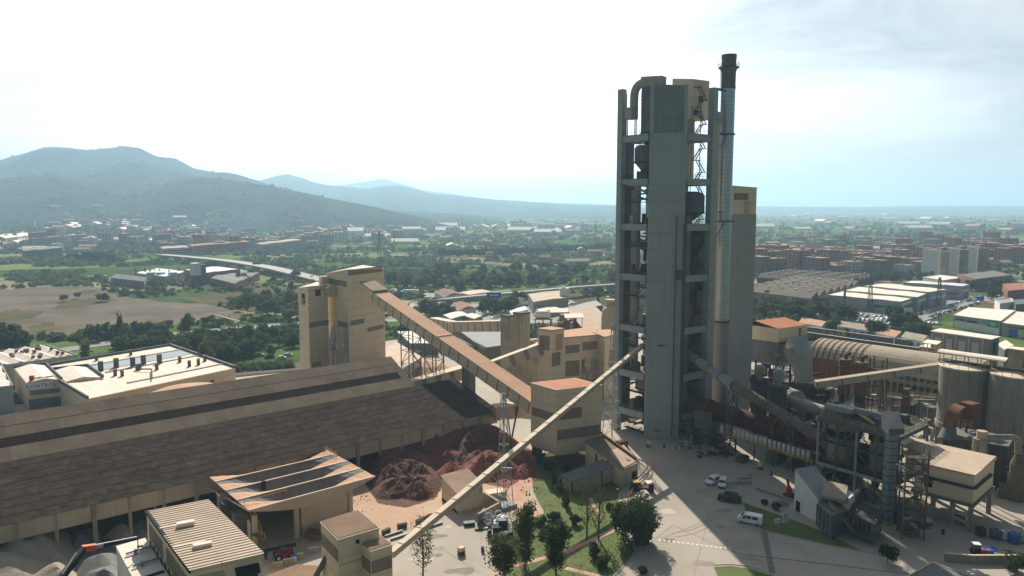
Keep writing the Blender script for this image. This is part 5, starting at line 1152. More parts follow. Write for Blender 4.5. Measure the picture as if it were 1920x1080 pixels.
for u, v, y in ((1642, 740, 172), (1740, 758, 170)):
    p = D(u, v, y); t = thing('lamp_post', 'grey lamp post standing above the deck of the steel silos' if u < 1700 else 'grey lamp post left of the rust-brown elbow duct', 'lamp post', (p.x, p.y, 0))
    MB().tube([(p.x, p.y, 0), (p.x, p.y, p.z)], .1, 6).build('pole', 'steel_light', t); MB().box((p.x - .4, p.y, p.z), (1.1, .35, .18)).build('lamp', 'white', t)
bh = thing('bin_house', 'dark steel bin house behind the rust-brown elbow duct and its gantry', 'plant building', (*G(1815, 800).xy, 0))
P = [Vector(o) for o in ((103, 171), (113, 163), (119, 170), (109, 178))]; MB().prism(P, 0, 10.5).build('wall', 'steel_dark', bh); MB().prism(grow(P, .4), 10.52, 10.8).build('roof', 'concrete_dark', bh)
for k in range(5): wall_panel(bh, 'wall_rib', P[0], P[1], .1 + k * .2, .13 + k * .2, 0, 10.4, 'rust_dark', .2)
# finer steelwork on the silo structure: walkways with rails, cross braces, pipes
rr = random.Random(91)
for z in (zl, 11.3):
    for a, c_ in ((dk[0], dk[1]), (dk[1], dk[2]), (dk[0], dk[3])):
        o = (a - c_).normalized(); o = Vector((o.y, -o.x, 0)) * (.7 if (a, c_) != (dk[0], dk[3]) else -.7)
        MB().beam((a.x + o.x, a.y + o.y, z + .05), (c_.x + o.x, c_.y + o.y, z + .05), 1.1, .12).build('walkway', 'steel_dark', ss); railing(ss, [(a.x + o.x * 1.7, a.y + o.y * 1.7, z + .1), (c_.x + o.x * 1.7, c_.y + o.y * 1.7, z + .1)], m='steel_tan', step=1.8)
for k in range(34):
    a, c_ = dk[0].lerp(dk[1], rr.random()), dk[3].lerp(dk[2], rr.random()); p, q = a.lerp(c_, rr.uniform(-.05, .25)), a.lerp(c_, rr.uniform(.1, .6)); z0, z1 = rr.uniform(1, 16), rr.uniform(1, 16)
    if k % 2: MB().tube([(p.x, p.y, z0), (q.x, q.y, z0), (q.x, q.y, z1)], rr.uniform(.08, .22), 6).build('pipe', rr.choice(['steel', 'steel_tan', 'duct', 'yellow', 'steel_dark']), ss)
    else: MB().beam((p.x, p.y, z0), (q.x, q.y, z1), .14, .14).build('brace', rr.choice(['steel', 'steel_dark', 'steel_tan']), ss)
for k in range(14):
    p = dk[0].lerp(dk[1], k / 13); MB().beam((p.x, p.y, zd), (p.x + rr.uniform(-.5, .5), p.y, zd + rr.uniform(1.2, 3.4)), .1, .1).build('roof_post', 'steel_tan', ss)
# ------------------------------------------------------------------ folded-roof canopy building
zc = 8.6
cF, cR, cB, cL = G(466, 957, zc), G(703, 893, zc), G(606, 839, zc), G(385, 888, zc)
cn = thing('folded_canopy', 'loading shelter with a folded dusty concrete roof of long triangular troughs', 'canopy', (*ctr([p.xy for p in (cF, cR, cB, cL)]), 0))
nf = 4; ns = 14
def edge(t, s): return cB.lerp(cF, t) if False else (cL.lerp(cF, t)).lerp(cB.lerp(cR, t), s)     # t back -> front, s left -> right
for i in range(nf):
    t0, t1 = i / nf, (i + 1) / nf
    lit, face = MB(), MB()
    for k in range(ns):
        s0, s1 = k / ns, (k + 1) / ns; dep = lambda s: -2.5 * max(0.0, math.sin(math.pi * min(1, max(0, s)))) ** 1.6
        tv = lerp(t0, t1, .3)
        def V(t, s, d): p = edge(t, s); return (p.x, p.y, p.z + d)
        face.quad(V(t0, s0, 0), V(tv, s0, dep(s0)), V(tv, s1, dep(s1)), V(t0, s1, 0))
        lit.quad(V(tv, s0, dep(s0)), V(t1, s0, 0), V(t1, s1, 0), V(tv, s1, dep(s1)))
    face.build('shade_toned_face', 'concrete_dark', cn); lit.build('sun_toned_slope', 'dusty_orange', cn)  # darker steep faces and paler slopes paint in how sunlight falls on one roof
    a, c_ = edge(t1, 0), edge(t1, 1); MB().beam(a + Vector((0, 0, .05)), c_ + Vector((0, 0, .05)), .3, .16).build('fold_ridge', 'trim', cn)
a, c_ = edge(0, 0), edge(0, 1); MB().beam(a + Vector((0, 0, .05)), c_ + Vector((0, 0, .05)), .3, .16).build('fold_ridge', 'trim', cn)
b = MB()
for k in range(ns):
    s0, s1 = k / ns, (k + 1) / ns; h = lambda s: .25 + 2.3 * math.sin(math.pi * s); p, q = edge(1.0, s0), edge(1.0, s1)
    b.quad((p.x, p.y, p.z - h(s0)), (q.x, q.y, q.z - h(s1)), q, p)
b.build('front_fascia', 'cream_dusty', cn)
MB().beam(edge(0, .01) - Vector((0, 0, 3.0)), edge(1, .01) - Vector((0, 0, .2)), .3, .25).build('edge_beam', 'trim', cn)
w0, w1, w2, w3 = edge(.96, .40).xy, edge(.96, .80).xy, edge(.1, .80).xy, edge(.1, .40).xy
MB().prism([w0, w1, w1.lerp(w2, .06), w0.lerp(w3, .06)], 0, 6.6).build('front_wall', 'cream_dusty', cn); wall_panel(cn, 'plinth', w0, w1, 0, 1, 0, 1.9, 'concrete_old', .2)
MB().prism([w1, w2, w2 + (w0 - w1) * .05, w1 + (w0 - w1) * .05], 0, 6.4).build('side_wall', 'cream_dusty', cn); MB().prism([w3, w2, w2 + (w1 - w2) * .04, w3 + (w0 - w3) * .04], 0, 6.4).build('rear_wall', 'concrete_dark', cn)
for t, s in ((.96, .36), (.96, .8), (.5, .1), (.94, .06), (.1, .1), (.1, .36)): p = edge(t, s); MB().box((p.x, p.y, 3.4), (.8, .8, 6.8), GA).build('column', 'cream_dusty', cn)
for s in (.55, .3, .72): p = edge(.62, s); MB().lathe((p.x, p.y, p.z - 2.6), [(1.3, 0), (1.3, .25), (1.0, .5)], 16).build('roof_hatch', 'white_roof', cn)
p = edge(.55, .27); MB().box((p.x, p.y, p.z - .6), (.7, .6, 2.4), GA).build('vent', 'black', cn)
railing(cn, [edge(.86, .02), edge(.86, .33)], m='yellow'); railing(cn, [edge(.1, .97), edge(.35, .97)], m='yellow')
# steel stairs and machines at its left end
sx = thing('steel_stairs', 'yellow railed steel stairs with landings beside the folded canopy', 'stairs', (*G(480, 1000).xy, 0))
q = [G(450, 952, 6.2), G(470, 965, 6.2), G(484, 1000, 3.2), G(500, 1008, 3.2)]
MB().beam(q[0], q[1], 1.6, .2).build('landing', 'steel_tan', sx); MB().beam(q[2] - Vector((.8, 0, 0)), q[3], 1.6, .2).build('landing', 'steel_tan', sx)
f = MB()
for o in (-.6, .6): f.beam(q[1] + Vector((o, 0, 0)), q[2] + Vector((o, 0, 0)), .12, .3)
for k in range(12): c_ = q[1].lerp(q[2], (k + .5) / 12); f.box(c_, (1.1, .3, .06))
f.build('stair_flight', 'steel_tan', sx, kind='stuff')
for a, c_ in ((q[0], q[1]), (q[1] + Vector((.65, 0, 0)), q[2] + Vector((.65, 0, 0))), (q[2] + Vector((.3, -.8, 0)), q[3] + Vector((0, -.8, 0)))): railing(sx, [a, c_], m='yellow', step=1.2)
for p in q: MB().beam((p.x, p.y, 0), p, .2, .2).build('post', 'steel_tan', sx)
for k, (u, v, zt, w) in enumerate(((430, 940, 7, 3), (448, 958, 6, 2.4), (462, 972, 4, 3), (440, 965, 3, 3), (420, 925, 7.4, 2.4))): p = G(u, v, zt); MB().box((p.x, p.y, zt / 2), (w, w * .7, zt), GA).build('machine', ['steel_dark', 'steel', 'white', 'rust_dark', 'steel_light'][k], sx)

# ------------------------------------------------------------------ corrugated-roof hall in the foreground
P = [G(357.5, 1067.7, 12.4).xy, G(491, 1037, 12.6).xy, G(389, 939.7, 12.0).xy, G(274.4, 960.5, 11.8).xy]; FH = P
fhh = thing('foreground_hall', 'cream hall with a wide ribbed pale roof and two long rooflight boxes', 'plant building', base_of(P))
MB().prism(P, 0, [12.2, 12.4, 11.8, 11.6]).build('wall', 'cream', fhh)
exr = Vector((*(P[3] - P[0]), -.6)); Lr = exr.length; exr.normalize(); eyr = Vector((*(P[1] - P[0]), .2)); Wr = eyr.length; eyr.normalize()
b = MB(); nr = 28; o = Vector((*P[0], 12.42)) - eyr * .25 - exr * .3; Lr += .6; Wr += .5
dr = Lr / nr
for i in range(nr):        # real corrugations, one rib every half metre
    a = [o + exr * (dr * (i + t)) + Vector((0, 0, z)) for t, z in ((0, 0), (.5, 0), (.58, .11), (.92, .11), (1, 0))]
    for p, q_ in zip(a, a[1:]): b.quad(p, q_, q_ + eyr * Wr, p + eyr * Wr)
b.build('roof', 'roof_tan', fhh)
MB().beam((*P[3], 12.0), (*P[0], 12.0), .5, .4).build('gutter', 'black', fhh)
for t in (.33, .66): p = lerp(P[0], P[1], .01); MB().beam((*lerp(lerp(P[0], P[3], t), lerp(P[1], P[2], t), .0), 12.6 - .6 * t), (*lerp(lerp(P[0], P[3], t), lerp(P[1], P[2], t), .45), 12.7 - .6 * t), .5, .1).build('ridge_walk', 'trim', fhh)
for u, v in ((348, 981), (379.5, 1021)):
    p = G(u, v, 12.7); d_ = (P[1] - P[0]).normalized(); MB().prism([p.xy + d_ * i * 1.35 + Vector((-d_.y, d_.x)) * j * .5 for i, j in ((-1, -1), (1, -1), (1, 1), (-1, 1))], 12.3, 12.95).build('rooflight_box', 'white_roof', fhh)
wall_panel(fhh, 'band', P[3], P[0], .06, .40, 7.6, 10.4, 'band'); wall_panel(fhh, 'band', P[3], P[0], .48, .96, 7.6, 10.4, 'band'); wall_panel(fhh, 'dirty_panel', P[0], P[1], .08, .46, 2, 11.2, 'concrete_old')
wall_panel(fhh, 'opening', P[0], P[1], .62, .93, 6.5, 11, 'black', .04); n_ = out_n(P[0], P[1]); a, c_ = lerp(P[0], P[1], .60), lerp(P[0], P[1], .95)
b = MB(); b.add([(*a, 11.2), (*c_, 11.2), (*(c_ + n_ * 1.8), 10.4), (*(a + n_ * 1.8), 10.4)], ((0, 1, 2, 3),)); b.build('awning', 'black', fhh)
for i in range(10): wall_panel(fhh, 'downpipe', P[3], P[0], .08 + .09 * i, .086 + .09 * i, 3, 7.4, 'black', .15)
for u, v in ((290, 942), (416, 1060)): p = G(u, v, 13.4); MB().beam((p.x, p.y, 12), (p.x, p.y, 14), .08, .08).build('aerial', 'steel_light', fhh)
# the white annex in front of it, with pipes on the flat roof
zA = 6.8
aF, aB, aR = G(217.5, 1024, zA), G(272, 1008.6, zA), G(330, 1100, zA)
P = [(aF + (aR - aB)).xy, aR.xy, aB.xy, aF.xy]; wx = thing('white_annex', 'white flat-roofed annex with blue-grey pipes across its roof beside the foreground hall', 'plant building', base_of(P))
MB().prism(P, 0, zA - .3).build('wall', 'white', wx); MB().prism(grow(P, .05), zA - .28, zA).build('roof', 'white_roof', wx)
for t in (.75, .5): a, c_ = lerp(P[3], P[0], 1 - t), lerp(P[2], P[1], 1 - t); MB().tube([(*lerp(a, c_, .12), zA + .5), (*lerp(a, c_, .98), zA + .5)], .13, 8).build('pipe', 'blue_paint', wx); MB().tube([(*lerp(a, c_, .12) , zA + .2), (*lerp(a, c_, .98), zA + .2)], .08, 6).build('pipe', 'steel_light', wx); MB().lathe((*lerp(a, c_, .45), zA), [(.3, 0), (.3, .8)], 8).build('valve', 'steel_light', wx)
for t0, t1 in ((.78, .83), (1.0, 1.05)): a, c_ = lerp(P[3], P[0], t0 - .1), lerp(P[2], P[1], t0 - .1); e_ = lerp(P[3], P[0], t1 - .1); MB().prism([lerp(a, c_, .1), lerp(a, c_, .95), lerp(a, c_, .95) + (e_ - a), lerp(a, c_, .1) + (e_ - a)], zA + .005, zA + .05).build('roof_slot', 'black', wx)
p = lerp(lerp(P[3], P[0], .14), lerp(P[2], P[1], .14), .7); MB().box((*p, zA + .03), (.9, .7, .06), GA).build('hatch', 'black', wx)

# ------------------------------------------------------------------ small two-part cream tower in the foreground
zt = 15.0
P = [G(634, 1012.6, zt).xy, G(710.4, 990.6, zt).xy, G(671.5, 958, zt).xy, G(601.5, 980, zt).xy]
sm = thing('small_tower', 'small cream tower in two steps with ribbed brown roofs at the bottom of the picture', 'tower', base_of(P))
MB().prism(P, 0, zt - .05).build('wall', 'cream', sm)
def ribroof(parent, P, z, m, n, name='roof', along=True):
    A, B_, C_, D_ = [Vector((*p, z)) for p in P]; b = MB()
    for i in range(n):
        for t, h, t2, h2 in ((0, 0, .5, 0), (.5, 0, .6, .12), (.6, .12, .9, .12), (.9, .12, 1, 0)):
            f0, f1 = (i + t) / n, (i + t2) / n
            b.quad(A.lerp(B_, f0) + Vector((0, 0, h)), A.lerp(B_, f1) + Vector((0, 0, h2)), D_.lerp(C_, f1) + Vector((0, 0, h2)), D_.lerp(C_, f0) + Vector((0, 0, h)))
    return b.build(name, m, parent)
Q = grow(P, .15); MB().prism(Q, zt - .04, zt + .1).build('roof_edge', 'trim', sm); Q = grow(P, -.05); ribroof(sm, [Q[0], Q[3], Q[2], Q[1]], zt + .12, 'roof_brown', 24)
wall_panel(sm, 'band', P[3], P[0], .02, .98, 11.4, 13.4, 'band')
for t in (.33, .66): wall_panel(sm, 'joint', P[0], P[1], 0, 1, 3 + t * 12, 3.06 + t * 12, 'band')
p = lerp(P[0], P[1], .45); MB().box((*(p + out_n(P[0], P[1]) * .3), 14), (.5, .8, .3), .3).build('flood_lamp', 'black', sm)
zs = 13.2; S4 = [G(695, 1034.6, zs).xy, G(735, 1021.7, zs).xy, G(705, 998, zs).xy, G(671.5, 1015, zs).xy]
MB().prism(S4, 0, zs - .05).build('step_wall', 'cream', sm); MB().prism(grow(S4, .12), zs - .04, zs + .1).build('step_roof_edge', 'trim', sm); Q = grow(S4, -.05); ribroof(sm, [Q[0], Q[3], Q[2], Q[1]], zs + .12, 'roof_brown', 14, 'step_roof')
wall_panel(sm, 'band', S4[3], S4[0], .03, .97, 9.6, 11.6, 'band'); wall_panel(sm, 'band', S4[0], S4[1], .03, .97, 9.6, 11.6, 'band')
wall_panel(sm, 'window', S4[0], S4[1], .35, .6, 6.3, 7.5, 'glass'); wall_panel(sm, 'window_frame', S4[0], S4[1], .31, .64, 7.5, 7.7, 'steel_dark')
a, c_ = G(613, 1043, 10), G(590, 1085, 6); MB().beam(a, c_, .9, .7).build('chute', 'steel', sm)
P = para((575, 1090), (640, 1065), (490, 1085), 4); lr = house('low_shed', 'low shed with a ribbed rusty roof left of the small foreground tower', 'shed', P, 0, 3.8, 'cream_dusty', 'roof_brown'); ribroof(lr, [P[1], P[2], P[3], P[0]], 4.1, 'roof_brown', 30, 'roof_ribs')

# ------------------------------------------------------------------ hut and retaining wall by the red heap
z0, z1 = 4.6, 6.4
P = [G(857, 924.5, 4.6).xy, G(905, 908, 5.0).xy, G(876, 879, 6.0).xy, G(828, 892, 5.6).xy]
ht = thing('hut', 'small cream hut with a ribbed brown roof tilted towards the yard beside the red heap', 'hut', base_of(P))
MB().prism(P, 0.05, [4.5, 4.9, 5.9, 5.5]).build('wall', 'cream', ht)
Q = grow(P, .3); A = [Vector((*q, z)) for q, z in zip(Q, (4.62, 5.02, 6.02, 5.62))]; b = MB(); n = 26
for i in range(n):
    for t, h, t2, h2 in ((0, 0, .5, 0), (.5, 0, .6, .1), (.6, .1, .9, .1), (.9, .1, 1, 0)):
        f0, f1 = (i + t) / n, (i + t2) / n; up = lambda h: Vector((0, 0, h)); b.quad(A[0].lerp(A[1], f0) + up(h), A[0].lerp(A[1], f1) + up(h2), A[3].lerp(A[2], f1) + up(h2), A[3].lerp(A[2], f0) + up(h))
b.build('roof', 'roof_brown', ht)
wall_panel(ht, 'fan_grille', P[0], P[1], .86, .98, 3.4, 4.4, 'steel_light'); wall_panel(ht, 'base_joint', P[3], P[0], 0, 1, .05, .6, 'black', .04)
rw = thing('retaining_wall', 'low block wall bending round the pile of white bags', 'wall', (*G(905, 965).xy, 0))
wp = [G(900, 938), G(938, 962), G(896, 985)]
for a, c_ in zip(wp, wp[1:]):
    n = max(2, int((c_ - a).length / 1.1))
    for j in range(3):
        for i in range(n): p, q = a.lerp(c_, i / n), a.lerp(c_, (i + .97) / n); MB().beam((p.x, p.y, .42 + j * .83), (q.x, q.y, .42 + j * .83), .55, .8).build('block', 'concrete_old', rw)
bc = thing('yellow_container', 'small flat tan container behind the block wall beside the mast', 'container', (*G(930, 940).xy, 0)); p = G(929, 938); MB().box((p.x, p.y, 1.05), (4.4, 2.4, 2.1), R(25)).build('body', 'cream', bc); MB().box((p.x, p.y, 2.15), (4.5, 2.5, .12), R(25)).build('lid', 'trim', bc)
rr = random.Random(4)
bags = thing('bag_heap', 'heap of pale blue-white plastic bags and rings against the block wall', 'bags', (*G(925, 982).xy, 0))
for k in range(26):
    p = G(rr.uniform(903, 948), rr.uniform(972, 987)); r_ = rr.uniform(.4, .75); m = MB(); m.lathe((p.x, p.y, rr.uniform(0, .9)), [(.2, 0), (r_, r_ * .35), (r_ * .95, r_ * .9), (.25, r_ * 1.25)], 9)
    m.build('bag', rr.choice(['white', 'steel_light', 'car_white']), bags, smooth=True)
for k in range(5): p = G(rr.uniform(908, 940), rr.uniform(972, 984)); MB().tube([(p.x + .7 * math.cos(2 * math.pi * t / 12), p.y + .5 * math.sin(2 * math.pi * t / 12), 1.7 + .5 * math.sin(2 * math.pi * t / 12)) for t in range(13)], .14, 6).build('ring', 'white', bags)
items = [(880, 985, 2.2, 1.2, .7, 'steel_dark', 'dark scrap bin left of the bag heap'), (898, 993, 1.6, 1.0, .35, 'steel', 'flat grey pallet in front of the bag heap'), (909, 992, 1.2, .8, .3, 'steel_light', 'small light pallet in front of the bag heap'), (918, 1007, 1.0, .3, 1.3, 'black', 'square black frame standing alone on the pale concrete'), (932, 1000, 1.6, 1.4, 1.4, 'black', 'black machine box beside the poplars'), (943, 994, 1.8, 1.4, 2.2, 'steel_dark', 'tall dark cabinet beside the poplars'), (941, 1011, 2.2, 1.6, 1.0, 'steel_tan', 'round-backed machine part lying next to the poplars'), (953, 1005, 1.6, 1.2, .9, 'steel_dark', 'small dark crate nearest the poplars'), (713, 1002, .1, .1, .1, 'black', ''), (724, 1001, 1.9, .7, .9, 'rust_dark', 'rusty kerb block nearest the small tower'), (754, 990, 1.9, .7, .9, 'rust_dark', 'rusty kerb block in the middle of the pale yard'), (788, 981, 2.0, .8, .9, 'rust_dark', 'rusty kerb block beside the dark mound'), (646, 958, 1.2, 1.4, 2.4, 'steel_dark', 'dark electric cabinet at the right end of the canopy'), (640, 952, 2.2, 1.6, 1.8, 'steel_tan', 'grey machine at the right end of the canopy')]
for u, v, a, b_, h, m, lab_ in items:
    if not lab_: continue
    p = G(u, v); t = thing('yard_object', lab_, 'crate' if 'crate' in lab_ else 'equipment', (p.x, p.y, 0)); t.rotation_euler.z = rr.uniform(0, 1)
    q = MB(); q.box((0, 0, h * .45 + .08), (a, b_, h * .9)); q.build('body', m).parent = t; q = MB(); q.box((0, 0, h + .02), (a * 1.08, b_ * 1.08, h * .08)); q.build('lid', 'steel_dark' if m != 'steel_dark' else 'steel').parent = t
    q = MB(); q.box((-a * .3, 0, .03), (a * .15, b_ * 1.02, .08)); q.build('skid', 'bark').parent = t; q = MB(); q.box((a * .3, 0, .03), (a * .15, b_ * 1.02, .08)); q.build('skid', 'bark').parent = t
    for ch in t.children: ch.location = (0, 0, 0)
for i, (u0, v0, u1, v1) in enumerate(((722, 1008, 755, 997), (732, 1014, 766, 1003), (790, 988, 815, 979), (806, 990, 830, 982))):
    a, c_ = G(u0, v0), G(u1, v1); t = thing('steel_beam', ('pale steel beam lying nearest the small tower', 'pale steel beam lying in front of the first one', 'pale steel beam beside the dark mound', 'pale steel beam under the thin conveyor')[i], 'beam', a.lerp(c_, .5))
    for z in (.1, .42): MB().beam((a.x, a.y, z), (c_.x, c_.y, z), .35, .06).build('flange', 'steel_light', t)
    MB().beam((a.x, a.y, .26), (c_.x, c_.y, .26), .06, .3).build('web', 'steel_light', t)
p = G(808, 975); mo = thing('dark_mound', 'small dark mound of soil beside the steel beams', 'mound', p); MB().lathe(p, [(1.5, 0), (1.3, .7), (.7, 1.2), (.1, 1.35)], 14).build('soil', 'soil_dark', mo, smooth=True)

# ------------------------------------------------------------------ heaps of earth, sand and stone
def heap(name, label, outline, hfun, m, step=0.7, cat='heap', noise=.5, seed=0):
    P = [G(u, v).xy for u, v in outline]; x0, x1 = min(p.x for p in P), max(p.x for p in P); y0, y1 = min(p.y for p in P), max(p.y for p in P)
    nx, ny = int((x1 - x0) / step) + 2, int((y1 - y0) / step) + 2
    def inside(x, y):
        d = 1e9; c_ = False
        for i in range(len(P)):
            a, b_ = P[i], P[i - 1]
            if (a.y > y) != (b_.y > y) and x < (b_.x - a.x) * (y - a.y) / (b_.y - a.y) + a.x: c_ = not c_
            ab = b_ - a; t = max(0, min(1, ((x - a.x) * ab.x + (y - a.y) * ab.y) / max(1e-6, ab.length_squared))); d = min(d, math.hypot(x - a.x - ab.x * t, y - a.y - ab.y * t))
        return d if c_ else -d
    vs = []
    for j in range(ny):
        for i in range(nx):
            x, y = x0 + i * step, y0 + j * step; d = inside(x, y)
            h = min(hfun(x, y), max(0, d) * .85) + fbm(x / 2.2, y / 2.2, seed, 4) * noise * min(1, max(0, d) * .5)
            # erosion gullies running down the faces
            h -= abs(fbm(x / 1.3 + y / 5, y / 6, seed + 5, 3)) * noise * 1.5 * min(1, max(0, d) * .4)
            vs.append((x, y, max(h, 0.0) + .06 if d > -step else -0.5))
    b = MB(); b.v = vs
    for j in range(ny - 1):
        for i in range(nx - 1):
            q = (j * nx + i, j * nx + i + 1, (j + 1) * nx + i + 1, (j + 1) * nx + i)
            if max(vs[k][2] for k in q) > 0.0: b.f.append(q)
    t = thing(name, label, cat, (*ctr(P), 0)); b.build('soil' if cat == 'heap' else 'stone', m, t, smooth=False); return t
def dumps(f, seed, box, n, h0, h1):
    rr = random.Random(seed); C = [(*G(rr.uniform(*box[:2]), rr.uniform(*box[2:])).xy, rr.uniform(h0, h1), rr.uniform(.6, .85)) for _ in range(n)]
    return lambda x, y: max(f(x, y), max(h - math.hypot(x - a, y - b_) * s for a, b_, h, s in C))
def cones(C): return lambda x, y: max(h - math.hypot(x - cx_, y - cy_) * s for cx_, cy_, h, s in C)
def ridge(C):
    def f(x, y):
        best = 0
        for (ax, ay), (bx, by), h, s in C:
            dx, dy = bx - ax, by - ay; t = max(0, min(1, ((x - ax) * dx + (y - ay) * dy) / (dx * dx + dy * dy))); best = max(best, h * (1 + .22 * fbm(t * 9, h, 2, 3) * 2) - math.hypot(x - ax - dx * t, y - ay - dy * t) * s)
        return best
    return f
g = lambda u, v: tuple(G(u, v).xy)
heap('red_earth_heap', 'big heap of dark red earth with gullied faces in front of the long hall', [(668, 868), (720, 838), (800, 820), (900, 812), (960, 822), (1004, 850), (1008, 890), (950, 915), (900, 905), (830, 915), (750, 905), (690, 905)], dumps(ridge([(g(705, 882), g(800, 852), 5.4, .66), (g(800, 852), g(925, 836), 6.4, .68), (g(900, 890), g(985, 872), 4.4, .75)]), 1, (700, 985, 850, 895), 26, 2.6, 4.8), 'soil_red', .42, seed=3, noise=1.0)
heap('grey_earth_heap', 'grey-brown mixed rubble heap behind and among the red earth', [(820, 850), (870, 822), (930, 818), (985, 838), (985, 868), (900, 888), (840, 880)], dumps(ridge([(g(850, 862), g(900, 848), 6.0, .75), (g(900, 848), g(965, 842), 6.8, .75)]), 2, (845, 975, 845, 875), 14, 3, 5.4), 'soil_dark', .42, seed=8, noise=1.1)
heap('brown_earth_heap', 'rounded dark brown earth heap at the near end of the red earth', [(684, 905), (705, 880), (760, 868), (815, 880), (832, 905), (815, 935), (760, 952), (710, 944)], dumps(ridge([(g(712, 900), g(760, 892), 4.4, .66), (g(760, 892), g(812, 898), 4.0, .68), (g(735, 922), g(800, 916), 3.2, .62)]), 3, (708, 815, 895, 930), 12, 2.2, 4.0), 'soil_dark', .42, seed=12, noise=1.0)
heap('sand_heap', 'tall smooth grey sand heap at the bottom left corner', [(-60, 1010), (40, 985), (120, 990), (150, 1010), (140, 1060), (160, 1110), (-100, 1140)], cones([(*g(35, 1060), 5.2, .55), (*g(85, 1042), 5.6, .6), (*g(0, 1085), 5, .5), (*g(110, 1085), 3.2, .5)]), 'sand', .5, seed=20, noise=.25)
heap('sand_heap', 'low dark grey sand heap between the crane boom and the white annex', [(130, 1040), (190, 1020), (230, 1030), (240, 1100), (150, 1120)], cones([(*g(190, 1068), 3.0, .45), (*g(200, 1095), 3, .4)]), 'concrete_dark', .5, seed=23, noise=.2)
heap('sand_heap', 'small round tan sand heap near the hall columns', [(192, 1008), (215, 990), (245, 985), (262, 1000), (235, 1015)], cones([(*g(228, 1003), 2.6, .65)]), 'sand', .4, seed=25, noise=.15)
heap('stone_heap', 'heap of coarse grey stones behind the crane boom', [(100, 1005), (125, 990), (165, 990), (190, 1000), (185, 1025), (130, 1040)], cones([(*g(140, 1018), 3.0, .5), (*g(165, 1012), 2.4, .5)]), 'gravel', .35, 'stone heap', seed=31, noise=1.1)
heap('stone_heap', 'heap of coarse dark stones against the foreground hall', [(236, 1000), (255, 978), (280, 970), (285, 1005), (262, 1015)], cones([(*g(268, 1000), 3.4, .5)]), 'gravel', .35, 'stone heap', seed=35, noise=1.1)
def boulders(parent, n, box, r0, r1, m, seed, z=lambda u, v: 0):
    rr = random.Random(seed); b = MB()
    for k in range(n):
        u, v = rr.uniform(box[0], box[1]), rr.uniform(box[2], box[3]); p = G(u, v); r_ = rr.uniform(r0, r1)
        b.lathe((p.x, p.y, z(u, v)), [(r_ * .6, 0), (r_, r_ * .5), (r_ * .7, r_ * 1.1), (.05, r_ * 1.3)], 6)
    return b
o = boulders(None, 60, (975, 1010, 870, 930), .08, .25, 'soil_red', 2).build('loose_stones', 'soil_red'); o['kind'] = 'stuff'; o['label'] = 'loose red stones scattered on the track below the heap'
o = boulders(None, 50, (640, 700, 920, 960), .06, .2, 'soil_orange', 6).build('loose_clods', 'soil_orange'); o['kind'] = 'stuff'; o['label'] = 'loose clods of orange earth scattered near the canopy'

# ------------------------------------------------------------------ vehicles
def wheel(parent, x, y, r_=.33, w=.22):
    t = MB().tube([(x, y - w / 2, r_), (x, y + w / 2, r_)], r_, 16).build('tyre', 'tyre', parent, smooth=True); MB().tube([(x, y - w / 2 - .012, r_), (x, y + w / 2 + .012, r_)], r_ * .58, 12).build('rim', 'steel_light', t)
def vehicle(name, label, prof, glass, Lc, Wc, wx, paint, cat, loc=(0, 0, 0), rz=0, r_=.33, win_z=None, windows=()):
    """prof: side outline (x, z) of the body; glass: list of side-window outlines"""
    t = thing(name, label, cat)
    b = MB(); n = len(prof); zmx = max(z for x, z in prof); tum = lambda z: 1 - .13 * max(0, (z - 1.0)) / max(.5, zmx - 1.0)
    for s in (-1, 1): b.v += [(x, s * Wc / 2 * tum(z), z) for x, z in prof]
    b.f = [tuple(range(n)), tuple(range(2 * n - 1, n - 1, -1))] + [((i + 1) % n, i, i + n, (i + 1) % n + n) for i in range(n)]
    b.build('body', paint, t)
    for wn in glass:
        for s in (-1, 1):
            q = MB(); P = [(x, s * (Wc / 2 * tum(z) + .012), z) for x, z in wn]; q.add(P, (tuple(range(len(P))) if s > 0 else tuple(range(len(P)))[::-1],)); q.build('side_window', 'glass', t)
    for nm, (x0, z0), (x1, z1) in windows:
        d = Vector((x1 - x0, 0, z1 - z0)).normalized(); nn = Vector((d.z, 0, -d.x)) * (.012 if nm == 'windscreen' else -.012); nn = -nn if (nn.x < 0) == (nm == 'windscreen') else nn
        q = MB(); q.add([(x0 + nn.x, -Wc / 2 * tum(z0) * .88, z0 + nn.z), (x0 + nn.x, Wc / 2 * tum(z0) * .88, z0 + nn.z), (x1 + nn.x, Wc / 2 * tum(z1) * .86, z1 + nn.z), (x1 + nn.x, -Wc / 2 * tum(z1) * .86, z1 + nn.z)], ((0, 1, 2, 3),)); q.build(nm, 'glass', t)
    for x in wx:
        for s in (-1, 1): wheel(t, x, s * (Wc / 2 - .12), r_)
    xf = max(x for x, z in prof); xr = min(x for x, z in prof)
    for s in (-1, 1):
        MB().box((xf - .05, s * Wc * .36, .72), (.12, .34, .16)).build('headlight', 'car_white', t); MB().box((xr + .03, s * Wc * .42, .95), (.08, .16, .4)).build('tail_light', 'red_paint', t)
        MB().box((xf - 1.45, s * (Wc / 2 + .1), 1.12), (.12, .2, .16)).build('mirror', 'black', t)
    MB().box((xf + .0, 0, .42), (.08, Wc * .92, .2)).build('bumper', 'steel_dark', t)
    t.location = loc; t.rotation_euler.z = rz; return t
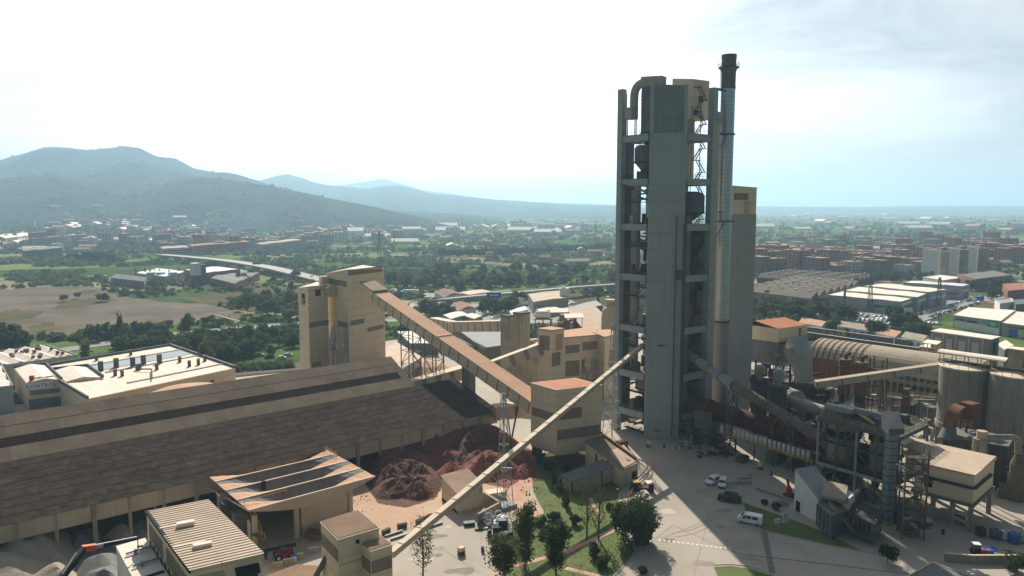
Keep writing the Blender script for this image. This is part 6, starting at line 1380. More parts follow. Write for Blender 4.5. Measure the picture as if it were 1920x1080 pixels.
def compact(label, loc, rz, paint='car_white'):
    pr = [(-2.1, .3), (-2.15, .8), (-2.05, 1.35), (-1.85, 1.78), (-.1, 1.82), (.55, 1.62), (1.15, 1.08), (2.0, .88), (2.15, .55), (2.1, .3)]
    gl = [[(-1.85, 1.1), (-1.72, 1.62), (-.95, 1.66), (-.95, 1.1)], [(-.85, 1.1), (-.85, 1.66), (-.1, 1.66), (-.05, 1.1)], [(.03, 1.1), (-.02, 1.66), (.45, 1.56), (.98, 1.1)]]
    return vehicle('compact_van', label, pr, gl, 4.3, 1.75, (1.35, -1.3), paint, 'car', loc, rz, .32, windows=(('windscreen', (1.12, 1.1), (.58, 1.6)), ('rear_window', (-2.06, 1.2), (-1.88, 1.68))))
def van(label, loc, rz, paint='car_white'):
    pr = [(-2.5, .32), (-2.55, .9), (-2.5, 1.5), (-2.4, 1.9), (-1.9, 1.98), (.7, 1.98), (1.15, 1.82), (1.85, 1.2), (2.45, .98), (2.55, .6), (2.5, .32)]
    gl = [[(-.35, 1.15), (-.35, 1.72), (.62, 1.72), (.62, 1.15)], [(.75, 1.15), (.75, 1.72), (1.05, 1.68), (1.5, 1.2)], [(-1.7, 1.15), (-1.7, 1.72), (-.5, 1.72), (-.5, 1.15)]]
    return vehicle('delivery_van', label, pr, gl, 5.1, 1.95, (1.6, -1.55), paint, 'van', loc, rz, .36, windows=(('windscreen', (1.82, 1.24), (1.18, 1.78)), ('rear_window', (-2.5, 1.3), (-2.42, 1.78))))
def heading(a, b_): d = G(*b_) - G(*a); return math.atan2(d.y, d.x)
compact('white compact van parked on the left of a pair in the tower shade', G(1337, 906.5), heading((1346, 902), (1326, 909)))
compact('white compact van parked on the right of a pair in the tower shade', G(1355, 911), heading((1358, 905), (1352, 917)))
van('black van parked alone beside the grass verge', G(1368, 940), heading((1384, 942), (1352, 937)), 'car_black')
van('white van with black windows driving past the grass verge', G(1406, 980), heading((1424, 984), (1388, 977)))
# lorry load of rubble near the round tree
tk = thing('rubble_lorry', 'open-topped lorry body filled with boards and white and blue rubble beside the round tree', 'lorry', G(1205, 955)); rz = heading((1204, 968), (1206, 925))
def bx(name, c_, d, m, par=tk): o_ = MB().box(c_, d).build(name, m); o_.parent = par; o_.location = (0, 0, 0); return o_
L_ = 8.0
bx('bed', (0, 0, 1.1), (L_, 2.5, .25), 'steel_dark'); bx('side_board', (0, 1.25, 1.9), (L_, .1, 1.5), 'steel_tan'); bx('side_board', (0, -1.25, 1.9), (L_, .1, 1.5), 'steel_tan'); bx('tail_board', (-L_ / 2, 0, 1.9), (.1, 2.4, 1.5), 'steel_tan'); bx('cab', (L_ / 2 + 1.2, 0, 1.8), (1.8, 2.4, 2.4), 'steel_dark'); bx('cab_roof', (L_ / 2 + 1.1, 0, 3.1), (1.6, 2.3, .2), 'rust_dark')
for x in (-3, -1.8, 2.6): 
    for s in (-1, 1): o_ = MB().tube([(x, s * 1.0 - .15, .5), (x, s * 1.0 + .15, .5)], .5, 14).build('wheel', 'tyre'); o_.parent = tk
rr = random.Random(17)
for k in range(34): o_ = MB().box((rr.uniform(-3.7, 3.7), rr.uniform(-1, 1), rr.uniform(1.7, 2.8)), (rr.uniform(.4, 1.6), rr.uniform(.3, 1.0), rr.uniform(.1, .5)), rr.uniform(0, 3)).build('rubble', rr.choice(['white', 'white', 'cream', 'blue_paint', 'steel_light', 'roof_brown', 'dusty_orange'])); o_.parent = tk
tk.rotation_euler.z = rz
for i, (u, v, lab_) in enumerate(((1192, 918, 'dark machine with a yellow top left of the rubble lorry'), (1217, 920, 'dark machine with a pale top right of the rubble lorry'))):
    p = G(u, v); t = thing('yard_machine', lab_, 'machine', p); MB().box((p.x, p.y, .9), (1.5, 2.6, 1.8), .1).build('body', 'black', t); MB().box((p.x, p.y, 1.95), (1.6, 2.0, .3), .1).build('top', 'yellow' if i == 0 else 'white_roof', t)
    for dx in (-.5, .5): MB().tube([(p.x + dx - .12, p.y - 1.1, .4), (p.x + dx + .12, p.y - 1.1, .4)], .4, 12).build('wheel', 'tyre', t)
# pipe rails curving down from the end house
pr_ = thing('pipe_rail', 'pair of brown pipes curving along the edge of the lawn from the end house', 'pipes', (*G(1200, 900).xy, 0))
for o_ in (0, 7):
    Q = smooth_path([G(u + o_ * (1 if i < 3 else .6), v + o_ * .4) for i, (u, v) in enumerate(((1196, 868), (1208, 873), (1213, 884), (1200, 900), (1186, 915), (1179, 930), (1177, 955)))], 6)
    MB().tube([(p.x, p.y, 1.0) for p in Q], .14, 6).build('pipe', 'rust_dark', pr_, smooth=True)
    for p in Q[::5]: MB().beam((p.x, p.y, 0), (p.x, p.y, 1), .1, .1).build('pipe_post', 'steel_tan', pr_)
# telehandler
th_ = thing('telehandler', 'red telehandler with a black boom parked under the folded canopy', 'telehandler', G(533, 1046)); rz = heading((547, 1036), (515, 1043))
bx('body', (0, 0, 1.0), (2.6, 1.6, .9), 'red_paint', th_); bx('engine_cover', (-.9, -.5, 1.65), (1.6, .8, .5), 'red_paint', th_); bx('cab', (.1, .5, 1.85), (1.3, .85, 1.2), 'glass', th_); bx('cab_roof', (.1, .5, 2.5), (1.35, .9, .1), 'black', th_); bx('boom', (.6, -.15, 2.1), (5.6, .45, .5), 'black', th_); bx('fork_carriage', (3.3, -.15, 1.3), (.3, 1.5, 1.3), 'black', th_)
for x in (-1.2, 1.2):
    for s in (-1, 1): o_ = MB().tube([(x, s * .95 - .22, .62), (x, s * .95 + .22, .62)], .62, 16).build('tyre', 'tyre', smooth=True); o_.parent = th_; q = MB().tube([(x, s * .95 - .24, .62), (x, s * .95 + .24, .62)], .3, 10).build('rim', 'white'); q.parent = o_
th_.rotation_euler.z = rz
for i, (u, v) in enumerate(((521, 1064), (541, 1058), (560, 1048), (588, 1036))):
    p = G(u, v); t = thing('barrier_block', ('tan concrete barrier block nearest the foreground hall', 'second tan barrier block from the foreground hall', 'third tan barrier block, beside the white box', 'tan barrier block nearest the small tower')[i], 'barrier', (p.x, p.y, 0), 'barrier blocks'); MB().prism([p.xy + Vector(o_) for o_ in ((-.95, -.5), (.95, .1), (.85, .5), (-1.05, -.1))], .02, 1.0).build('block', 'concrete_old', t); MB().beam((p.x - .9, p.y - .25, 1.04), (p.x + .85, p.y + .3, 1.04), .3, .07).build('cap', 'trim', t)
p = G(551, 1052); t = thing('white_box', 'small white box standing on the ground between the barrier blocks', 'box', p); MB().box((p.x, p.y, .55), (1.0, .9, 1.1), .3).build('body', 'white', t); MB().box((p.x, p.y, 1.14), (1.05, .95, .08), .3).build('lid', 'blue_paint', t)
# crane boom reaching over the sand
cb_ = thing('crane', 'lorry crane with a black lower arm and a shiny jointed boom over the sand heaps', 'crane', (*G(100, 1105).xy, 0))
y0 = 112; k0_, k1_, k2_ = D(108, 1082, 104), D(156, 1030, y0), D(258, 1009.5, 118)
MB().beam(k0_ - Vector((0, 0, .8)), k1_, .8, .9).build('lower_arm', 'black', cb_); MB().beam(k0_ + Vector((.4, .5, .1)), k1_.lerp(k0_, .3) + Vector((.1, .1, .6)), .3, .3).build('ram', 'steel', cb_)
MB().beam(k1_ + Vector((-.2, 0, .1)), k1_.lerp(k2_, .22), .8, .9).build('joint', 'orange_paint', cb_)
for i in range(5): a, c_ = k1_.lerp(k2_, .2 + i * .16), k1_.lerp(k2_, .2 + (i + 1) * .16 - .01); MB().beam(a, c_, .62 - i * .08, .55 - i * .07).build('boom_section', 'steel_light' if i == 0 else 'black', cb_); MB().beam(a + Vector((0, 0, .35)), c_ + Vector((0, 0, .33)), .2, .1).build('boom_strip', 'white', cb_)
MB().beam(k2_, k2_ - Vector((0, 0, 2.2)), .12, .12).build('hook_rope', 'black', cb_)
MB().box((k0_.x - 2.5, k0_.y - 3, 1.6), (7, 2.4, 1.2), .6).build('chassis', 'steel_dark', cb_); MB().lathe((k0_.x - .3, k0_.y - .4, 1.5), [(.7, 0), (.5, k0_.z - 2)], 10).build('column', 'black', cb_)
# things on the right of the yard
sg = [(1457, 984, 12, 9, 'white information board on two legs left of a pair at the verge'), (1472, 982, 13, 18, 'tall white information board with lines of text at the verge')]
for i, (u, v, w, h, lab_) in enumerate(sg):
    p = G(u, v + 8); t = thing('sign_board', lab_, 'sign', (p.x, p.y, 0)); wm, hm_ = w / FPX * 150, h / FPX * 155
    MB().box((p.x, p.y, 1.2 + hm_ / 2), (wm, .08, hm_), .25).build('board', 'white', t)
    for s in (-.45, .45): MB().beam((p.x + s * wm, p.y + s * .3 + .1, 0), (p.x + s * wm, p.y + s * .3 + .1, 1.2 + hm_ * .9), .08, .08).build('leg', 'steel', t)
    for k in range(3 + i * 3): MB().box((p.x + .02, p.y - .06, 1.4 + hm_ * (.12 + .14 * k)), (wm * .8, .03, hm_ * .05), .25).build('text_line', 'blue_paint' if i == 0 else 'steel', t)
lf = thing('boom_lift', 'small red machine with a folded arm beside the white shed', 'machine', (*G(1479, 934).xy, 0)); p = G(1479, 934)
MB().box((p.x, p.y, .6), (2.2, 1.4, 1.0), .4).build('base', 'steel_dark', lf); MB().prism([p.xy + Vector(o_) for o_ in ((-.6, -.5), (.5, -.4), (.5, .5), (-.6, .4))], 1.1, [2.2, 2.4, 2.6, 2.3]).build('hood', 'red_paint', lf); MB().beam((p.x, p.y, 2.2), (p.x - .4, p.y + .3, 4.4), .4, .5).build('arm', 'red_paint', lf)
for dx in (-.8, .8): MB().tube([(p.x + dx, p.y - .8, .35), (p.x + dx, p.y - .6, .35)], .35, 12).build('wheel', 'tyre', lf)
rk = thing('steel_rack', 'dark rack of steel bars standing in the tower shade', 'rack', (*G(1396, 908).xy, 0)); p = G(1396, 908)
for k in range(6): MB().beam((p.x - 1.6 + k * .6, p.y, .05), (p.x - 1.6 + k * .6, p.y, 1.6), .12, .12).build('bar', 'steel_dark', rk)
for z in (.4, 1.5): MB().beam((p.x - 1.7, p.y, z), (p.x + 1.6, p.y, z), .12, .12).build('rail', 'rust_dark', rk)
p = G(1463, 945); dp_ = thing('gravel_pile', 'small grey pile of grit beside the low wall at the verge', 'heap', p); MB().lathe(p, [(1.9, 0), (1.3, .5), (.5, .8), (.05, .9)], 14).build('stone', 'gravel', dp_, smooth=True)
a, c_ = G(1418, 918), G(1487, 942); lw = thing('low_wall', 'low grey kerb wall running from the rack to the white shed', 'wall', a.lerp(c_, .5)); MB().beam((a.x, a.y, .3), (c_.x, c_.y, .3), .3, .55).build('course', 'concrete', lw); MB().beam((a.x, a.y, .62), (c_.x, c_.y, .62), .4, .1).build('coping', 'kerb', lw)
rr = random.Random(77)
db = thing('debris_heap', 'heap of white sacks and scrap against the foot of the tall tower', 'debris', (*G(1283, 836).xy, 0))
for k in range(16): p = G(rr.uniform(1268, 1300), rr.uniform(830, 842)); MB().box((p.x, p.y, .3), (rr.uniform(.4, 1.3), rr.uniform(.3, .9), rr.uniform(.2, .7)), rr.uniform(0, 3)).build('sack' if k % 2 else 'scrap', rr.choice(['white', 'steel_light', 'cream', 'steel']), db)
db = thing('debris_heap', 'red and dark scrap heaped below the kiln inlet platform', 'debris', (*G(1335, 850).xy, 0))
for k in range(20): p = G(rr.uniform(1308, 1370), rr.uniform(842, 858)); MB().box((p.x, p.y, .35), (rr.uniform(.4, 1.6), rr.uniform(.3, 1), rr.uniform(.3, .9)), rr.uniform(0, 3)).build('scrap', rr.choice(['red_paint', 'steel_dark', 'rust', 'steel_dark', 'black']), db)
# bottom right corner: wall, tractor and loads, drums, gable roof
wp = [G(1585, 1022), G(1700, 1040), G(1770, 1052), G(1822, 1056), G(1900, 1056), G(1960, 1052)]
bw = thing('boundary_wall', 'low tan wall along the service road at the bottom right', 'wall', (*wp[2].xy, 0))
for a, c_ in zip(wp[2:], wp[3:]): MB().beam((a.x, a.y, .75), (c_.x, c_.y, .75), .3, 1.5).build('panel', 'concrete_old', bw); MB().beam((a.x, a.y, 1.55), (c_.x, c_.y, 1.55), .4, .12).build('coping', 'trim', bw)
tr_ = thing('tractor', 'small tractor with an orange bonnet in the patch of sun at the right', 'tractor', (*G(1838, 1042).xy, 0)); p = G(1838, 1042)
MB().box((p.x + .5, p.y, 1.0), (2.2, 1.0, .8), -.2).build('bonnet', 'orange_paint', tr_); MB().box((p.x - .8, p.y + .1, 1.6), (1.2, 1.2, 1.4), -.2).build('cab', 'glass', tr_); MB().box((p.x - .8, p.y + .1, 2.36), (1.3, 1.3, .12), -.2).build('cab_roof', 'white', tr_)
for dx, dy, r_ in ((-.8, -.8, .7), (-.8, .8, .7), (1.2, -.6, .45), (1.2, .6, .45)): MB().tube([(p.x + dx, p.y + dy - .15, r_), (p.x + dx, p.y + dy + .15, r_)], r_, 14).build('wheel', 'tyre', tr_)
p = G(1856, 1043); t = thing('blue_bin', 'bright blue bin beside the tractor in the sun', 'bin', p); MB().prism([p.xy + Vector(o_) for o_ in ((-1.2, -.6), (1.2, -.8), (1.2, .8), (-1.2, .9))], .05, [1.3, 1.1, 1.5, 1.6]).build('body', 'blue_paint', t); MB().beam((p.x - 1.2, p.y - .7, 1.4), (p.x + 1.2, p.y - .8, 1.25), .15, .15).build('rim', 'blue_paint', t)
t = thing('timber_pile', 'pile of pale broken timber right of the blue bin', 'timber', (*G(1880, 1044).xy, 0))
for k in range(14): p = G(rr.uniform(1868, 1892), rr.uniform(1038, 1050)); MB().beam((p.x - 1, p.y, .15 + .08 * k), (p.x + rr.uniform(.6, 1.4), p.y + rr.uniform(-.8, .8), .2 + .06 * k), .25, .12).build('plank', rr.choice(['cream', 'dusty_orange', 'trim']), t)
for i, (u, v, m, s, lab_) in enumerate(((1866, 1010, 'vessel', 1.6, 'dark blue tank in the shade by the wall, leftmost of the row'), (1885, 1012, 'white', 1.5, 'white square tank in the shade, second of the row'), (1900, 1018, 'blue_paint', 1.7, 'dark blue drum stack in the shade, third of the row'), (1912, 1016, 'steel_light', 1.4, 'pale grey tank in the shade, rightmost of the row'), (1838, 1005, 'steel_dark', 1.5, 'black drum in the shade left of the blue tank'))):
    p = G(u, v); t = thing('liquid_tank', lab_, 'tank', p, 'tanks along the right wall'); MB().box((p.x, p.y, .15), (s, s, .25)).build('pallet', 'bark', t); MB().box((p.x, p.y, .3 + s / 2), (s * .95, s * .95, s)).build('body', m, t); MB().lathe((p.x, p.y, .3 + s), [(.2, 0), (.2, .12)], 8).build('cap', 'black', t)
p = G(1802, 978); compact('white compact van parked in deep shade under the raised building', p, 1.8)
P = para((1680, 1105), (1765, 1095), (1640, 1085), 4.0); gb = thing('gable_shed', 'shed with a grey gable roof peeping in at the bottom right edge', 'shed', (*G(1745, 1080).xy, 0))
pk, l_, r_ = G(1748, 1055, 5.5), G(1698, 1084, 3.6), G(1822, 1082, 3.6); bk = Vector((1.5, -12, 0))
b = MB(); b.add([pk, l_, l_ + bk, pk + bk], ((0, 1, 2, 3),)); b.add([pk, r_, r_ + bk, pk + bk], ((3, 2, 1, 0),)); b.build('roof', 'concrete_dark', gb); b = MB(); b.add([pk - Vector((0, .05, .1)), l_ - Vector((0, .05, .1)), (l_.x, l_.y, 0), (r_.x, r_.y, 0), r_ - Vector((0, .05, .1))], ((0, 4, 3, 2, 1),)); b.build('gable', 'concrete_old', gb)
for a in (l_, r_): MB().beam(pk + Vector((0, .05, .05)), a + Vector((0, .05, .05)), .2, .15).build('verge_trim', 'trim', gb)
# small clutter along the walls: pallets, drums, skips
def clutter(kind, label, uv, rz, group):
    t = thing(kind, label, kind.split('_')[-1], G(*uv), group); k = []
    if kind == 'pallet_stack':
        for i in range(3): k.append(MB().box((0, 0, .1 + .28 * i), (1.2, 1.0, .16)).build('pallet', 'bark'))
        k.append(MB().box((0, 0, 1.15), (1.1, .95, .7)).build('load', 'cream'))
    elif kind == 'oil_drum': k += [MB().lathe((0, 0, 0), [(.32, 0), (.32, .95)], 12).build('body', 'blue_paint', smooth=True), MB().lathe((0, 0, .952), [(.33, 0), (.33, .05)], 12).build('lid', 'steel_dark')]
    else:
        b = MB(); b.prism([(-1.6, -.9), (1.6, -.9), (1.6, .9), (-1.6, .9)], .15, 1.3); k.append(b.build('body', 'rust')); k.append(MB().box((0, 0, 1.36), (3.3, 1.9, .1)).build('rim', 'rust_dark')); k.append(MB().box((0, 0, 1.5), (2.8, 1.5, .35), .1).build('load', 'soil_dark'))
    for o in k: o.parent = t
    t.rotation_euler.z = rz
for i, (kd, uv, lab_) in enumerate((('pallet_stack', (1216, 838), 'pallet stack at the left foot of the blank tower wall'), ('oil_drum', (1245, 840), 'blue drum at the foot of the blank tower wall'), ('waste_skip', (1392, 866), 'rusty skip under the kiln fan tubes'), ('pallet_stack', (1425, 880), 'pallet stack left of the second duct support'), ('oil_drum', (1446, 892), 'blue drum left of the second duct support'), ('waste_skip', (1700, 1000), 'rusty skip beside the stair tower'), ('pallet_stack', (1740, 985), 'pallet stack under the raised building'), ('oil_drum', (1768, 1002), 'blue drum under the raised building'), ('pallet_stack', (676, 1000), 'pallet stack behind the small foreground tower'), ('waste_skip', (590, 1010), 'rusty skip in front of the canopy wall'), ('oil_drum', (640, 990), 'blue drum at the corner of the canopy wall'), ('pallet_stack', (1140, 850), 'pallet stack behind the end house by the tower'), ('waste_skip', (1165, 838), 'rusty skip behind the end house by the tower'), ('pallet_stack', (865, 1040), 'pallet stack alone on the pale yard'), ('oil_drum', (905, 1035), 'blue drum alone on the pale yard'))): clutter(kd, lab_, uv, .3 * i, None)
# ------------------------------------------------------------------ the plain: lots, roads, viaduct
MM('lot', (0.105, 0.088, 0.070), c2=(0.205, 0.178, 0.145), scale=0.03, detail=12, spec=0)
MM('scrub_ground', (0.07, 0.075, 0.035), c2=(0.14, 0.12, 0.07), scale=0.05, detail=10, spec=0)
MM('field_green', (0.085, 0.125, 0.035), 0.15, 0.01, spec=0); MM('field_tan', (0.26, 0.20, 0.14), 0.15, 0.01, spec=0)
MM('ballast', (0.10, 0.085, 0.075), 0.25, 0.3, spec=0)
gsheet('shade_toned_soil', [(1004, 852), (1095, 838), (1122, 868), (1062, 898), (1000, 902), (985, 880)], 'scrub_ground', 0.12)  # dark soil sheet whose colour paints in shade below the transfer house
def rough(pts, a=4, seed=1):
    r_ = random.Random(seed); o = []
    for (u, v), (u2, v2) in zip(pts, pts[1:] + pts[:1]):
        for k in range(6): o.append((u + (u2 - u) * k / 6 + r_.uniform(-a, a), v + (v2 - v) * k / 6 + r_.uniform(-a, a) * .3))
    return o
lot1 = [(-300, 560), (0, 543), (80, 538), (170, 537), (235, 556), (300, 565), (400, 571), (452, 586), (440, 600), (395, 598), (360, 608), (250, 613), (180, 620), (110, 631), (60, 634), (-100, 660), (-300, 690)]
gsheet('waste_ground', rough(lot1, 7), 'lot', 0.05)
for pts in ([(95, 580), (120, 563), (165, 560), (210, 556), (214, 564), (170, 573), (120, 580)], [(-20, 590), (28, 580), (88, 584), (60, 598), (-20, 606)], [(50, 612), (100, 603), (112, 618), (60, 630)], [(150, 546), (180, 544), (190, 549), (160, 552)]):
    gsheet('scrub_patch', rough(pts, 5), 'scrub_ground', 0.09)
for pts, m in (([(330, 560), (450, 540), (560, 535), (560, 560), (470, 585), (400, 572)], 'scrub_ground'), ([(560, 483), (640, 478), (720, 482), (700, 490), (600, 493)], 'field_green'), ([(560, 500), (680, 493), (700, 500), (590, 515)], 'field_green'), ([(900, 492), (1000, 484), (1080, 487), (1120, 492), (1040, 497), (960, 499)], 'field_tan'), ([(1030, 479), (1080, 476), (1160, 477), (1160, 484), (1060, 484)], 'field_tan'), ([(620, 487), (680, 483), (690, 487), (630, 490)], 'white_roof'), ([(730, 543), (830, 541), (830, 552), (740, 556)], 'field_green'), ([(1405, 443), (1500, 441), (1510, 449), (1410, 452)], 'field_green'), ([(1480, 447), (1600, 440), (1620, 447), (1520, 455)], 'field_green'), ([(1620, 428), (1640, 426), (1650, 432), (1622, 434)], 'field_tan'), ([(1060, 545), (1120, 542), (1160, 560), (1080, 575)], 'scrub_ground'), ([(1770, 585), (1830, 565), (1960, 575), (1960, 600), (1800, 600)], 'scrub_ground'), ([(1400, 465), (1460, 463), (1470, 470), (1400, 474)], 'field_green')):
    gsheet('field', rough(pts, 3), m, 0.16)
def road(name, uvs, w, z=0.2, m='road', edge=True, n=8):
    P = smooth_path([G(u, v, z) for u, v in uvs], n); strip(name, P, w, m, z)
    if edge:
        for s in (-1, 1):
            Lf, Rt = ribbon(P, w - 1.0); strip('road_marking', Lf if s < 0 else Rt, .35 if P[0].y < 700 else .6, 'road_white', z + .03)
road('main_road', [(60, 668), (130, 654), (240, 638), (330, 626), (450, 615), (560, 607), (720, 601), (790, 598)], 10)
road('slip_road', [(-40, 525), (40, 522), (110, 521), (200, 516)], 9)
road('ring_road', [(1165, 613), (1080, 604), (940, 605), (860, 607), (800, 597), (778, 583), (786, 572), (815, 565)], 8)
road('ring_road', [(725, 541), (800, 551), (900, 549), (960, 545)], 9); road('ring_road', [(1100, 537), (1130, 545), (1156, 560), (1175, 580)], 9); road('ring_road', [(1080, 577), (1100, 570), (1118, 575), (1100, 590)], 6)
road('street', [(1690, 606), (1740, 590), (1790, 575), (1840, 562), (1880, 553)], 12); road('street', [(1330, 560), (1420, 545), (1600, 522), (1760, 520), (1960, 530)], 9, edge=False)
road('farm_track', [(540, 535), (620, 525), (760, 515), (900, 505), (1000, 495)], 5, m='field_tan', edge=False)
for k, (a, b_, w) in enumerate((((560, 478), (1160, 462), 6), ((700, 495), (1160, 500), 5), ((-30, 478), (500, 466), 8), ((1400, 478), (1960, 455), 5), ((600, 455), (1160, 440), 7))): road('country_road', [a, ((a[0] + b_[0]) / 2, (a[1] + b_[1]) / 2 + 2), b_], w, edge=False)
# paved works behind the plant: car parks, yards
gsheet('car_park', [(1560, 600), (1610, 588), (1690, 578), (1800, 560), (1850, 556), (1830, 570), (1760, 590), (1700, 606), (1640, 606)], 'road', 0.12)
gsheet('service_yard', [(860, 600), (860, 575), (960, 560), (1060, 555), (1100, 575), (1080, 600), (960, 606)], 'road', 0.12)
gsheet('forecourt', [(730, 553), (800, 557), (860, 556), (860, 548), (790, 545), (735, 545)], 'road', 0.1)
# railway
for k, (uvs, w, m, z) in enumerate((([(1505, 630), (1600, 643), (1700, 658), (1760, 668)], 26, 'ballast', .14), ([(-60, 757), (60, 745), (200, 727), (330, 710), (460, 696), (600, 683)], 18, 'ballast', .14))):
    P = [G(u, v) for u, v in uvs]; strip('railway', P, w, m, z)
    for o in ((-9, -7.5, -4, -2.5, 2, 3.5, 7, 8.5) if k == 0 else (-6, -4.5, -1, .5, 4, 5.5)): Lf, _ = ribbon(P, o * 2 if o > 0 else .01); Q = ribbon(P, abs(o) * 2)[0 if o > 0 else 1]; strip('rail', Q, .22, 'steel_light', z + .12)
a, c_ = G(1500, 621), G(1745, 655); tw = thing('track_wall', 'long dark wall along the far side of the railway', 'wall', a.lerp(c_, .5)); MB().beam((a.x, a.y, 1.4), (c_.x, c_.y, 1.4), .4, 2.8).build('panel', 'concrete_dark', tw); MB().beam((a.x, a.y, 2.9), (c_.x, c_.y, 2.9), .7, .2).build('coping', 'white_roof', tw)
a, c_ = G(1505, 634), G(1735, 668); tw = thing('track_wall', 'long dark wall along the near side of the railway behind the vaulted hall', 'wall', a.lerp(c_, .5)); MB().beam((a.x, a.y, 1.6), (c_.x, c_.y, 1.6), .4, 3.2).build('panel', 'rust_dark', tw); MB().beam((a.x, a.y, 3.3), (c_.x, c_.y, 3.3), .7, .2).build('coping', 'white_roof', tw)
def viaduct(name, label, uvs, w, z, npier, n=10):
    P = smooth_path([G(u, v, zz) for (u, v), zz in zip(uvs, z)], n); t = thing(name, label, 'bridge', (*P[len(P) // 2].xy, 0)); Lf, Rt = ribbon(P, w); b = MB()
    for i in range(len(P)): b.v += [(*Lf[i], P[i].z - .9), (*Rt[i], P[i].z - .9), (*Rt[i], P[i].z), (*Lf[i], P[i].z)]
    for i in range(len(P) - 1):
        o = i * 4
        for k in range(4): b.f.append((o + k, o + 4 + k, o + 4 + (k + 1) % 4, o + (k + 1) % 4))
    b.build('deck', 'concrete_old', t); c = MB(); Lf, Rt = ribbon(P, w - 1.4)
    for i in range(len(P) - 1): c.quad((*Rt[i], P[i].z + .05), (*Rt[i + 1], P[i + 1].z + .05), (*Lf[i + 1], P[i + 1].z + .05), (*Lf[i], P[i].z + .05))
    c.build('carriageway', 'kerb', t)
    for S in ribbon(P, w - .3):
        b = MB()
        for i in range(len(P) - 1): b.beam((*S[i], P[i].z + .3), (*S[i + 1], P[i + 1].z + .3), .25, .5)
        b.build('parapet', 'kerb', t, kind='stuff')
    for k in range(npier):
        p = P[int((k + .5) / npier * (len(P) - 1))]
        if p.z > 2.5: MB().box((p.x, p.y, p.z / 2 - .6), (1.6, w * .5, p.z - 1.2), math.atan2(1, .3)).build('pier', 'concrete', t)
viaduct('motorway_bridge', 'long pale motorway bridge crossing the fields towards the left town', [(300, 477), (360, 482), (430, 489), (500, 500), (545, 510), (590, 521), (640, 534)], 17, (7, 7, 7, 6.5, 5, 2.5, .6), 14)
viaduct('viaduct', 'curving grey viaduct behind the long gallery', [(772, 578), (784, 567), (830, 561), (900, 554), (1000, 545), (1080, 538), (1165, 532)], 9, (1, 3, 6, 7, 7, 7, 6), 12)
fb = thing('footbridge', 'small grey footbridge with ramps over the road at the left', 'bridge', (*G(420, 600).xy, 0))
Q = [G(402, 590, 5), G(436, 599, 5.5), G(447, 603, 5.5), G(440, 606, 5)]
for a, c_ in zip(Q, Q[1:]): MB().beam(a, c_, 2.2, .5).build('deck', 'concrete_old', fb)
MB().beam(Q[0], G(382, 600, .4), 2, .4).build('ramp', 'concrete_old', fb); MB().beam(Q[2], G(475, 612, .4), 2, .4).build('ramp', 'concrete_old', fb)
for p in Q: MB().beam((p.x, p.y, 0), p, .5, .5).build('pier', 'concrete_old', fb)
railing(fb, Q, h=1.2)

# ------------------------------------------------------------------ industrial estate at the left
def shed_block(label, F, Rr, Ll, z, wm='grey_clad', rm='white_roof', par=.9, bays=3, name='warehouse', group=None, parm=None, gable=0.0, axis=0, ends=True):
    """flat or low-gabled warehouse with a parapet"""
    P = para(F, Rr, Ll, z); t = thing(name, label, 'warehouse', base_of(P), group)
    MB().prism(P, 0, z - .05).build('wall', wm, t)
    Q = grow(P, -.5); r_ = MB()
    for i in range(bays):      # low ridged roof bays
        if axis == 0: A, B_, C_, D_ = lerp(Q[0], Q[1], i / bays), lerp(Q[0], Q[1], (i + 1) / bays), lerp(Q[3], Q[2], (i + 1) / bays), lerp(Q[3], Q[2], i / bays)
        else: A, B_, C_, D_ = lerp(Q[1], Q[2], i / bays), lerp(Q[1], Q[2], (i + 1) / bays), lerp(Q[0], Q[3], (i + 1) / bays), lerp(Q[0], Q[3], i / bays)
        m0, m1 = (A + B_) / 2, (D_ + C_) / 2; h = gable
        q = MB(); q.rquad((*A, z), (*m0, z + h), (*m1, z + h), (*D_, z)); q.rquad((*m0, z + h), (*B_, z), (*C_, z), (*m1, z + h)); q.add([(*A, z), (*B_, z), (*m0, z + h)], ((0, 1, 2),)); q.build('roof_bay', rm, t)
    if par:
        for a, c_ in zip(P, P[1:] + P[:1]): d = (c_ - a).normalized() * .15; MB().beam((*(a + d), z + par / 2 - .1), (*(c_ - d), z + par / 2 - .1), .3, par).build('parapet', parm or wm, t)
    return t, P
MT['white_roof_ribbed'] = mat('white_roof_ribbed', (0.72, 0.62, 0.52), 0.12, 0.1, lines=('U', 4.0, .10))
t, P = shed_block('long grey factory with a wide white ribbed roof, nearest the railway at the left', (165, 748), (441, 690), (68, 690), 8, 'cream', 'white_roof_ribbed', 0, 1)
for a, c_ in ((P[1], P[2]), (P[2], P[3]), (P[3], P[0])): MB().beam((*a, 8.4), (*c_, 8.4), .5, 1.0).build('parapet', 'steel', t)
wall_panel(t, 'doorway', P[0], P[1], .33, .36, .1, 3, 'band'); wall_panel(t, 'window', P[0], P[1], .62, .75, 4, 5.5, 'glass'); wall_panel(t, 'window', P[0], P[1], .80, .83, 4, 5.5, 'glass')
for k, (u, v) in enumerate(((189, 692), (218, 686), (249, 684), (269, 680), (299, 678), (257, 691), (262, 690), (294, 690), (216, 701), (229, 702), (181, 673), (245, 663), (355, 684), (372, 681), (384, 674), (337, 676))):
    p = G(u, v, 8.6); s = 1.7 if k < 5 else 1.1; MB().box((p.x, p.y, 8.0 + s), (s, s * .8, s * 2), .5).build('roof_fan', 'steel_tan' if k % 2 else 'steel', t)
MB().tube([G(258, 692, 8.9), G(284, 692, 8.9), G(285, 710, 8.9)], .25, 8).build('pipe', 'rust_dark', t)
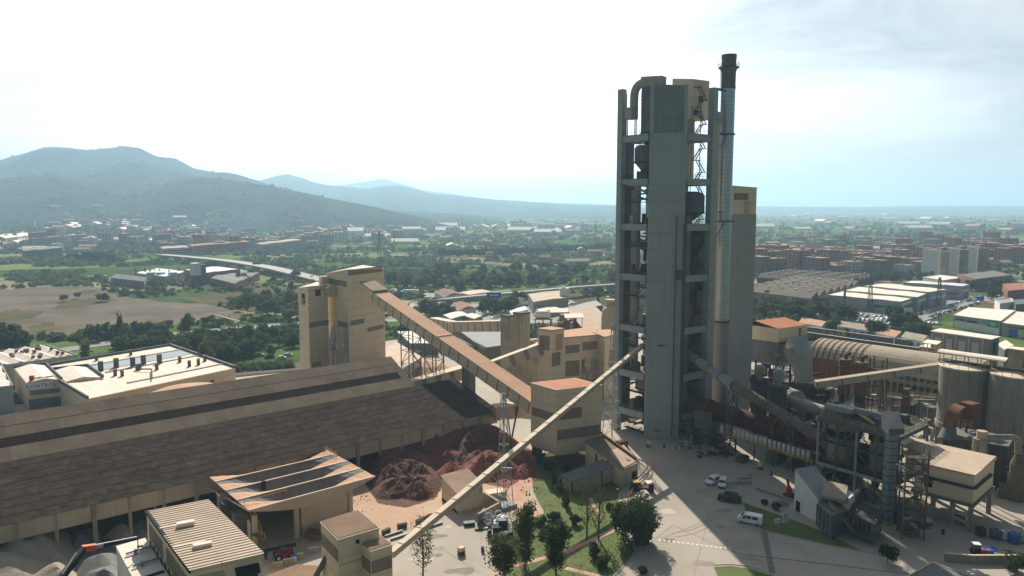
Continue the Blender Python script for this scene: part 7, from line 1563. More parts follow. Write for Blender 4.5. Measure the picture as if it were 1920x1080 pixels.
for o in (.16, .52, .80):
    a, c_ = lerp(P[0], P[3], o), lerp(P[1], P[2], o); MB().beam((*lerp(a, c_, .3), 8.15), (*c_, 8.15), 1.2, .3).build('roof_step', 'grey_clad', t)
a, c_ = lerp(P[0], P[3], .60), lerp(P[1], P[2], .60); d = (P[3] - P[0]) * .18; MB().prism([lerp(a, c_, .22), lerp(a, c_, .97), lerp(a, c_, .97) + d, lerp(a, c_, .22) + d], 8.02, 8.15).build('blue_roof_strip', mat('blue_grey_roof', (.30, .35, .40), .08, .2), t)
t1, P1_ = shed_block('cream factory block with a blue lettered sign board on its front', (50, 719), (116, 712), (26, 690), 8.6, 'cream', 'white_roof', .0, 1, gable=1.0)
t2, P2_ = shed_block('cream factory block to the right of the one with the lettered sign', (123, 716), (194, 708), (98, 694), 8.5, 'cream', 'white_roof', .0, 1, gable=1.0)
for t_, P_ in ((t1, P1_), (t2, P2_)):
    for a, c_ in ((P_[1], P_[2]), (P_[2], P_[3])): MB().beam((*a, 9.0), (*c_, 9.0), .4, 1.0).build('parapet', 'steel', t_)
    wall_panel(t_, 'window_strip', P_[0], P_[1], .08, .92, 4.5, 6.0, 'glass'); wall_panel(t_, 'lower_wall', P_[0], P_[1], .02, .98, 0, 3.2, 'vessel')
wall_panel(t1, 'sign_board', P1_[0], P1_[1], .02, .74, 6.5, 8.4, 'car_white', .12)
def text_mesh(s, size, parent, p, d, z, m, name='lettering', ext=.04, align='CENTER'):
    """flat letters standing on a wall: p the middle, d the reading direction"""
    cu = bpy.data.curves.new(name, 'FONT'); cu.body = s; cu.size = size; cu.align_x = align; cu.extrude = ext; cu.resolution_u = 2
    o = bpy.data.objects.new(name + '_curve', cu); col.objects.link(o); me = o.to_mesh().copy(); bpy.data.objects.remove(o)
    me.name = name; r = bpy.data.objects.new(name, me); col.objects.link(r); me.materials.clear(); me.materials.append(MT[m]); r.parent = parent
    n_ = Vector((d.y, -d.x)); X, Y, Z = Vector((*d, 0)), Vector((0, 0, 1)), Vector((*n_, 0))
    r.matrix_local = Matrix.Translation(Vector((*p, z)) - parent_off(parent)) @ Matrix((X, Y, Z)).transposed().to_4x4(); return r
dd = (P1_[1] - P1_[0]).normalized(); text_mesh('CONTROL', 1.75, t1, lerp(P1_[0], P1_[1], .40) + out_n(P1_[0], P1_[1]) * .2, dd, 6.85, 'blue_paint')
p = G(60, 714, 8.8); MB().box((p.x, p.y, 9.6), (1.2, 1.2, 1.8), .3).build('red_fan', 'red_paint', t1); MB().tube([(p.x, p.y, 9.6), (p.x + 5, p.y + 3, 9.6)], .2, 6).build('fan_pipe', 'steel_tan', t1)
t, P = shed_block('grey factory with stepped pale roofs at the left edge', (25, 727), (26, 726.5), (-120, 742), 8.4, 'grey_clad', 'white_roof', .9, 3) if False else shed_block('grey factory with stepped pale roofs at the left edge', (24, 727), (2, 684), (-150, 745), 8.4, 'grey_clad', 'white_roof', .9, 3, gable=.8)
t, P = shed_block('far row of low factory roofs with ridged bays behind the long white one', (-10, 690), (146, 668), (-60, 668), 7.5, 'grey_clad', 'white_roof', .8, 5, gable=1.2, axis=0)
rr = random.Random(2)
for k in range(16): p = lerp(lerp(P[0], P[1], rr.uniform(.2, .9)), lerp(P[3], P[2], rr.uniform(.2, .9)), rr.uniform(.1, .9)); MB().box((*p, 8.6), (1.2, .9, 1.4), .4).build('roof_fan', 'steel_tan', t)
# factory with pale blue tanks, in the fields
bf, P = shed_block('factory with a bright white roof and a tall grey block in the fields', (385, 512), (450, 505), (345, 506), 9, 'brick', 'white', .4, 2, gable=.6)
P = fit((372, 497), 17, 386, 358, 52); MB().prism(P, 0, 17).build('tall_block', 'rust_dark', bf); P = fit((364, 494), 19, 376, 355, 52); MB().prism(P, 9, 19).build('upper_block', 'white', bf)
for i, (u, lab_) in enumerate(((284, 'leftmost pale blue round tank in the fields'), (302, 'middle pale blue round tank in the fields'), (324, 'rightmost pale blue round tank in the fields'))):
    p = G(u, 528); t = thing('blue_tank', lab_, 'tank', p, 'pale blue tanks'); MB().lathe((p.x, p.y, 0), [(3.7, 0), (3.7, 8)], 20).build('shell', mat('pale_blue', (.36, .50, .60), .08, .2) if 'pale_blue' not in bpy.data.materials else bpy.data.materials['pale_blue'], t, smooth=True); MB().lathe((p.x, p.y, 8.01), [(3.8, 0), (3.7, .3), (.2, .9)], 20).build('roof', 'white', t)
for lab_, F_, R_, L_, z, wm, rm in (('long white-roofed shed left of the tall grey block in the fields', (310, 519), (352, 509), (255, 512), 6, 'grey_clad', 'white'), ('low grey-roofed shed left of the pale blue tanks', (270, 528), (275, 520), (208, 521), 6, 'concrete_dark', 'concrete_dark'), ('dark brick shed with a grey roof in front of the white-roofed factory', (440, 532), (487, 512), (395, 521), 6, 'brick', 'concrete_dark')): shed_block(lab_, F_, R_, L_, z, wm, rm, .3, 3, gable=.8)
# middle distance: buildings by the viaduct
for lab_, F_, R_, L_, z, wm, rm in (('low round-cornered grey building with a patterned roof right of the viaduct trees', (1000, 566), (1066, 558), (990, 551), 8, 'concrete_old', 'cream_dusty'), ('small white house with a dark roof under the viaduct', (860, 583), (892, 576), (845, 572), 4, 'white', 'brick'), ('dark-roofed house behind the viaduct', (835, 557), (865, 551), (815, 547), 4, 'white', 'rust_dark'), ('long pink-roofed shed behind the viaduct', (880, 553), (925, 547), (860, 548), 4, 'cream_dusty', 'roof_brown'), ('pale store beside the grey round-cornered building', (965, 561), (990, 556), (955, 553), 5, 'white', 'grey_clad'), ('white lorry-like shed by the service yard', (960, 590), (990, 580), (955, 583), 4, 'white', 'white_roof'), ('flat pale canopy roof near the ring road loop', (845, 598), (880, 590), (830, 590), 3.5, 'concrete_old', 'white_roof'), ('white flat roof right of the ring road loop', (890, 598), (905, 592), (870, 592), 3.5, 'concrete_old', 'white_roof'), ('low pale shed in the service yard', (1015, 585), (1050, 578), (1000, 578), 4, 'grey_clad', 'white_roof'), ('blue and white works shed left of the tall tower', (1085, 583), (1130, 572), (1075, 573), 7, 'vessel', 'grey_clad')): shed_block(lab_, F_, R_, L_, z, wm, rm, 0, 1, name='low_building', gable=1.5 if 'house' in lab_ else .3)
p = G(1056, 578); t = thing('antenna_tower', 'white telecom mast with a box head left of the tall tower', 'mast', p); zt = D(1056, 537, p.y).z; MB().box((p.x, p.y, zt / 2), (2.2, 2.2, zt)).build('shaft', 'white', t); q = D(1058, 553, p.y); MB().box((q.x, q.y, q.z), (6, 3, 9)).build('head', 'white', t)
p = D(771, 560, 430); t = thing('lorry', 'white box lorry parked behind the ring road', 'lorry', G(771, 553)); o = G(771, 553); MB().box((o.x, o.y, 2.4), (11, 2.6, 3)).build('box', 'white', t); MB().box((o.x - 6.8, o.y, 1.6), (2.2, 2.5, 2.6)).build('cab', 'blue_paint', t)
for dx in (-6.5, -3, 3, 4.5): MB().tube([(o.x + dx, o.y - 1.3, .5), (o.x + dx, o.y - 1.0, .5)], .5, 12).build('wheel', 'tyre', t)
p = G(926, 560, 8); t = thing('signboard', 'blue road sign board standing on the viaduct', 'sign', (p.x, p.y, 6)); MB().box((p.x, p.y, 10.2), (9, .3, 3.4)).build('board', 'blue_paint', t); MB().box((p.x, p.y - .2, 10.2), (5.5, .1, 1)).build('text_line', 'white', t)
for s in (-3.5, 3.5): MB().beam((p.x + s, p.y, 6), (p.x + s, p.y, 8.6), .3, .3).build('post', 'steel', t)

# ------------------------------------------------------------------ right-hand estate
for lab_, F_, R_, L_, z in (('front grey warehouse with a dusty white roof beside the car park', (1689, 566), (1719, 557), (1551, 553), 8), ('second grey warehouse with a dusty white roof beside the car park', (1720, 557.5), (1742, 549), (1583, 545), 9), ('third and largest grey warehouse with a dusty white roof', (1742, 548), (1776, 543), (1619, 536), 10), ('grey warehouse with a blue-white roof, farthest of the four', (1806, 537), (1818, 533), (1694, 530), 9.5)):
    t, P = shed_block(lab_, F_, R_, L_, z, 'grey_clad', 'white_roof' if 'blue' not in lab_ else 'car_white', .3, 2, axis=1, gable=.4, parm='steel_light')
    wall_panel(t, 'loading_door', P[0], P[1], .3, .65, .1, 4.5, 'steel'); wall_panel(t, 'window', P[3], P[0], .66, .94, 3.2, 4.8, 'glass'); wall_panel(t, 'sign_band', P[0], P[1], .1, .9, 5.4, 6.6, 'white')
MM('saw_roof', (.09, .075, .06), c2=(.13, .108, .088), scale=.1)
for i, (lab_, F_, R_, L_, z, nb) in enumerate((('old brown factory with many saw-tooth roof ridges behind the orange-roofed filter house', (1520, 560), (1612, 534), (1395, 545), 7, 7), ('second row of old brown saw-tooth factory roofs', (1590, 531), (1640, 521), (1420, 520), 7, 7))):
    P = para(F_, R_, L_, z); t = thing('sawtooth_factory', lab_, 'factory', base_of(P)); MB().prism(P, 0, z).build('wall', 'rust_dark' if i else 'concrete_old', t)
    for k in range(nb):
        A, B_, C_, D_ = lerp(P[0], P[1], k / nb), lerp(P[0], P[1], (k + 1) / nb), lerp(P[3], P[2], (k + 1) / nb), lerp(P[3], P[2], k / nb); A2, D2 = lerp(A, B_, .75), lerp(D_, C_, .75)
        q = MB(); q.rquad((*A, z), (*A2, z + 3.4), (*D2, z + 3.4), (*D_, z)); q.rquad((*A2, z + 3.4), (*B_, z), (*C_, z), (*D2, z + 3.4)); q.add([(*A, z), (*B_, z), (*A2, z + 3.4)], ((0, 1, 2),)); q.build('roof_tooth', 'saw_roof', t)
        for j in range(5): p = lerp(A2, D2, .1 + .2 * j); MB().box((*p, z + 3.6), (1.5, 1.5, .7), .5).build('rooflight', 'white_roof', t)
P = para((1864, 601.5), (1890, 607), (1787, 598), 7.5); P = [G(1787, 614).xy, G(1874, 629).xy, G(1900, 612).xy, G(1815, 602).xy]
t = thing('retail_shed', 'grey and white shed with a green sign board at the right edge', 'shop', base_of(P)); MB().prism(P, 0, [6.5, 7.2, 7.2, 6.5]).build('wall', 'grey_clad', t); MB().prism(grow(P, .3), [6.52, 7.22, 7.22, 6.52], [6.8, 7.6, 9.0, 8]).build('roof', 'white_roof', t)
wall_panel(t, 'white_front', P[0], P[1], .02, .98, .1, 3.9, 'white'); wall_panel(t, 'window', P[0], P[1], .05, .26, 4.4, 5.4, 'glass'); wall_panel(t, 'window', P[0], P[1], .30, .52, 4.2, 5.3, 'glass')
wall_panel(t, 'sign_board', P[0], P[1], .74, .96, 3.6, 7.1, mat('sign_green', (.01, .30, .14), .08, 1), .15); MT['sign_green'] = bpy.data.materials['sign_green']
n_ = out_n(P[0], P[1]); d_ = (P[1] - P[0]).normalized()
for z, w in ((5.5, .16), (4.5, .09)): wall_panel(t, 'sign_line', P[0], P[1], .85 - w / 2, .85 + w / 2, z, z + .4, 'car_white', .22)
P = [G(1876, 629).xy, G(1990, 645).xy, G(2010, 622).xy, G(1895, 611).xy]; t = thing('retail_shed', 'grey shed with a bright blue door right of the green sign board', 'shop', base_of(P)); MB().prism(P, 0, 6.4).build('wall', 'grey_clad', t); MB().prism(grow(P, .3), 6.42, [6.7, 6.7, 8.2, 8.2]).build('roof', 'white_roof', t); wall_panel(t, 'door', P[0], P[1], .14, .28, .1, 4, 'blue_paint'); wall_panel(t, 'window', P[0], P[1], .12, .45, 4.6, 5.4, 'glass'); wall_panel(t, 'side_panel', P[0], P[1], .3, .42, .1, 4, 'alu')
for lab_, F_, R_, L_, z, wm, rm in (('brown-roofed sports hall below the three slab towers', (1830, 524), (1898, 516), (1795, 514), 9, 'brick', 'concrete_dark'), ('flat pale school building left of the sports hall', (1770, 526), (1810, 520), (1730, 520), 6, 'white', 'white_roof'), ('red brick school at the right edge', (1890, 546), (1990, 538), (1880, 532), 8, 'brick', 'brick'), ('white shed with dark side beside the street', (1875, 570), (1905, 566), (1865, 563), 5, 'white', 'grey_clad'), ('dark blue shed at the right edge beside the street', (1905, 572), (1970, 566), (1900, 562), 6, 'vessel', 'vessel')): shed_block(lab_, F_, R_, L_, z, wm, rm, .5, 1, name='civic_building')
# white row houses by the railway
for i, (F_, R_, L_, lab_, rm) in enumerate((((1540, 612), (1556, 605), (1498, 604), 'white house with a pinkish roof nearest the orange-roofed filter house', 'dusty_orange'), ((1655, 624), (1668, 616), (1570, 611), 'long white row house with arched porches and a grey roof', 'concrete_old'), ((1678, 632), (1700, 624), (1642, 624), 'white house with an arched porch and a pink roof, third in the row', 'dusty_orange'), ((1730, 640), (1745, 631), (1690, 632), 'white house with a grey roof at the right end of the row', 'concrete_old'), ((1930, 672), (1975, 660), (1895, 664), 'white house with a pink roof at the right edge', 'dusty_orange'))):
    z = 3.6; P = para(F_, R_, L_, z); t = thing('row_house', lab_, 'house', base_of(P), 'white row houses'); MB().prism(P, 0, z).build('wall', 'car_white', t); Q = grow(P, .4); m0, m1 = (Q[0] + Q[1]) / 2, (Q[3] + Q[2]) / 2
    q = MB(); q.rquad((*Q[3], z), (*Q[0], z), (*m0, z + 1.7), (*m1, z + 1.7)); q.rquad((*Q[1], z), (*Q[2], z), (*m1, z + 1.7), (*m0, z + 1.7)); q.build('roof', rm, t); q = MB(); q.add([(*P[0], z), (*P[1], z), (*((P[0] + P[1]) / 2), z + 1.5)], ((0, 1, 2),)); q.build('gable', 'car_white', t)
    L_n = (P[0] - P[3]).length; nw = max(3, int(L_n / 4))
    for k in range(nw): wall_panel(t, 'porch' if k % 4 == 1 else 'window', P[3], P[0], (k + .3) / nw, (k + (.75 if k % 4 == 1 else .6)) / nw, .1 if k % 4 == 1 else 1.1, 2.5, 'glass')
# ------------------------------------------------------------------ parked cars
def small_car(m):
    t = thing('parked_car', 'car', 'car'); b = MB(); pr = [(-2, .3), (-2.05, .85), (-1.6, 1.0), (-1.1, 1.42), (.4, 1.42), (1.1, .98), (2, .8), (2.05, .3)]; n = len(pr)
    for s in (-1, 1): b.v += [(x, s * (.85 if z < 1.1 else .66), z) for x, z in pr]
    b.f = [tuple(range(n)), tuple(range(2 * n - 1, n - 1, -1))] + [((i + 1) % n, i, i + n, (i + 1) % n + n) for i in range(n)]; o = b.build('body', m); o.parent = t
    q = MB()
    for s in (-1, 1): q.add([(-1.35, s * .86, 1.0), (-1.0, s * .70, 1.36), (.35, s * .70, 1.36), (.9, s * .86, 1.0)], ((0, 1, 2, 3),))
    q.add([(.5, -.62, 1.4), (.5, .62, 1.4), (1.05, .68, 1.02), (1.05, -.68, 1.02)], ((0, 1, 2, 3),)); o = q.build('glazing', 'glass', kind='stuff'); o.parent = t; return t
for m, c in (('car_grey', (.25, .26, .27)), ('car_silver', (.5, .5, .5)), ('car_red', (.35, .03, .04)), ('car_blue', (.05, .09, .22)), ('car_green', (.12, .35, .08))): MM(m, c, .05, 1, rough=.3, spec=.5)
protos = [[small_car(m), False, n] for m, n in (('car_white', 'white'), ('car_grey', 'grey'), ('car_silver', 'silver'), ('car_black', 'black'), ('car_red', 'dark red'), ('car_blue', 'dark blue'), ('car_green', 'green'))]
rr = random.Random(9)
def cars(uvs, where, group, heading_=None, pick=None):
    for u, v in uvs:
        k = pick if pick is not None else rr.choices(range(7), (6, 5, 5, 5, 1, 2, .2))[0]; pr = protos[k]
        place(pr[0], not pr[1], G(u, v, .15), (heading_ if heading_ is not None else rr.choice((.4, .4 + math.pi))) + rr.uniform(-.06, .06), label='%s car parked %s' % (pr[2], where), group=group); pr[1] = True
rows = []
for r_ in range(4):
    for i in range(13): rows.append((1592 + i * 8.2 + r_ * 6 + rr.uniform(-1, 1), 590 + i * .8 + r_ * 4.6 + rr.uniform(-.5, .5)))
cars([q for q in rows if rr.random() < .85 and q[0] < 1716], 'among the crowded rows in front of the grey warehouses', 'cars in the warehouse car park')
cars([(1706 + i * 7.5, 604.5 + i * .5) for i in range(8)], 'in the near row by the street corner', 'cars by the street corner')
cars([(1725 + i * 9.5 + rr.uniform(-2, 2), 590 - i * 2.75) for i in range(13)], 'along the far kerb of the estate street', 'cars along the estate street')
cars([(1748 + i * 10 + rr.uniform(-2, 2), 594 - i * 2.9) for i in range(10)], 'along the near kerb of the estate street', 'cars along the near kerb')
cars([(1690 + i * 9 + rr.uniform(-2, 2), 573 - i * 1.2 + rr.uniform(-1, 1)) for i in range(11)], 'beside the loading doors of the warehouses', 'cars beside the loading doors')
cars([(rr.uniform(870, 1080), rr.uniform(566, 598)) for i in range(26)], 'in the service yard left of the tall tower', 'cars in the service yard')
cars([(560 + i * 16, 660 + rr.uniform(-3, 3)) for i in range(0)], '', '')
cars([(452, 666), (468, 664), (486, 668), (505, 671), (528, 673), (540, 668)], 'under the trees left of the cream towers', 'cars left of the cream towers')
for (u, v, w) in ((735, 545, 0), (760, 548, 0), (812, 562, 1), (838, 560, 1), (810, 578, 0)): cars([(u, v)], 'driving on the ring road' if not w else 'driving near the viaduct ramp', 'cars on the ring road')
for i, pr in enumerate(protos):
    if not pr[1]: place(pr[0], True, G(1716 + i * 5, 607, .15), .4, label='%s car parked at the end of the near row by the street corner' % pr[2])
for k, (u, v, m, lab_) in enumerate(((1835, 565, 'blue_paint', 'dark blue box lorry on the estate street'), (1655, 583, 'white', 'white van at the back of the warehouse car park'), (1700, 588, 'white', 'white box lorry beside the street corner trees'))):
    o = G(u, v); t = thing('lorry', lab_, 'lorry', o); MB().box((o.x, o.y, 2.1), (7.5 if k != 1 else 5, 2.4, 2.8 if k != 1 else 2), .4).build('box', m, t); MB().box((o.x - 4.6 * math.cos(.4), o.y - 4.6 * math.sin(.4), 1.5), (1.9, 2.2, 2.1), .4).build('cab', 'car_white', t)
    for s in (-3.5, 2): MB().tube([(o.x + s * math.cos(.4) + .4, o.y + s * math.sin(.4) - 1.2, .5), (o.x + s * math.cos(.4) + .3, o.y + s * math.sin(.4) - .9, .5)], .5, 12).build('wheel', 'tyre', t)

# ------------------------------------------------------------------ the towns
WALLS = {}
for nme, c in (('wall_brick', (.38, .18, .125)), ('wall_dark_brick', (.27, .13, .10)), ('wall_cream', (.50, .43, .34)), ('wall_white', (.62, .60, .56)), ('wall_ochre', (.42, .30, .19)), ('wall_grey', (.30, .30, .30)), ('wall_pink', (.45, .28, .22))): MM(nme, c, .08, .2, rnd=.2)
MM('roof_tile', (.30, .125, .075), .15, .3, rnd=.3); MM('roof_flat', (.40, .28, .22), .15, .3, rnd=.25); MM('balcony', (.16, .13, .115), .1, .3)
def flats(w, d, nfl, m, bal=True):
    """apartment block, centred, ground floor at z = 0"""
    t = thing('apartment_block', 'block', 'apartment block'); h = nfl * 3.0 + .8
    def ch(b, n, mm, kind=None): o = b.build(n, mm, kind=kind); o.parent = t
    ch(MB().box((0, 0, h / 2), (w, d, h)), 'wall', m)
    b = MB(); b.box((0, 0, h + .3), (w + .3, d + .3, .5)); b.box((w * .15, 0, h + 1.6), (3.2, 3, 2.3)); ch(b, 'roof', 'roof_flat', 'stuff')
    b = MB(); nb = max(2, int(w / 4.2)); nd = max(2, int(d / 4.2))
    for f in range(nfl):
        z = 1.9 + f * 3.0
        for i in range(nb): b.box(((i + .5) / nb * w - w / 2, 0, z), (1.7, d + .14, 1.5))
        for i in range(nd): b.box((0, (i + .5) / nd * d - d / 2, z), (w + .14, 1.4, 1.4))
    ch(b, 'window', 'glass', 'stuff')
    if bal:
        b = MB()
        for f in range(1, nfl):
            for i in range(0, nb, 2): b.box(((i + .5) / nb * w - w / 2, -d / 2 - .55, f * 3.0 + .75), (3.0, 1.1, 1.0))
        ch(b, 'balcony', 'balcony', 'stuff')
    return t
def cottage(w, d, nfl, m, rm='roof_tile'):
    t = thing('house', 'house', 'house'); h = nfl * 2.9; o = MB().box((0, 0, h / 2), (w, d, h)).build('wall', m); o.parent = t
    b = MB(); e = .4; H = d * .22; x, y = w / 2 + e, d / 2 + e; b.v = [(-x, -y, h), (x, -y, h), (x, y, h), (-x, y, h), (-x, 0, h + H), (x, 0, h + H)]; b.f = [(0, 1, 5, 4), (2, 3, 4, 5), (0, 4, 3), (1, 2, 5), (3, 2, 1, 0)]; o = b.build('roof', rm); o.parent = t
    b = MB()
    for f in range(nfl):
        for i in range(3): b.box(((i + .5) / 3 * w - w / 2, 0, 1.6 + f * 2.9), (1.2, d + .1, 1.2))
    o = b.build('window', 'glass', kind='stuff'); o.parent = t; return t
FL = [[flats(w, d, n, m, b), False, nm] for w, d, n, m, b, nm in ((22, 12, 5, 'wall_brick', True, 'red brick'), (30, 12, 6, 'wall_dark_brick', True, 'dark red brick'), (16, 13, 4, 'wall_cream', False, 'cream'), (20, 12, 5, 'wall_ochre', True, 'ochre'), (14, 14, 7, 'wall_brick', True, 'tall brick'), (26, 12, 4, 'wall_white', False, 'white'), (18, 12, 4, 'wall_pink', False, 'pink'), (24, 14, 5, 'wall_grey', True, 'grey'))]
HS = [[cottage(w, d, n, m, r_), False, nm] for w, d, n, m, r_, nm in ((11, 9, 2, 'wall_white', 'roof_tile', 'white tile-roofed'), (13, 9, 2, 'wall_ochre', 'roof_tile', 'ochre tile-roofed'), (16, 9, 2, 'wall_pink', 'roof_tile', 'pink tile-roofed'), (24, 12, 2, 'wall_cream', 'roof_flat', 'long cream flat-roofed'), (36, 18, 1, 'wall_white', 'white_roof', 'wide white-roofed'))]
rr = random.Random(101)
occupied = []
def scatter(n, box, kinds, group, where, ang=38.5, minpx=5, zf=None, cond=None, sc=(.85, 1.15)):
    k = 0; tries = 0
    while k < n and tries < n * 30:
        tries += 1; u = rr.uniform(box[0], box[1]); v = rr.uniform(box[2], box[3])
        if cond and not cond(u, v): continue
        p = G(u, v)
        if any(abs(p.x - q[0]) < q[2] and abs(p.y - q[1]) < q[2] for q in occupied): continue
        kd = rr.choice(kinds); pr = kd
        z = terrain(p.x, p.y) if zf else 0
        if zf and UV((p.x, p.y, z))[1] < (384 if u < 200 else 402): continue
        occupied.append((p.x, p.y, minpx)); place(pr[0], not pr[1], (p.x, p.y, z - (.6 if zf else 0)), R(ang + rr.choice((0, 90)) + rr.uniform(-6, 6)), rr.uniform(*sc), label='%s %s %s' % (pr[2], 'house' if pr in HS else 'apartment block', where), group=group + ', ' + pr[2]); pr[1] = True; k += 1
scatter(16, (1405, 1500, 496, 512), FL[:2] + [FL[4]], 'blocks at the near left of the right town', 'at the near left corner of the right-hand town', 20, 17)
scatter(34, (1500, 1760, 494, 516), FL, 'front blocks of the right town', 'in the front rows of the right-hand town', 20, 15, sc=(.7, 1))
scatter(46, (1410, 1760, 474, 494), FL + HS[:2], 'middle blocks of the right town', 'in the middle of the right-hand town', 20, 15, sc=(.65, 1))
scatter(44, (1420, 1900, 462, 500), HS[:4], 'low houses of the right town', 'among the blocks of the right-hand town', 20, 12)
scatter(34, (1480, 1900, 458, 474), FL, 'rear blocks of the right town', 'at the far edge of the right-hand town', 20, 20)
scatter(12, (1830, 1960, 478, 500), FL[:2] + FL[4:5], 'blocks right of the slab towers', 'right of the three slab towers', 20, 24)
for i, (u, u2) in enumerate(((1765, 1799), (1801, 1833), (1836, 1868))):
    y0 = 640 + i * 22; a, c_ = D(u, 507, y0), D(u2, 505, y0 + 40); zt = D(u, 471 - i * 3, y0).z; t = thing('slab_tower', ('left', 'middle', 'right')[i] + ' of the three pale slab towers with dark balconied sides', 'apartment block', (a.x, a.y, 0), 'slab towers')
    w = (D(u + 16, 500, y0) - a).x; MB().lathe((a.x + w * .5, a.y + 3, 0), [(w * .52, 0), (w * .52, zt)], 20).build('round_end', 'concrete_old', t, smooth=True)
    MB().prism([(a.x + w * .1, a.y + 3), (a.x + w, a.y + 3), (a.x + w * 2 + 4, a.y + 46), (a.x + w * 1.1, a.y + 46)], 0, zt - .3).build('wall', 'vessel', t)
    p0_, p1_ = Vector((a.x + w, a.y + 3)), Vector((a.x + w * 2 + 4, a.y + 46))
    for f in range(int(zt / 3.1)): wall_panel(t, 'balcony', p0_, p1_, .06, .98, .6 + f * 3.1, 1.7 + f * 3.1, 'balcony', 1.2)
    MB().box((a.x + w * .9, a.y + 12, zt + 1.4), (w * .7, 8, 2.8)).build('roof_house', 'roof_flat', t)
# left town: valley floor rows, then the houses climbing the hill
scatter(26, (300, 590, 457, 472), FL, 'riverside blocks of the left town', 'along the river front of the left-hand town', 8, 24, True)
scatter(74, (60, 560, 440, 462), FL + HS + HS, 'middle blocks of the left town', 'in the middle of the left-hand town', 10, 24, True)
scatter(62, (100, 430, 422, 444), HS, 'hillside houses of the left town', 'on the slope above the left-hand town', 12, 26, True)
scatter(46, (-20, 260, 398, 428), HS[:3], 'houses high on the left slope', 'high on the left-hand slope', 25, 30, True)
scatter(20, (-30, 180, 455, 476), HS[3:] + FL[5:], 'works at the left edge of the left town', 'at the left edge of the left-hand town', 8, 36, True)
scatter(44, (560, 1100, 424, 440), HS[3:] + [FL[5]], 'far valley sheds', 'far along the valley in the middle distance', 5, 60, None, None, (1.2, 2.2))
scatter(26, (560, 760, 436, 458), FL + HS[3:], 'right end of the left town', 'at the right end of the left-hand town', 8, 34, None, None, (1, 1.5))
scatter(18, (720, 1150, 448, 500), HS, 'farm buildings in the fields', 'standing alone among the fields left of the tall tower', 5, 60)
scatter(30, (1400, 1920, 402, 440), HS[3:], 'far farm sheds', 'far out on the plain at the right', 5, 90, None, None, (1.2, 2.2))
for lab_, F_, R_, L_, z, wm, rm in (('big white-roofed works hall at the far left under the hill', (10, 447), (72, 440), (-20, 436), 12, 'wall_cream', 'white_roof'), ('second white-roofed works hall at the far left under the hill', (20, 438), (80, 434), (0, 431), 12, 'wall_cream', 'white_roof'), ('long red brick apartment row along the river front', (360, 462), (470, 453), (352, 459), 13, 'brick', 'roof_tile'), ('long grey apartment row at the right end of the river front', (490, 459), (566, 450), (480, 456), 14, 'wall_grey', 'roof_flat'), ('dark flat-roofed works at the left river front', (45, 471), (117, 465), (40, 467), 11, 'vessel', 'concrete_dark'), ('long pale office block with window bands at the river front', (305, 467), (356, 464), (300, 463), 11, 'wall_grey', 'roof_flat')):
    t, P = shed_block(lab_, F_, R_, L_, z, wm, rm, .4, 2, name='town_building', gable=.8)
    for k in range(int(z / 3)): wall_panel(t, 'window_row', P[0], P[1], .04, .96, 1.2 + k * 3, 2.4 + k * 3, 'glass', .08)
q = Vector(((287 - 960) / FPX * 2900, 2900, 0)); t = thing('hillside_building', 'bright white building alone on the wooded hillside', 'building', (q.x, q.y, 0)); zz = D(287, 344.5, 2900).z; MB().box((q.x, q.y, zz - 10), (36, 14, 24)).build('wall', 'car_white', t); MB().box((q.x, q.y, zz + 2.4), (38, 16, 1)).build('roof', 'car_white', t)
q = D(255, 276, 3860); t = thing('radio_mast', 'thin radio mast on the summit of the left mountain', 'mast', (q.x, q.y, q.z - 40)); MB().tube([(q.x, q.y, q.z - 40), (q.x, q.y, q.z)], [2.2, 1.2], 6).build('pole', 'steel', t)
# pylons and poles across the plain
for i, (u, v, h, lab_) in enumerate(((712, 490, 36, 'lattice pylon in the fields right of the cream towers'), (1116, 470, 40, 'thin far pylon left of the tall tower'), (1630, 585, 24, 'mast behind the grey warehouses'), (1582, 590, 16, 'pole left of the warehouse car park'), (1757, 607, 26, 'rusty lattice mast by the street corner'), (657, 605, 14, 'pole beside the main road right of the cream towers'))):
    p = G(u, v); t = thing('pylon', lab_, 'pylon', p, 'pylons'); lattice(t, p, (p.x, p.y, h), h * .12, h * .03, 7, 'steel', max(.12, p.y / 5000))
# ------------------------------------------------------------------ vegetation
def leaf_mat(name, c, c2, tr=.42, scale=.25):
    m = mat(name, c, .3, scale, .9, c2=c2, rnd=.35, spec=.1); n = m.node_tree; b = n.nodes['Principled BSDF']
    tl = n.nodes.new('ShaderNodeBsdfTranslucent'); mx = n.nodes.new('ShaderNodeMixShader'); mx.inputs[0].default_value = tr
    src = b.inputs['Base Color'].links[0].from_socket; n.links.new(src, tl.inputs[0]); o = n.nodes['Material Output']
    n.links.new(b.outputs[0], mx.inputs[1]); n.links.new(tl.outputs[0], mx.inputs[2]); n.links.new(mx.outputs[0], o.inputs['Surface']); MT[name] = m; return m
leaf_mat('leaf_dark', (.04, .07, .024), (.08, .112, .037)); leaf_mat('leaf_mid', (.068, .105, .03), (.125, .155, .05)); leaf_mat('leaf_light', (.07, .095, .028), (.13, .15, .05)); leaf_mat('leaf_grey', (.075, .085, .045), (.13, .135, .075))
def np_mesh(name, V, nq, m):
    me = bpy.data.meshes.new(name); V = np.asarray(V, dtype=np.float32); nv = len(V)
    me.vertices.add(nv); me.vertices.foreach_set('co', V.ravel()); me.loops.add(nv); me.loops.foreach_set('vertex_index', np.arange(nv, dtype=np.int32)); me.polygons.add(nv // nq)
    me.polygons.foreach_set('loop_start', np.arange(0, nv, nq, dtype=np.int32)); me.polygons.foreach_set('loop_total', np.full(nv // nq, nq, dtype=np.int32)); me.update(calc_edges=True); me.materials.append(MT[m]); return me
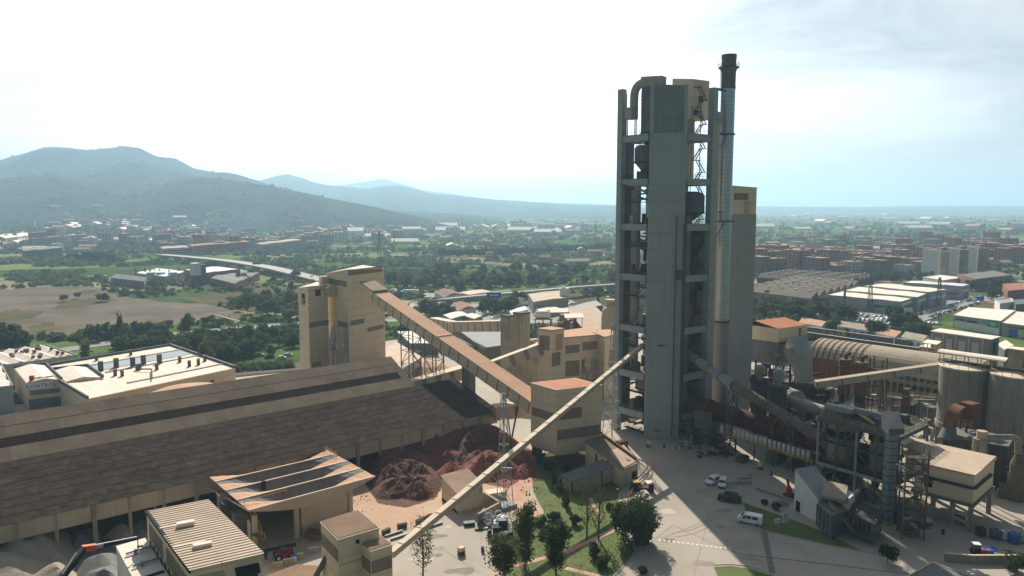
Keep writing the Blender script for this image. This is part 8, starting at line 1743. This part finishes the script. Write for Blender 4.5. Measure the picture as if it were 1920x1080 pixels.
def leaves(rng, C, size, nrm=None, flat=.6):
    """quads of about the given size at centres C, facing outwards with much scatter"""
    n = len(C); d = rng.normal(size=(n, 3)); d = d + (nrm * 1.2 if nrm is not None else 0); d /= np.linalg.norm(d, axis=1)[:, None] + 1e-9
    a = np.cross(d, rng.normal(size=(n, 3))); a /= np.linalg.norm(a, axis=1)[:, None] + 1e-9; b = np.cross(d, a)
    s = (size * rng.uniform(.6, 1.3, n))[:, None] / 2; l = s * rng.uniform(.7, 1.3, (n, 1))
    return np.stack([C - a * s - b * l, C + a * s - b * l * .6, C + a * s * .7 + b * l, C - a * s * .8 + b * l * .7], 1).reshape(-1, 3)
def crown_pts(rng, n, rx, rz, zc, lobes, rough=.35):
    """points through a lobed crown, denser towards its skin"""
    L = rng.normal(size=(lobes, 3)); L /= np.linalg.norm(L, axis=1)[:, None]; L *= rng.uniform(.35, .75, (lobes, 1)); R_ = rng.uniform(.3, .55, lobes)
    k = rng.randint(0, lobes, n); d = rng.normal(size=(n, 3)); d /= np.linalg.norm(d, axis=1)[:, None]; r = R_[k] * rng.uniform(.35, 1, n) ** .5
    P = L[k] + d * r[:, None]; P[:, 0] *= rx; P[:, 1] *= rx; P[:, 2] = P[:, 2] * rz + zc; N = d
    return P, N
def limbs(h, rt, zc, rx, seed, n=6):
    rr = random.Random(seed); b = MB(); b.tube([(0, 0, 0), (.05 * h * .3, 0, h * .3), (0, .03 * h, zc + h * .15)], [rt, rt * .7, rt * .25], 7)
    for k in range(n):
        a = 2 * math.pi * k / n + rr.uniform(-.4, .4); z = h * rr.uniform(.25, .55); b.tube([(0, 0, z), (rx * .35 * math.cos(a), rx * .35 * math.sin(a), z + h * .12), (rx * .7 * math.cos(a), rx * .7 * math.sin(a), z + h * rr.uniform(.2, .38))], [rt * .4, rt * .28, rt * .08], 5)
    return b
def tree(name, label, h, rx, n, leaf, m, seed, crown0=.25, lobes=9, rt=.18, group=None, bark='bark'):
    rng = np.random.RandomState(seed); t = thing(name, label, 'tree', group=group); zc = h * (crown0 + 1) / 2; rz = h * (1 - crown0) / 2
    P, N_ = crown_pts(rng, n, rx * 1.15, rz * 1.1, zc, lobes); o = bpy.data.objects.new('crown', np_mesh('crown', leaves(rng, P, leaf, N_), 4, m)); col.objects.link(o); o.parent = t
    q = limbs(h, rt, zc, rx, seed).build('trunk', bark); q.parent = t; return t
# prototypes: (name, h, rx, leaves, leaf size, material, crown start, lobes)
KINDS = [('broadleaf_tree', 9, 4.2, 420, 1.15, 'leaf_dark', .12, 10, 'dark round tree'), ('broadleaf_tree', 8, 3.6, 420, 1.0, 'leaf_mid', .12, 9, 'mid green round tree'), ('broadleaf_tree', 7, 4.0, 380, 1.05, 'leaf_light', .1, 9, 'light green spreading tree'), ('cypress_tree', 11, 1.3, 320, .7, 'leaf_dark', .03, 7, 'narrow dark cypress'), ('poplar_tree', 14, 2.4, 420, .95, 'leaf_mid', .12, 10, 'tall slim poplar'), ('olive_tree', 5, 2.8, 300, .8, 'leaf_grey', .15, 8, 'low grey-green tree')]
PT = [[tree(k[0], k[8], k[1], k[2], k[3], k[4], k[5], 50 + i, k[6], k[7]), False, k[8]] for i, k in enumerate(KINDS)]
rr = random.Random(55)
def inpoly(u, v, P):
    c = False
    for i in range(len(P)):
        (a, b_), (c_, d) = P[i], P[i - 1]
        if (b_ > v) != (d > v) and u < (c_ - a) * (v - b_) / (d - b_) + a: c = not c
    return c
def plant(uvs, kinds, where, group, sc=(.75, 1.25)):
    for u, v in uvs:
        pr = PT[rr.choice(kinds)]; s = rr.uniform(*sc)
        place(pr[0], not pr[1], G(u, v), rr.uniform(0, 6.28), (s * rr.uniform(.85, 1.15), s * rr.uniform(.85, 1.15), s), label='%s %s' % (pr[2], where), group=group + ', ' + pr[2]); pr[1] = True
def rnd_in(P, n, mind=6):
    us = [p[0] for p in P]; vs = [p[1] for p in P]; out = []
    for _ in range(n * 40):
        u, v = rr.uniform(min(us), max(us)), rr.uniform(min(vs), max(vs))
        if inpoly(u, v, P) and all(abs(u - a) + 2 * abs(v - b_) > mind for a, b_ in out): out.append((u, v))
        if len(out) >= n: break
    return out
plant([(6, 658), (24, 652), (40, 660), (-10, 648)], [0], 'in the big dark clump at the left edge', 'dark clump at the left edge', (1.1, 1.5))
plant(rnd_in([(190, 655), (330, 640), (450, 630), (560, 622), (560, 660), (500, 672), (440, 680), (330, 668), (250, 665)], 62, 11), [0, 0, 0, 1], 'in the dense dark orchard between the main road and the factories', 'orchard by the main road', (.6, .95))
plant([(224, 632), (165, 695), (388, 700)], [4], 'standing tall above the shrubs by the factories', 'tall poplars by the factories', (.9, 1.2))
plant([(155, 745), (70, 735)], [2], 'in front of the factory with the lettered sign', 'trees by the lettered factory', (1.1, 1.3))
plant(rnd_in([(170, 640), (230, 627), (300, 618), (360, 612), (350, 622), (250, 634), (180, 648)], 12, 10), [2, 1, 0], 'along the near edge of the waste ground', 'trees edging the waste ground', (.7, 1.1))
plant([(198, 566), (190, 566), (120, 566), (146, 560)], [1, 2], 'on the scrub patch of the waste ground', 'trees on the waste ground', (.7, 1))
plant(rnd_in([(440, 560), (560, 540), (560, 605), (470, 608), (440, 590)], 22, 12), [0, 1, 2, 4], 'left of the cream towers beyond the main road', 'trees left of the cream towers', (.8, 1.3))
plant([(q, 521 + rr.uniform(-1, 2)) for q in range(255, 400, 9)], [3], 'in the dark row in front of the pale blue tanks', 'cypresses before the blue tanks', (.6, .9))
plant(rnd_in([(460, 500), (540, 508), (560, 530), (470, 540), (400, 530)], 10, 10), [0, 1], 'near the motorway bridge', 'trees near the motorway bridge')
plant([(137 + i * 7, 489) for i in range(10)] + [(176 + i * 6, 492) for i in range(6)], [0], 'in the dark row before the left-hand town', 'dark tree row by the left town', (1.0, 1.5))
plant(rnd_in([(725, 515), (900, 505), (1160, 500), (1160, 535), (1000, 540), (850, 545), (740, 540)], 54, 12), [0, 0, 1, 1, 2], 'in the green belt between the fields and the viaduct', 'trees behind the viaduct', (.9, 1.5))
plant([(830 + i * 9 + rr.uniform(-2, 2), 481 + rr.uniform(-1, 1)) for i in range(14)] + [(960 + i * 12, 478 - i * .6) for i in range(16)], [0], 'in the far dark windbreak across the fields', 'far windbreak', (1.1, 1.6))
plant([(815, 595), (826, 588), (842, 594), (800, 590), (905, 590), (920, 586), (940, 583), (950, 586), (932, 592), (975, 570), (960, 575)], [0, 1], 'inside the ring road loop', 'trees by the ring road loop', (.8, 1.3))
plant([(1122, 572)], [3], 'standing alone left of the tall tower', 'lone cypress', (1, 1))
plant(rnd_in([(1402, 575), (1450, 565), (1550, 572), (1590, 590), (1560, 600), (1500, 600), (1402, 590)], 30, 11), [0, 1, 1, 2], 'in the overgrown strip behind the orange-roofed filter house', 'trees behind the filter house', (.7, 1.2))
plant([(1585, 599), (1578, 597), (1592, 600), (1674, 598), (1680, 598), (1564, 620), (1572, 618), (1640, 632), (1648, 634), (1695, 640), (1725, 640), (1706, 632), (1680, 615), (1700, 612), (1715, 616), (1690, 618)], [0, 1, 0], 'between the white row houses and the car park', 'trees by the row houses', (.8, 1.2))
plant([(1478, 558), (1487, 557), (1497, 556), (1545, 552), (1556, 551), (1564, 550), (1605, 545)], [3], 'beside the old saw-tooth factory', 'cypresses by the saw-tooth factory', (.8, 1.1))
plant(rnd_in([(1600, 525), (1680, 522), (1760, 524), (1760, 529), (1690, 528), (1610, 532)], 20, 8), [0, 1], 'along the avenue in front of the right-hand town', 'avenue trees of the right town', (.8, 1.2))
plant([(1865, 562), (1855, 545), (1870, 542), (1885, 540), (1900, 545), (1820, 545), (1840, 530)], [1, 0], 'along the estate street at the far right', 'trees at the far right street', (.8, 1.2))
plant([(1905, 690), (1900, 850)], [1], 'at the right edge near the pale silos', 'trees by the silos', (.6, .8))
for i, pr in enumerate(PT):
    if not pr[1]: place(pr[0], True, G(1300 + 30 * i, 560), label=pr[2] + ' hidden behind the tall tower'); pr[1] = True
# scrub and far woodland: nobody could count it
rng = np.random.RandomState(11)
EXC = [lot1, [(200, 497), (500, 497), (500, 532), (200, 532)], [(-60, 665), (150, 645), (210, 640), (460, 680), (560, 690), (0, 770), (-60, 770)], [(1395, 510), (1650, 510), (1560, 570), (1395, 560)], [(1545, 525), (1830, 522), (1960, 560), (1960, 640), (1780, 640), (1700, 610), (1560, 606), (1540, 570)], [(840, 560), (960, 552), (1090, 550), (1165, 570), (1165, 612), (850, 612)], [(1400, 470), (1960, 440), (1960, 530), (1400, 520)]]
def scrub(name, label, n, ubox, vbox, size, m, nq, thr, hgt, exc=EXC, zt=False, rows=None, dens=None):
    V = []; k = 0
    us = rng.uniform(*ubox, n); vs = vbox[0] + (vbox[1] - vbox[0]) * rng.uniform(0, 1, n)
    for u, v in zip(us, vs):
        p = G(u, v)
        if fbm(p.x / 55, p.y / 55, 4, 3) + .0 < thr: continue
        if any(inpoly(u, v, E) for E in exc): continue
        if abs(v - interp([(60, 668), (130, 654), (240, 638), (330, 626), (450, 615), (560, 607), (720, 601), (790, 598)], u)) < 5.5 and 60 < u < 800: continue
        z0 = terrain(p.x, p.y) if zt else 0; s = size * rng.uniform(.6, 1.5) * (1 if p.y < 1200 else 1.5); C = rng.normal(size=(nq, 3)); C /= np.linalg.norm(C, axis=1)[:, None]; nn = C.copy(); C[:, 2] = np.abs(C[:, 2]) * hgt; C = C * s * rng.uniform(.5, 1, (nq, 1)) + np.array([p.x, p.y, z0 + .1 * s])
        V.append(leaves(rng, C, s * .95, nn))
    o = bpy.data.objects.new(name, np_mesh(name, np.concatenate(V), 4, m)); col.objects.link(o); o['kind'] = 'stuff'; o['label'] = label
scrub('scrub', 'dense low green scrub and bushes over the near plain', 5200, (-60, 1960), (520, 640), 1.7, 'leaf_mid', 12, -.06, 1.0)
scrub('dark_scrub', 'darker bushes and small trees scattered over the near plain', 2600, (-60, 1960), (495, 640), 2.4, 'leaf_dark', 12, .02, 1.2)
scrub('reed_scrub', 'pale green reeds and shrubs by the river', 4500, (-60, 1160), (485, 535), 2.2, 'leaf_light', 9, -.02, .8)
scrub('far_hedges', 'far hedges, orchards and small woods across the plain', 6000, (-60, 1960), (402, 500), 4.2, 'leaf_dark', 7, .0, .8, EXC[6:])
scrub('far_orchards', 'far light green orchards across the plain', 6000, (-60, 1960), (405, 500), 4.0, 'leaf_mid', 7, -.03, .6, EXC[6:])
scrub('town_trees', 'trees between the houses of the two towns', 900, (1400, 1960), (455, 526), 2.6, 'leaf_dark', 10, -.3, 1.1, [])
scrub('hillside_trees', 'trees between the houses on the left slope', 3800, (-60, 620), (396, 476), 3.6, 'leaf_dark', 8, .0, .9, [], True)
V = []
for k in range(1500):   # hedge bank along the near railway
    t = rng.uniform(0, 1); u = 150 + 400 * t; v = interp([(150, 741), (300, 718), (460, 696), (560, 690)], u) - rng.uniform(0, 9); p = G(u, v); s = rng.uniform(.5, 1.2); C = rng.normal(size=(8, 3)) * s * .6 + np.array([p.x, p.y, s * .7]); V.append(leaves(rng, C, .8))
o = bpy.data.objects.new('railway_hedge', np_mesh('railway_hedge', np.concatenate(V), 4, 'leaf_mid')); col.objects.link(o); o['kind'] = 'stuff'; o['label'] = 'straggling hedge along the railway behind the rear hall'

# ------------------------------------------------------------------ garden trees in the foreground
def big_tree(name, label, uv, h, rx, n, leaf, m, seed, crown0=.08, lobes=16, rt=.25, group=None):
    t = tree(name, label, h, rx, n, leaf, m, seed, crown0, lobes, rt, group); t.location = G(*uv); return t
big_tree('round_tree', 'big dense dark round tree at the corner of the lawn and the pale yard', (1192, 1018), 9.4, 4.3, 9500, .36, 'leaf_dark', 301, .03, 26, .3)
def poplar(label, uv, h, rx, n, m, seed, leaf=.3, bare=False):
    rng = np.random.RandomState(seed); rr = random.Random(seed); p = G(*uv); t = thing('poplar_tree', label, 'tree', p); b = MB(); tips = []
    b.tube([(0, 0, 0), (.1, 0, h * .5), (0, .1, h * .97)], [.2, .13, .03], 7)
    for k in range(46 if bare else 34):
        z = h * rr.uniform(.12, .85); a = rr.uniform(0, 6.28); L_ = rx * (1.15 - .6 * abs(z / h - .35)) * rr.uniform(.6, 1.15); e = Vector((math.cos(a) * L_, math.sin(a) * L_, z + L_ * rr.uniform(1.1, 1.9))); m_ = Vector((math.cos(a) * L_ * .6, math.sin(a) * L_ * .6, z + L_ * .55)); b.tube([(0, 0, z), m_, e], [.06, .04, .015], 4); tips.append((Vector((0, 0, z)), m_, e))
        if bare:
            for j in range(3): f = m_.lerp(e, rr.random()); b.tube([f, f + Vector((rr.uniform(-.5, .5), rr.uniform(-.5, .5), rr.uniform(.5, 1.2)))], [.025, .012], 4)
    q = b.build('trunk', 'bark'); q.parent = t
    k = rng.randint(0, len(tips), n); f = rng.uniform(.25, 1.1, n); C = np.array([tips[i][0].lerp(tips[i][2], min(ff, 1.05)) for i, ff in zip(k, f)]) + rng.normal(size=(n, 3)) * .38 * (rx / 1.6)
    o = bpy.data.objects.new('crown', np_mesh('crown', leaves(rng, C, leaf), 4, m)); col.objects.link(o); o.parent = t; return t
poplar('tall leafy poplar on the left edge of the lawn', (985, 1070), 11.5, 1.6, 4600, 'leaf_mid', 401)
poplar('leafy dark poplar in the middle of the lower lawn', (1042, 1076), 8.5, 1.7, 4200, 'leaf_dark', 402)
poplar('leafy poplar cut off by the bottom edge left of the lawn', (945, 1095), 6.5, 2.2, 4200, 'leaf_mid', 403)
poplar('thin nearly bare poplar in front of the lawn path', (1100, 1010), 12.5, 1.3, 260, 'leaf_grey', 404, .22, True)
poplar('second thin nearly bare poplar to the right of the first one', (1122, 1012), 12, 1.2, 260, 'leaf_grey', 405, .22, True)
poplar('thin sparse young tree beside the small foreground tower', (793, 1090), 11, 1.9, 620, 'leaf_light', 406, .26, True)
for i, (u, v, h, lab_) in enumerate(((1040, 915, 4.5, 'topmost slim cypress of the row across the lawn'), (1049, 925, 4.2, 'second slim cypress of the row across the lawn'), (1053, 938, 4.0, 'third slim cypress of the row across the lawn'), (1059, 946, 3.8, 'fourth slim cypress of the row across the lawn'), (1064, 955, 3.8, 'lowest slim cypress of the row across the lawn'))):
    t = tree('cypress_tree', lab_, h, .62, 420, .3, 'leaf_mid', 500 + i, .02, 6, .08, 'cypress row on the lawn'); t.location = G(u, v)
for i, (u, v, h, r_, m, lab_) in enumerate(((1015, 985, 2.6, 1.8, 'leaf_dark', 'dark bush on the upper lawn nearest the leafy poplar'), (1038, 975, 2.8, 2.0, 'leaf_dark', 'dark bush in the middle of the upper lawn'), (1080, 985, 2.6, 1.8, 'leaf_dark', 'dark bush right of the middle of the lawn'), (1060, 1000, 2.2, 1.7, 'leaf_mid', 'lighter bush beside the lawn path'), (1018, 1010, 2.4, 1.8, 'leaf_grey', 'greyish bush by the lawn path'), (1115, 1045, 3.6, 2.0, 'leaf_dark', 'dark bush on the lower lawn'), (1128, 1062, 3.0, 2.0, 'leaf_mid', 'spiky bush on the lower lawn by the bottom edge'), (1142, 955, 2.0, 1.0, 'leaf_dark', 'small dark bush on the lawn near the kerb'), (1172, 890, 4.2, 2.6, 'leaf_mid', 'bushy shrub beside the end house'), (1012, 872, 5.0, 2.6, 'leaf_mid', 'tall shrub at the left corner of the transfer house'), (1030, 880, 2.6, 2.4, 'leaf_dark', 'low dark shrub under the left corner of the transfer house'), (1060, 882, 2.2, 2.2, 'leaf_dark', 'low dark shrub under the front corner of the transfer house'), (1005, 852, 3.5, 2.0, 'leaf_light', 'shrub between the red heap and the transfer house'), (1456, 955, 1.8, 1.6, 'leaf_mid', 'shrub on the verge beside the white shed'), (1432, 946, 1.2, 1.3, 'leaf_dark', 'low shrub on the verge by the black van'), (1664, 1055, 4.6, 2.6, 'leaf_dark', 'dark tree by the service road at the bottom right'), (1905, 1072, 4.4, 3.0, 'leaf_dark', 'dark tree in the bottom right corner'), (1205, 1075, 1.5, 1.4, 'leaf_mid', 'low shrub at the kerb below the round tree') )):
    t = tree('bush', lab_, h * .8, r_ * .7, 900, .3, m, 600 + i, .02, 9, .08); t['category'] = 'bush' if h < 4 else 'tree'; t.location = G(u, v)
V = []
for k in range(2200):
    u, v = rng.uniform(950, 1190), rng.uniform(898, 1085)
    if not (inpoly(u, v, lawn) or (v > 1000 and inpoly(u, v, [(1168, 990), (1182, 1015), (1190, 1035), (1170, 1062), (1150, 1085), (950, 1085), (1020, 1050), (1112, 1018)]))): continue
    p = G(u, v); V.append(leaves(rng, np.array([[p.x, p.y, .16]]) + rng.normal(size=(3, 3)) * [.25, .25, .04], .13))
o = bpy.data.objects.new('grass', np_mesh('grass', np.concatenate(V), 4, 'leaf_light')); col.objects.link(o); o['kind'] = 'stuff'; o['label'] = 'tufts of grass on the lawn'
for i, (u, v, h) in enumerate(((1137, 944, 7), (1157, 978, 7), (1020, 990, 5))): p = G(u, v); t = thing('lamp_post', ('thin lamp post on the lawn', 'thin lamp post at the kerb of the lawn', 'thin post beside the dark bushes')[i], 'lamp post', p); MB().tube([p, p + Vector((0, 0, h))], .06, 6).build('pole', 'steel_dark', t); MB().box((p.x, p.y, h), (.5, .2, .12)).build('lamp', 'steel_light', t)
# clear rows: say which one by its place in the row
ORD = 'first second third fourth fifth sixth seventh eighth ninth tenth eleventh twelfth thirteenth fourteenth fifteenth sixteenth'.split()
for key in ('cypresses before the blue tanks', 'cypresses by the saw-tooth'):
    S = sorted([o for o in scene.objects if o.parent is None and str(o.get('group', '')).startswith(key)], key=lambda o: UV(o.location)[0])
    for i, o in enumerate(S): o['label'] = o['label'].replace('narrow dark ', '').replace('in the dark row ', '').replace('old ', '') + ', ' + (ORD[i] if i < 16 else '%dth' % (i + 1)) + ' from the left'
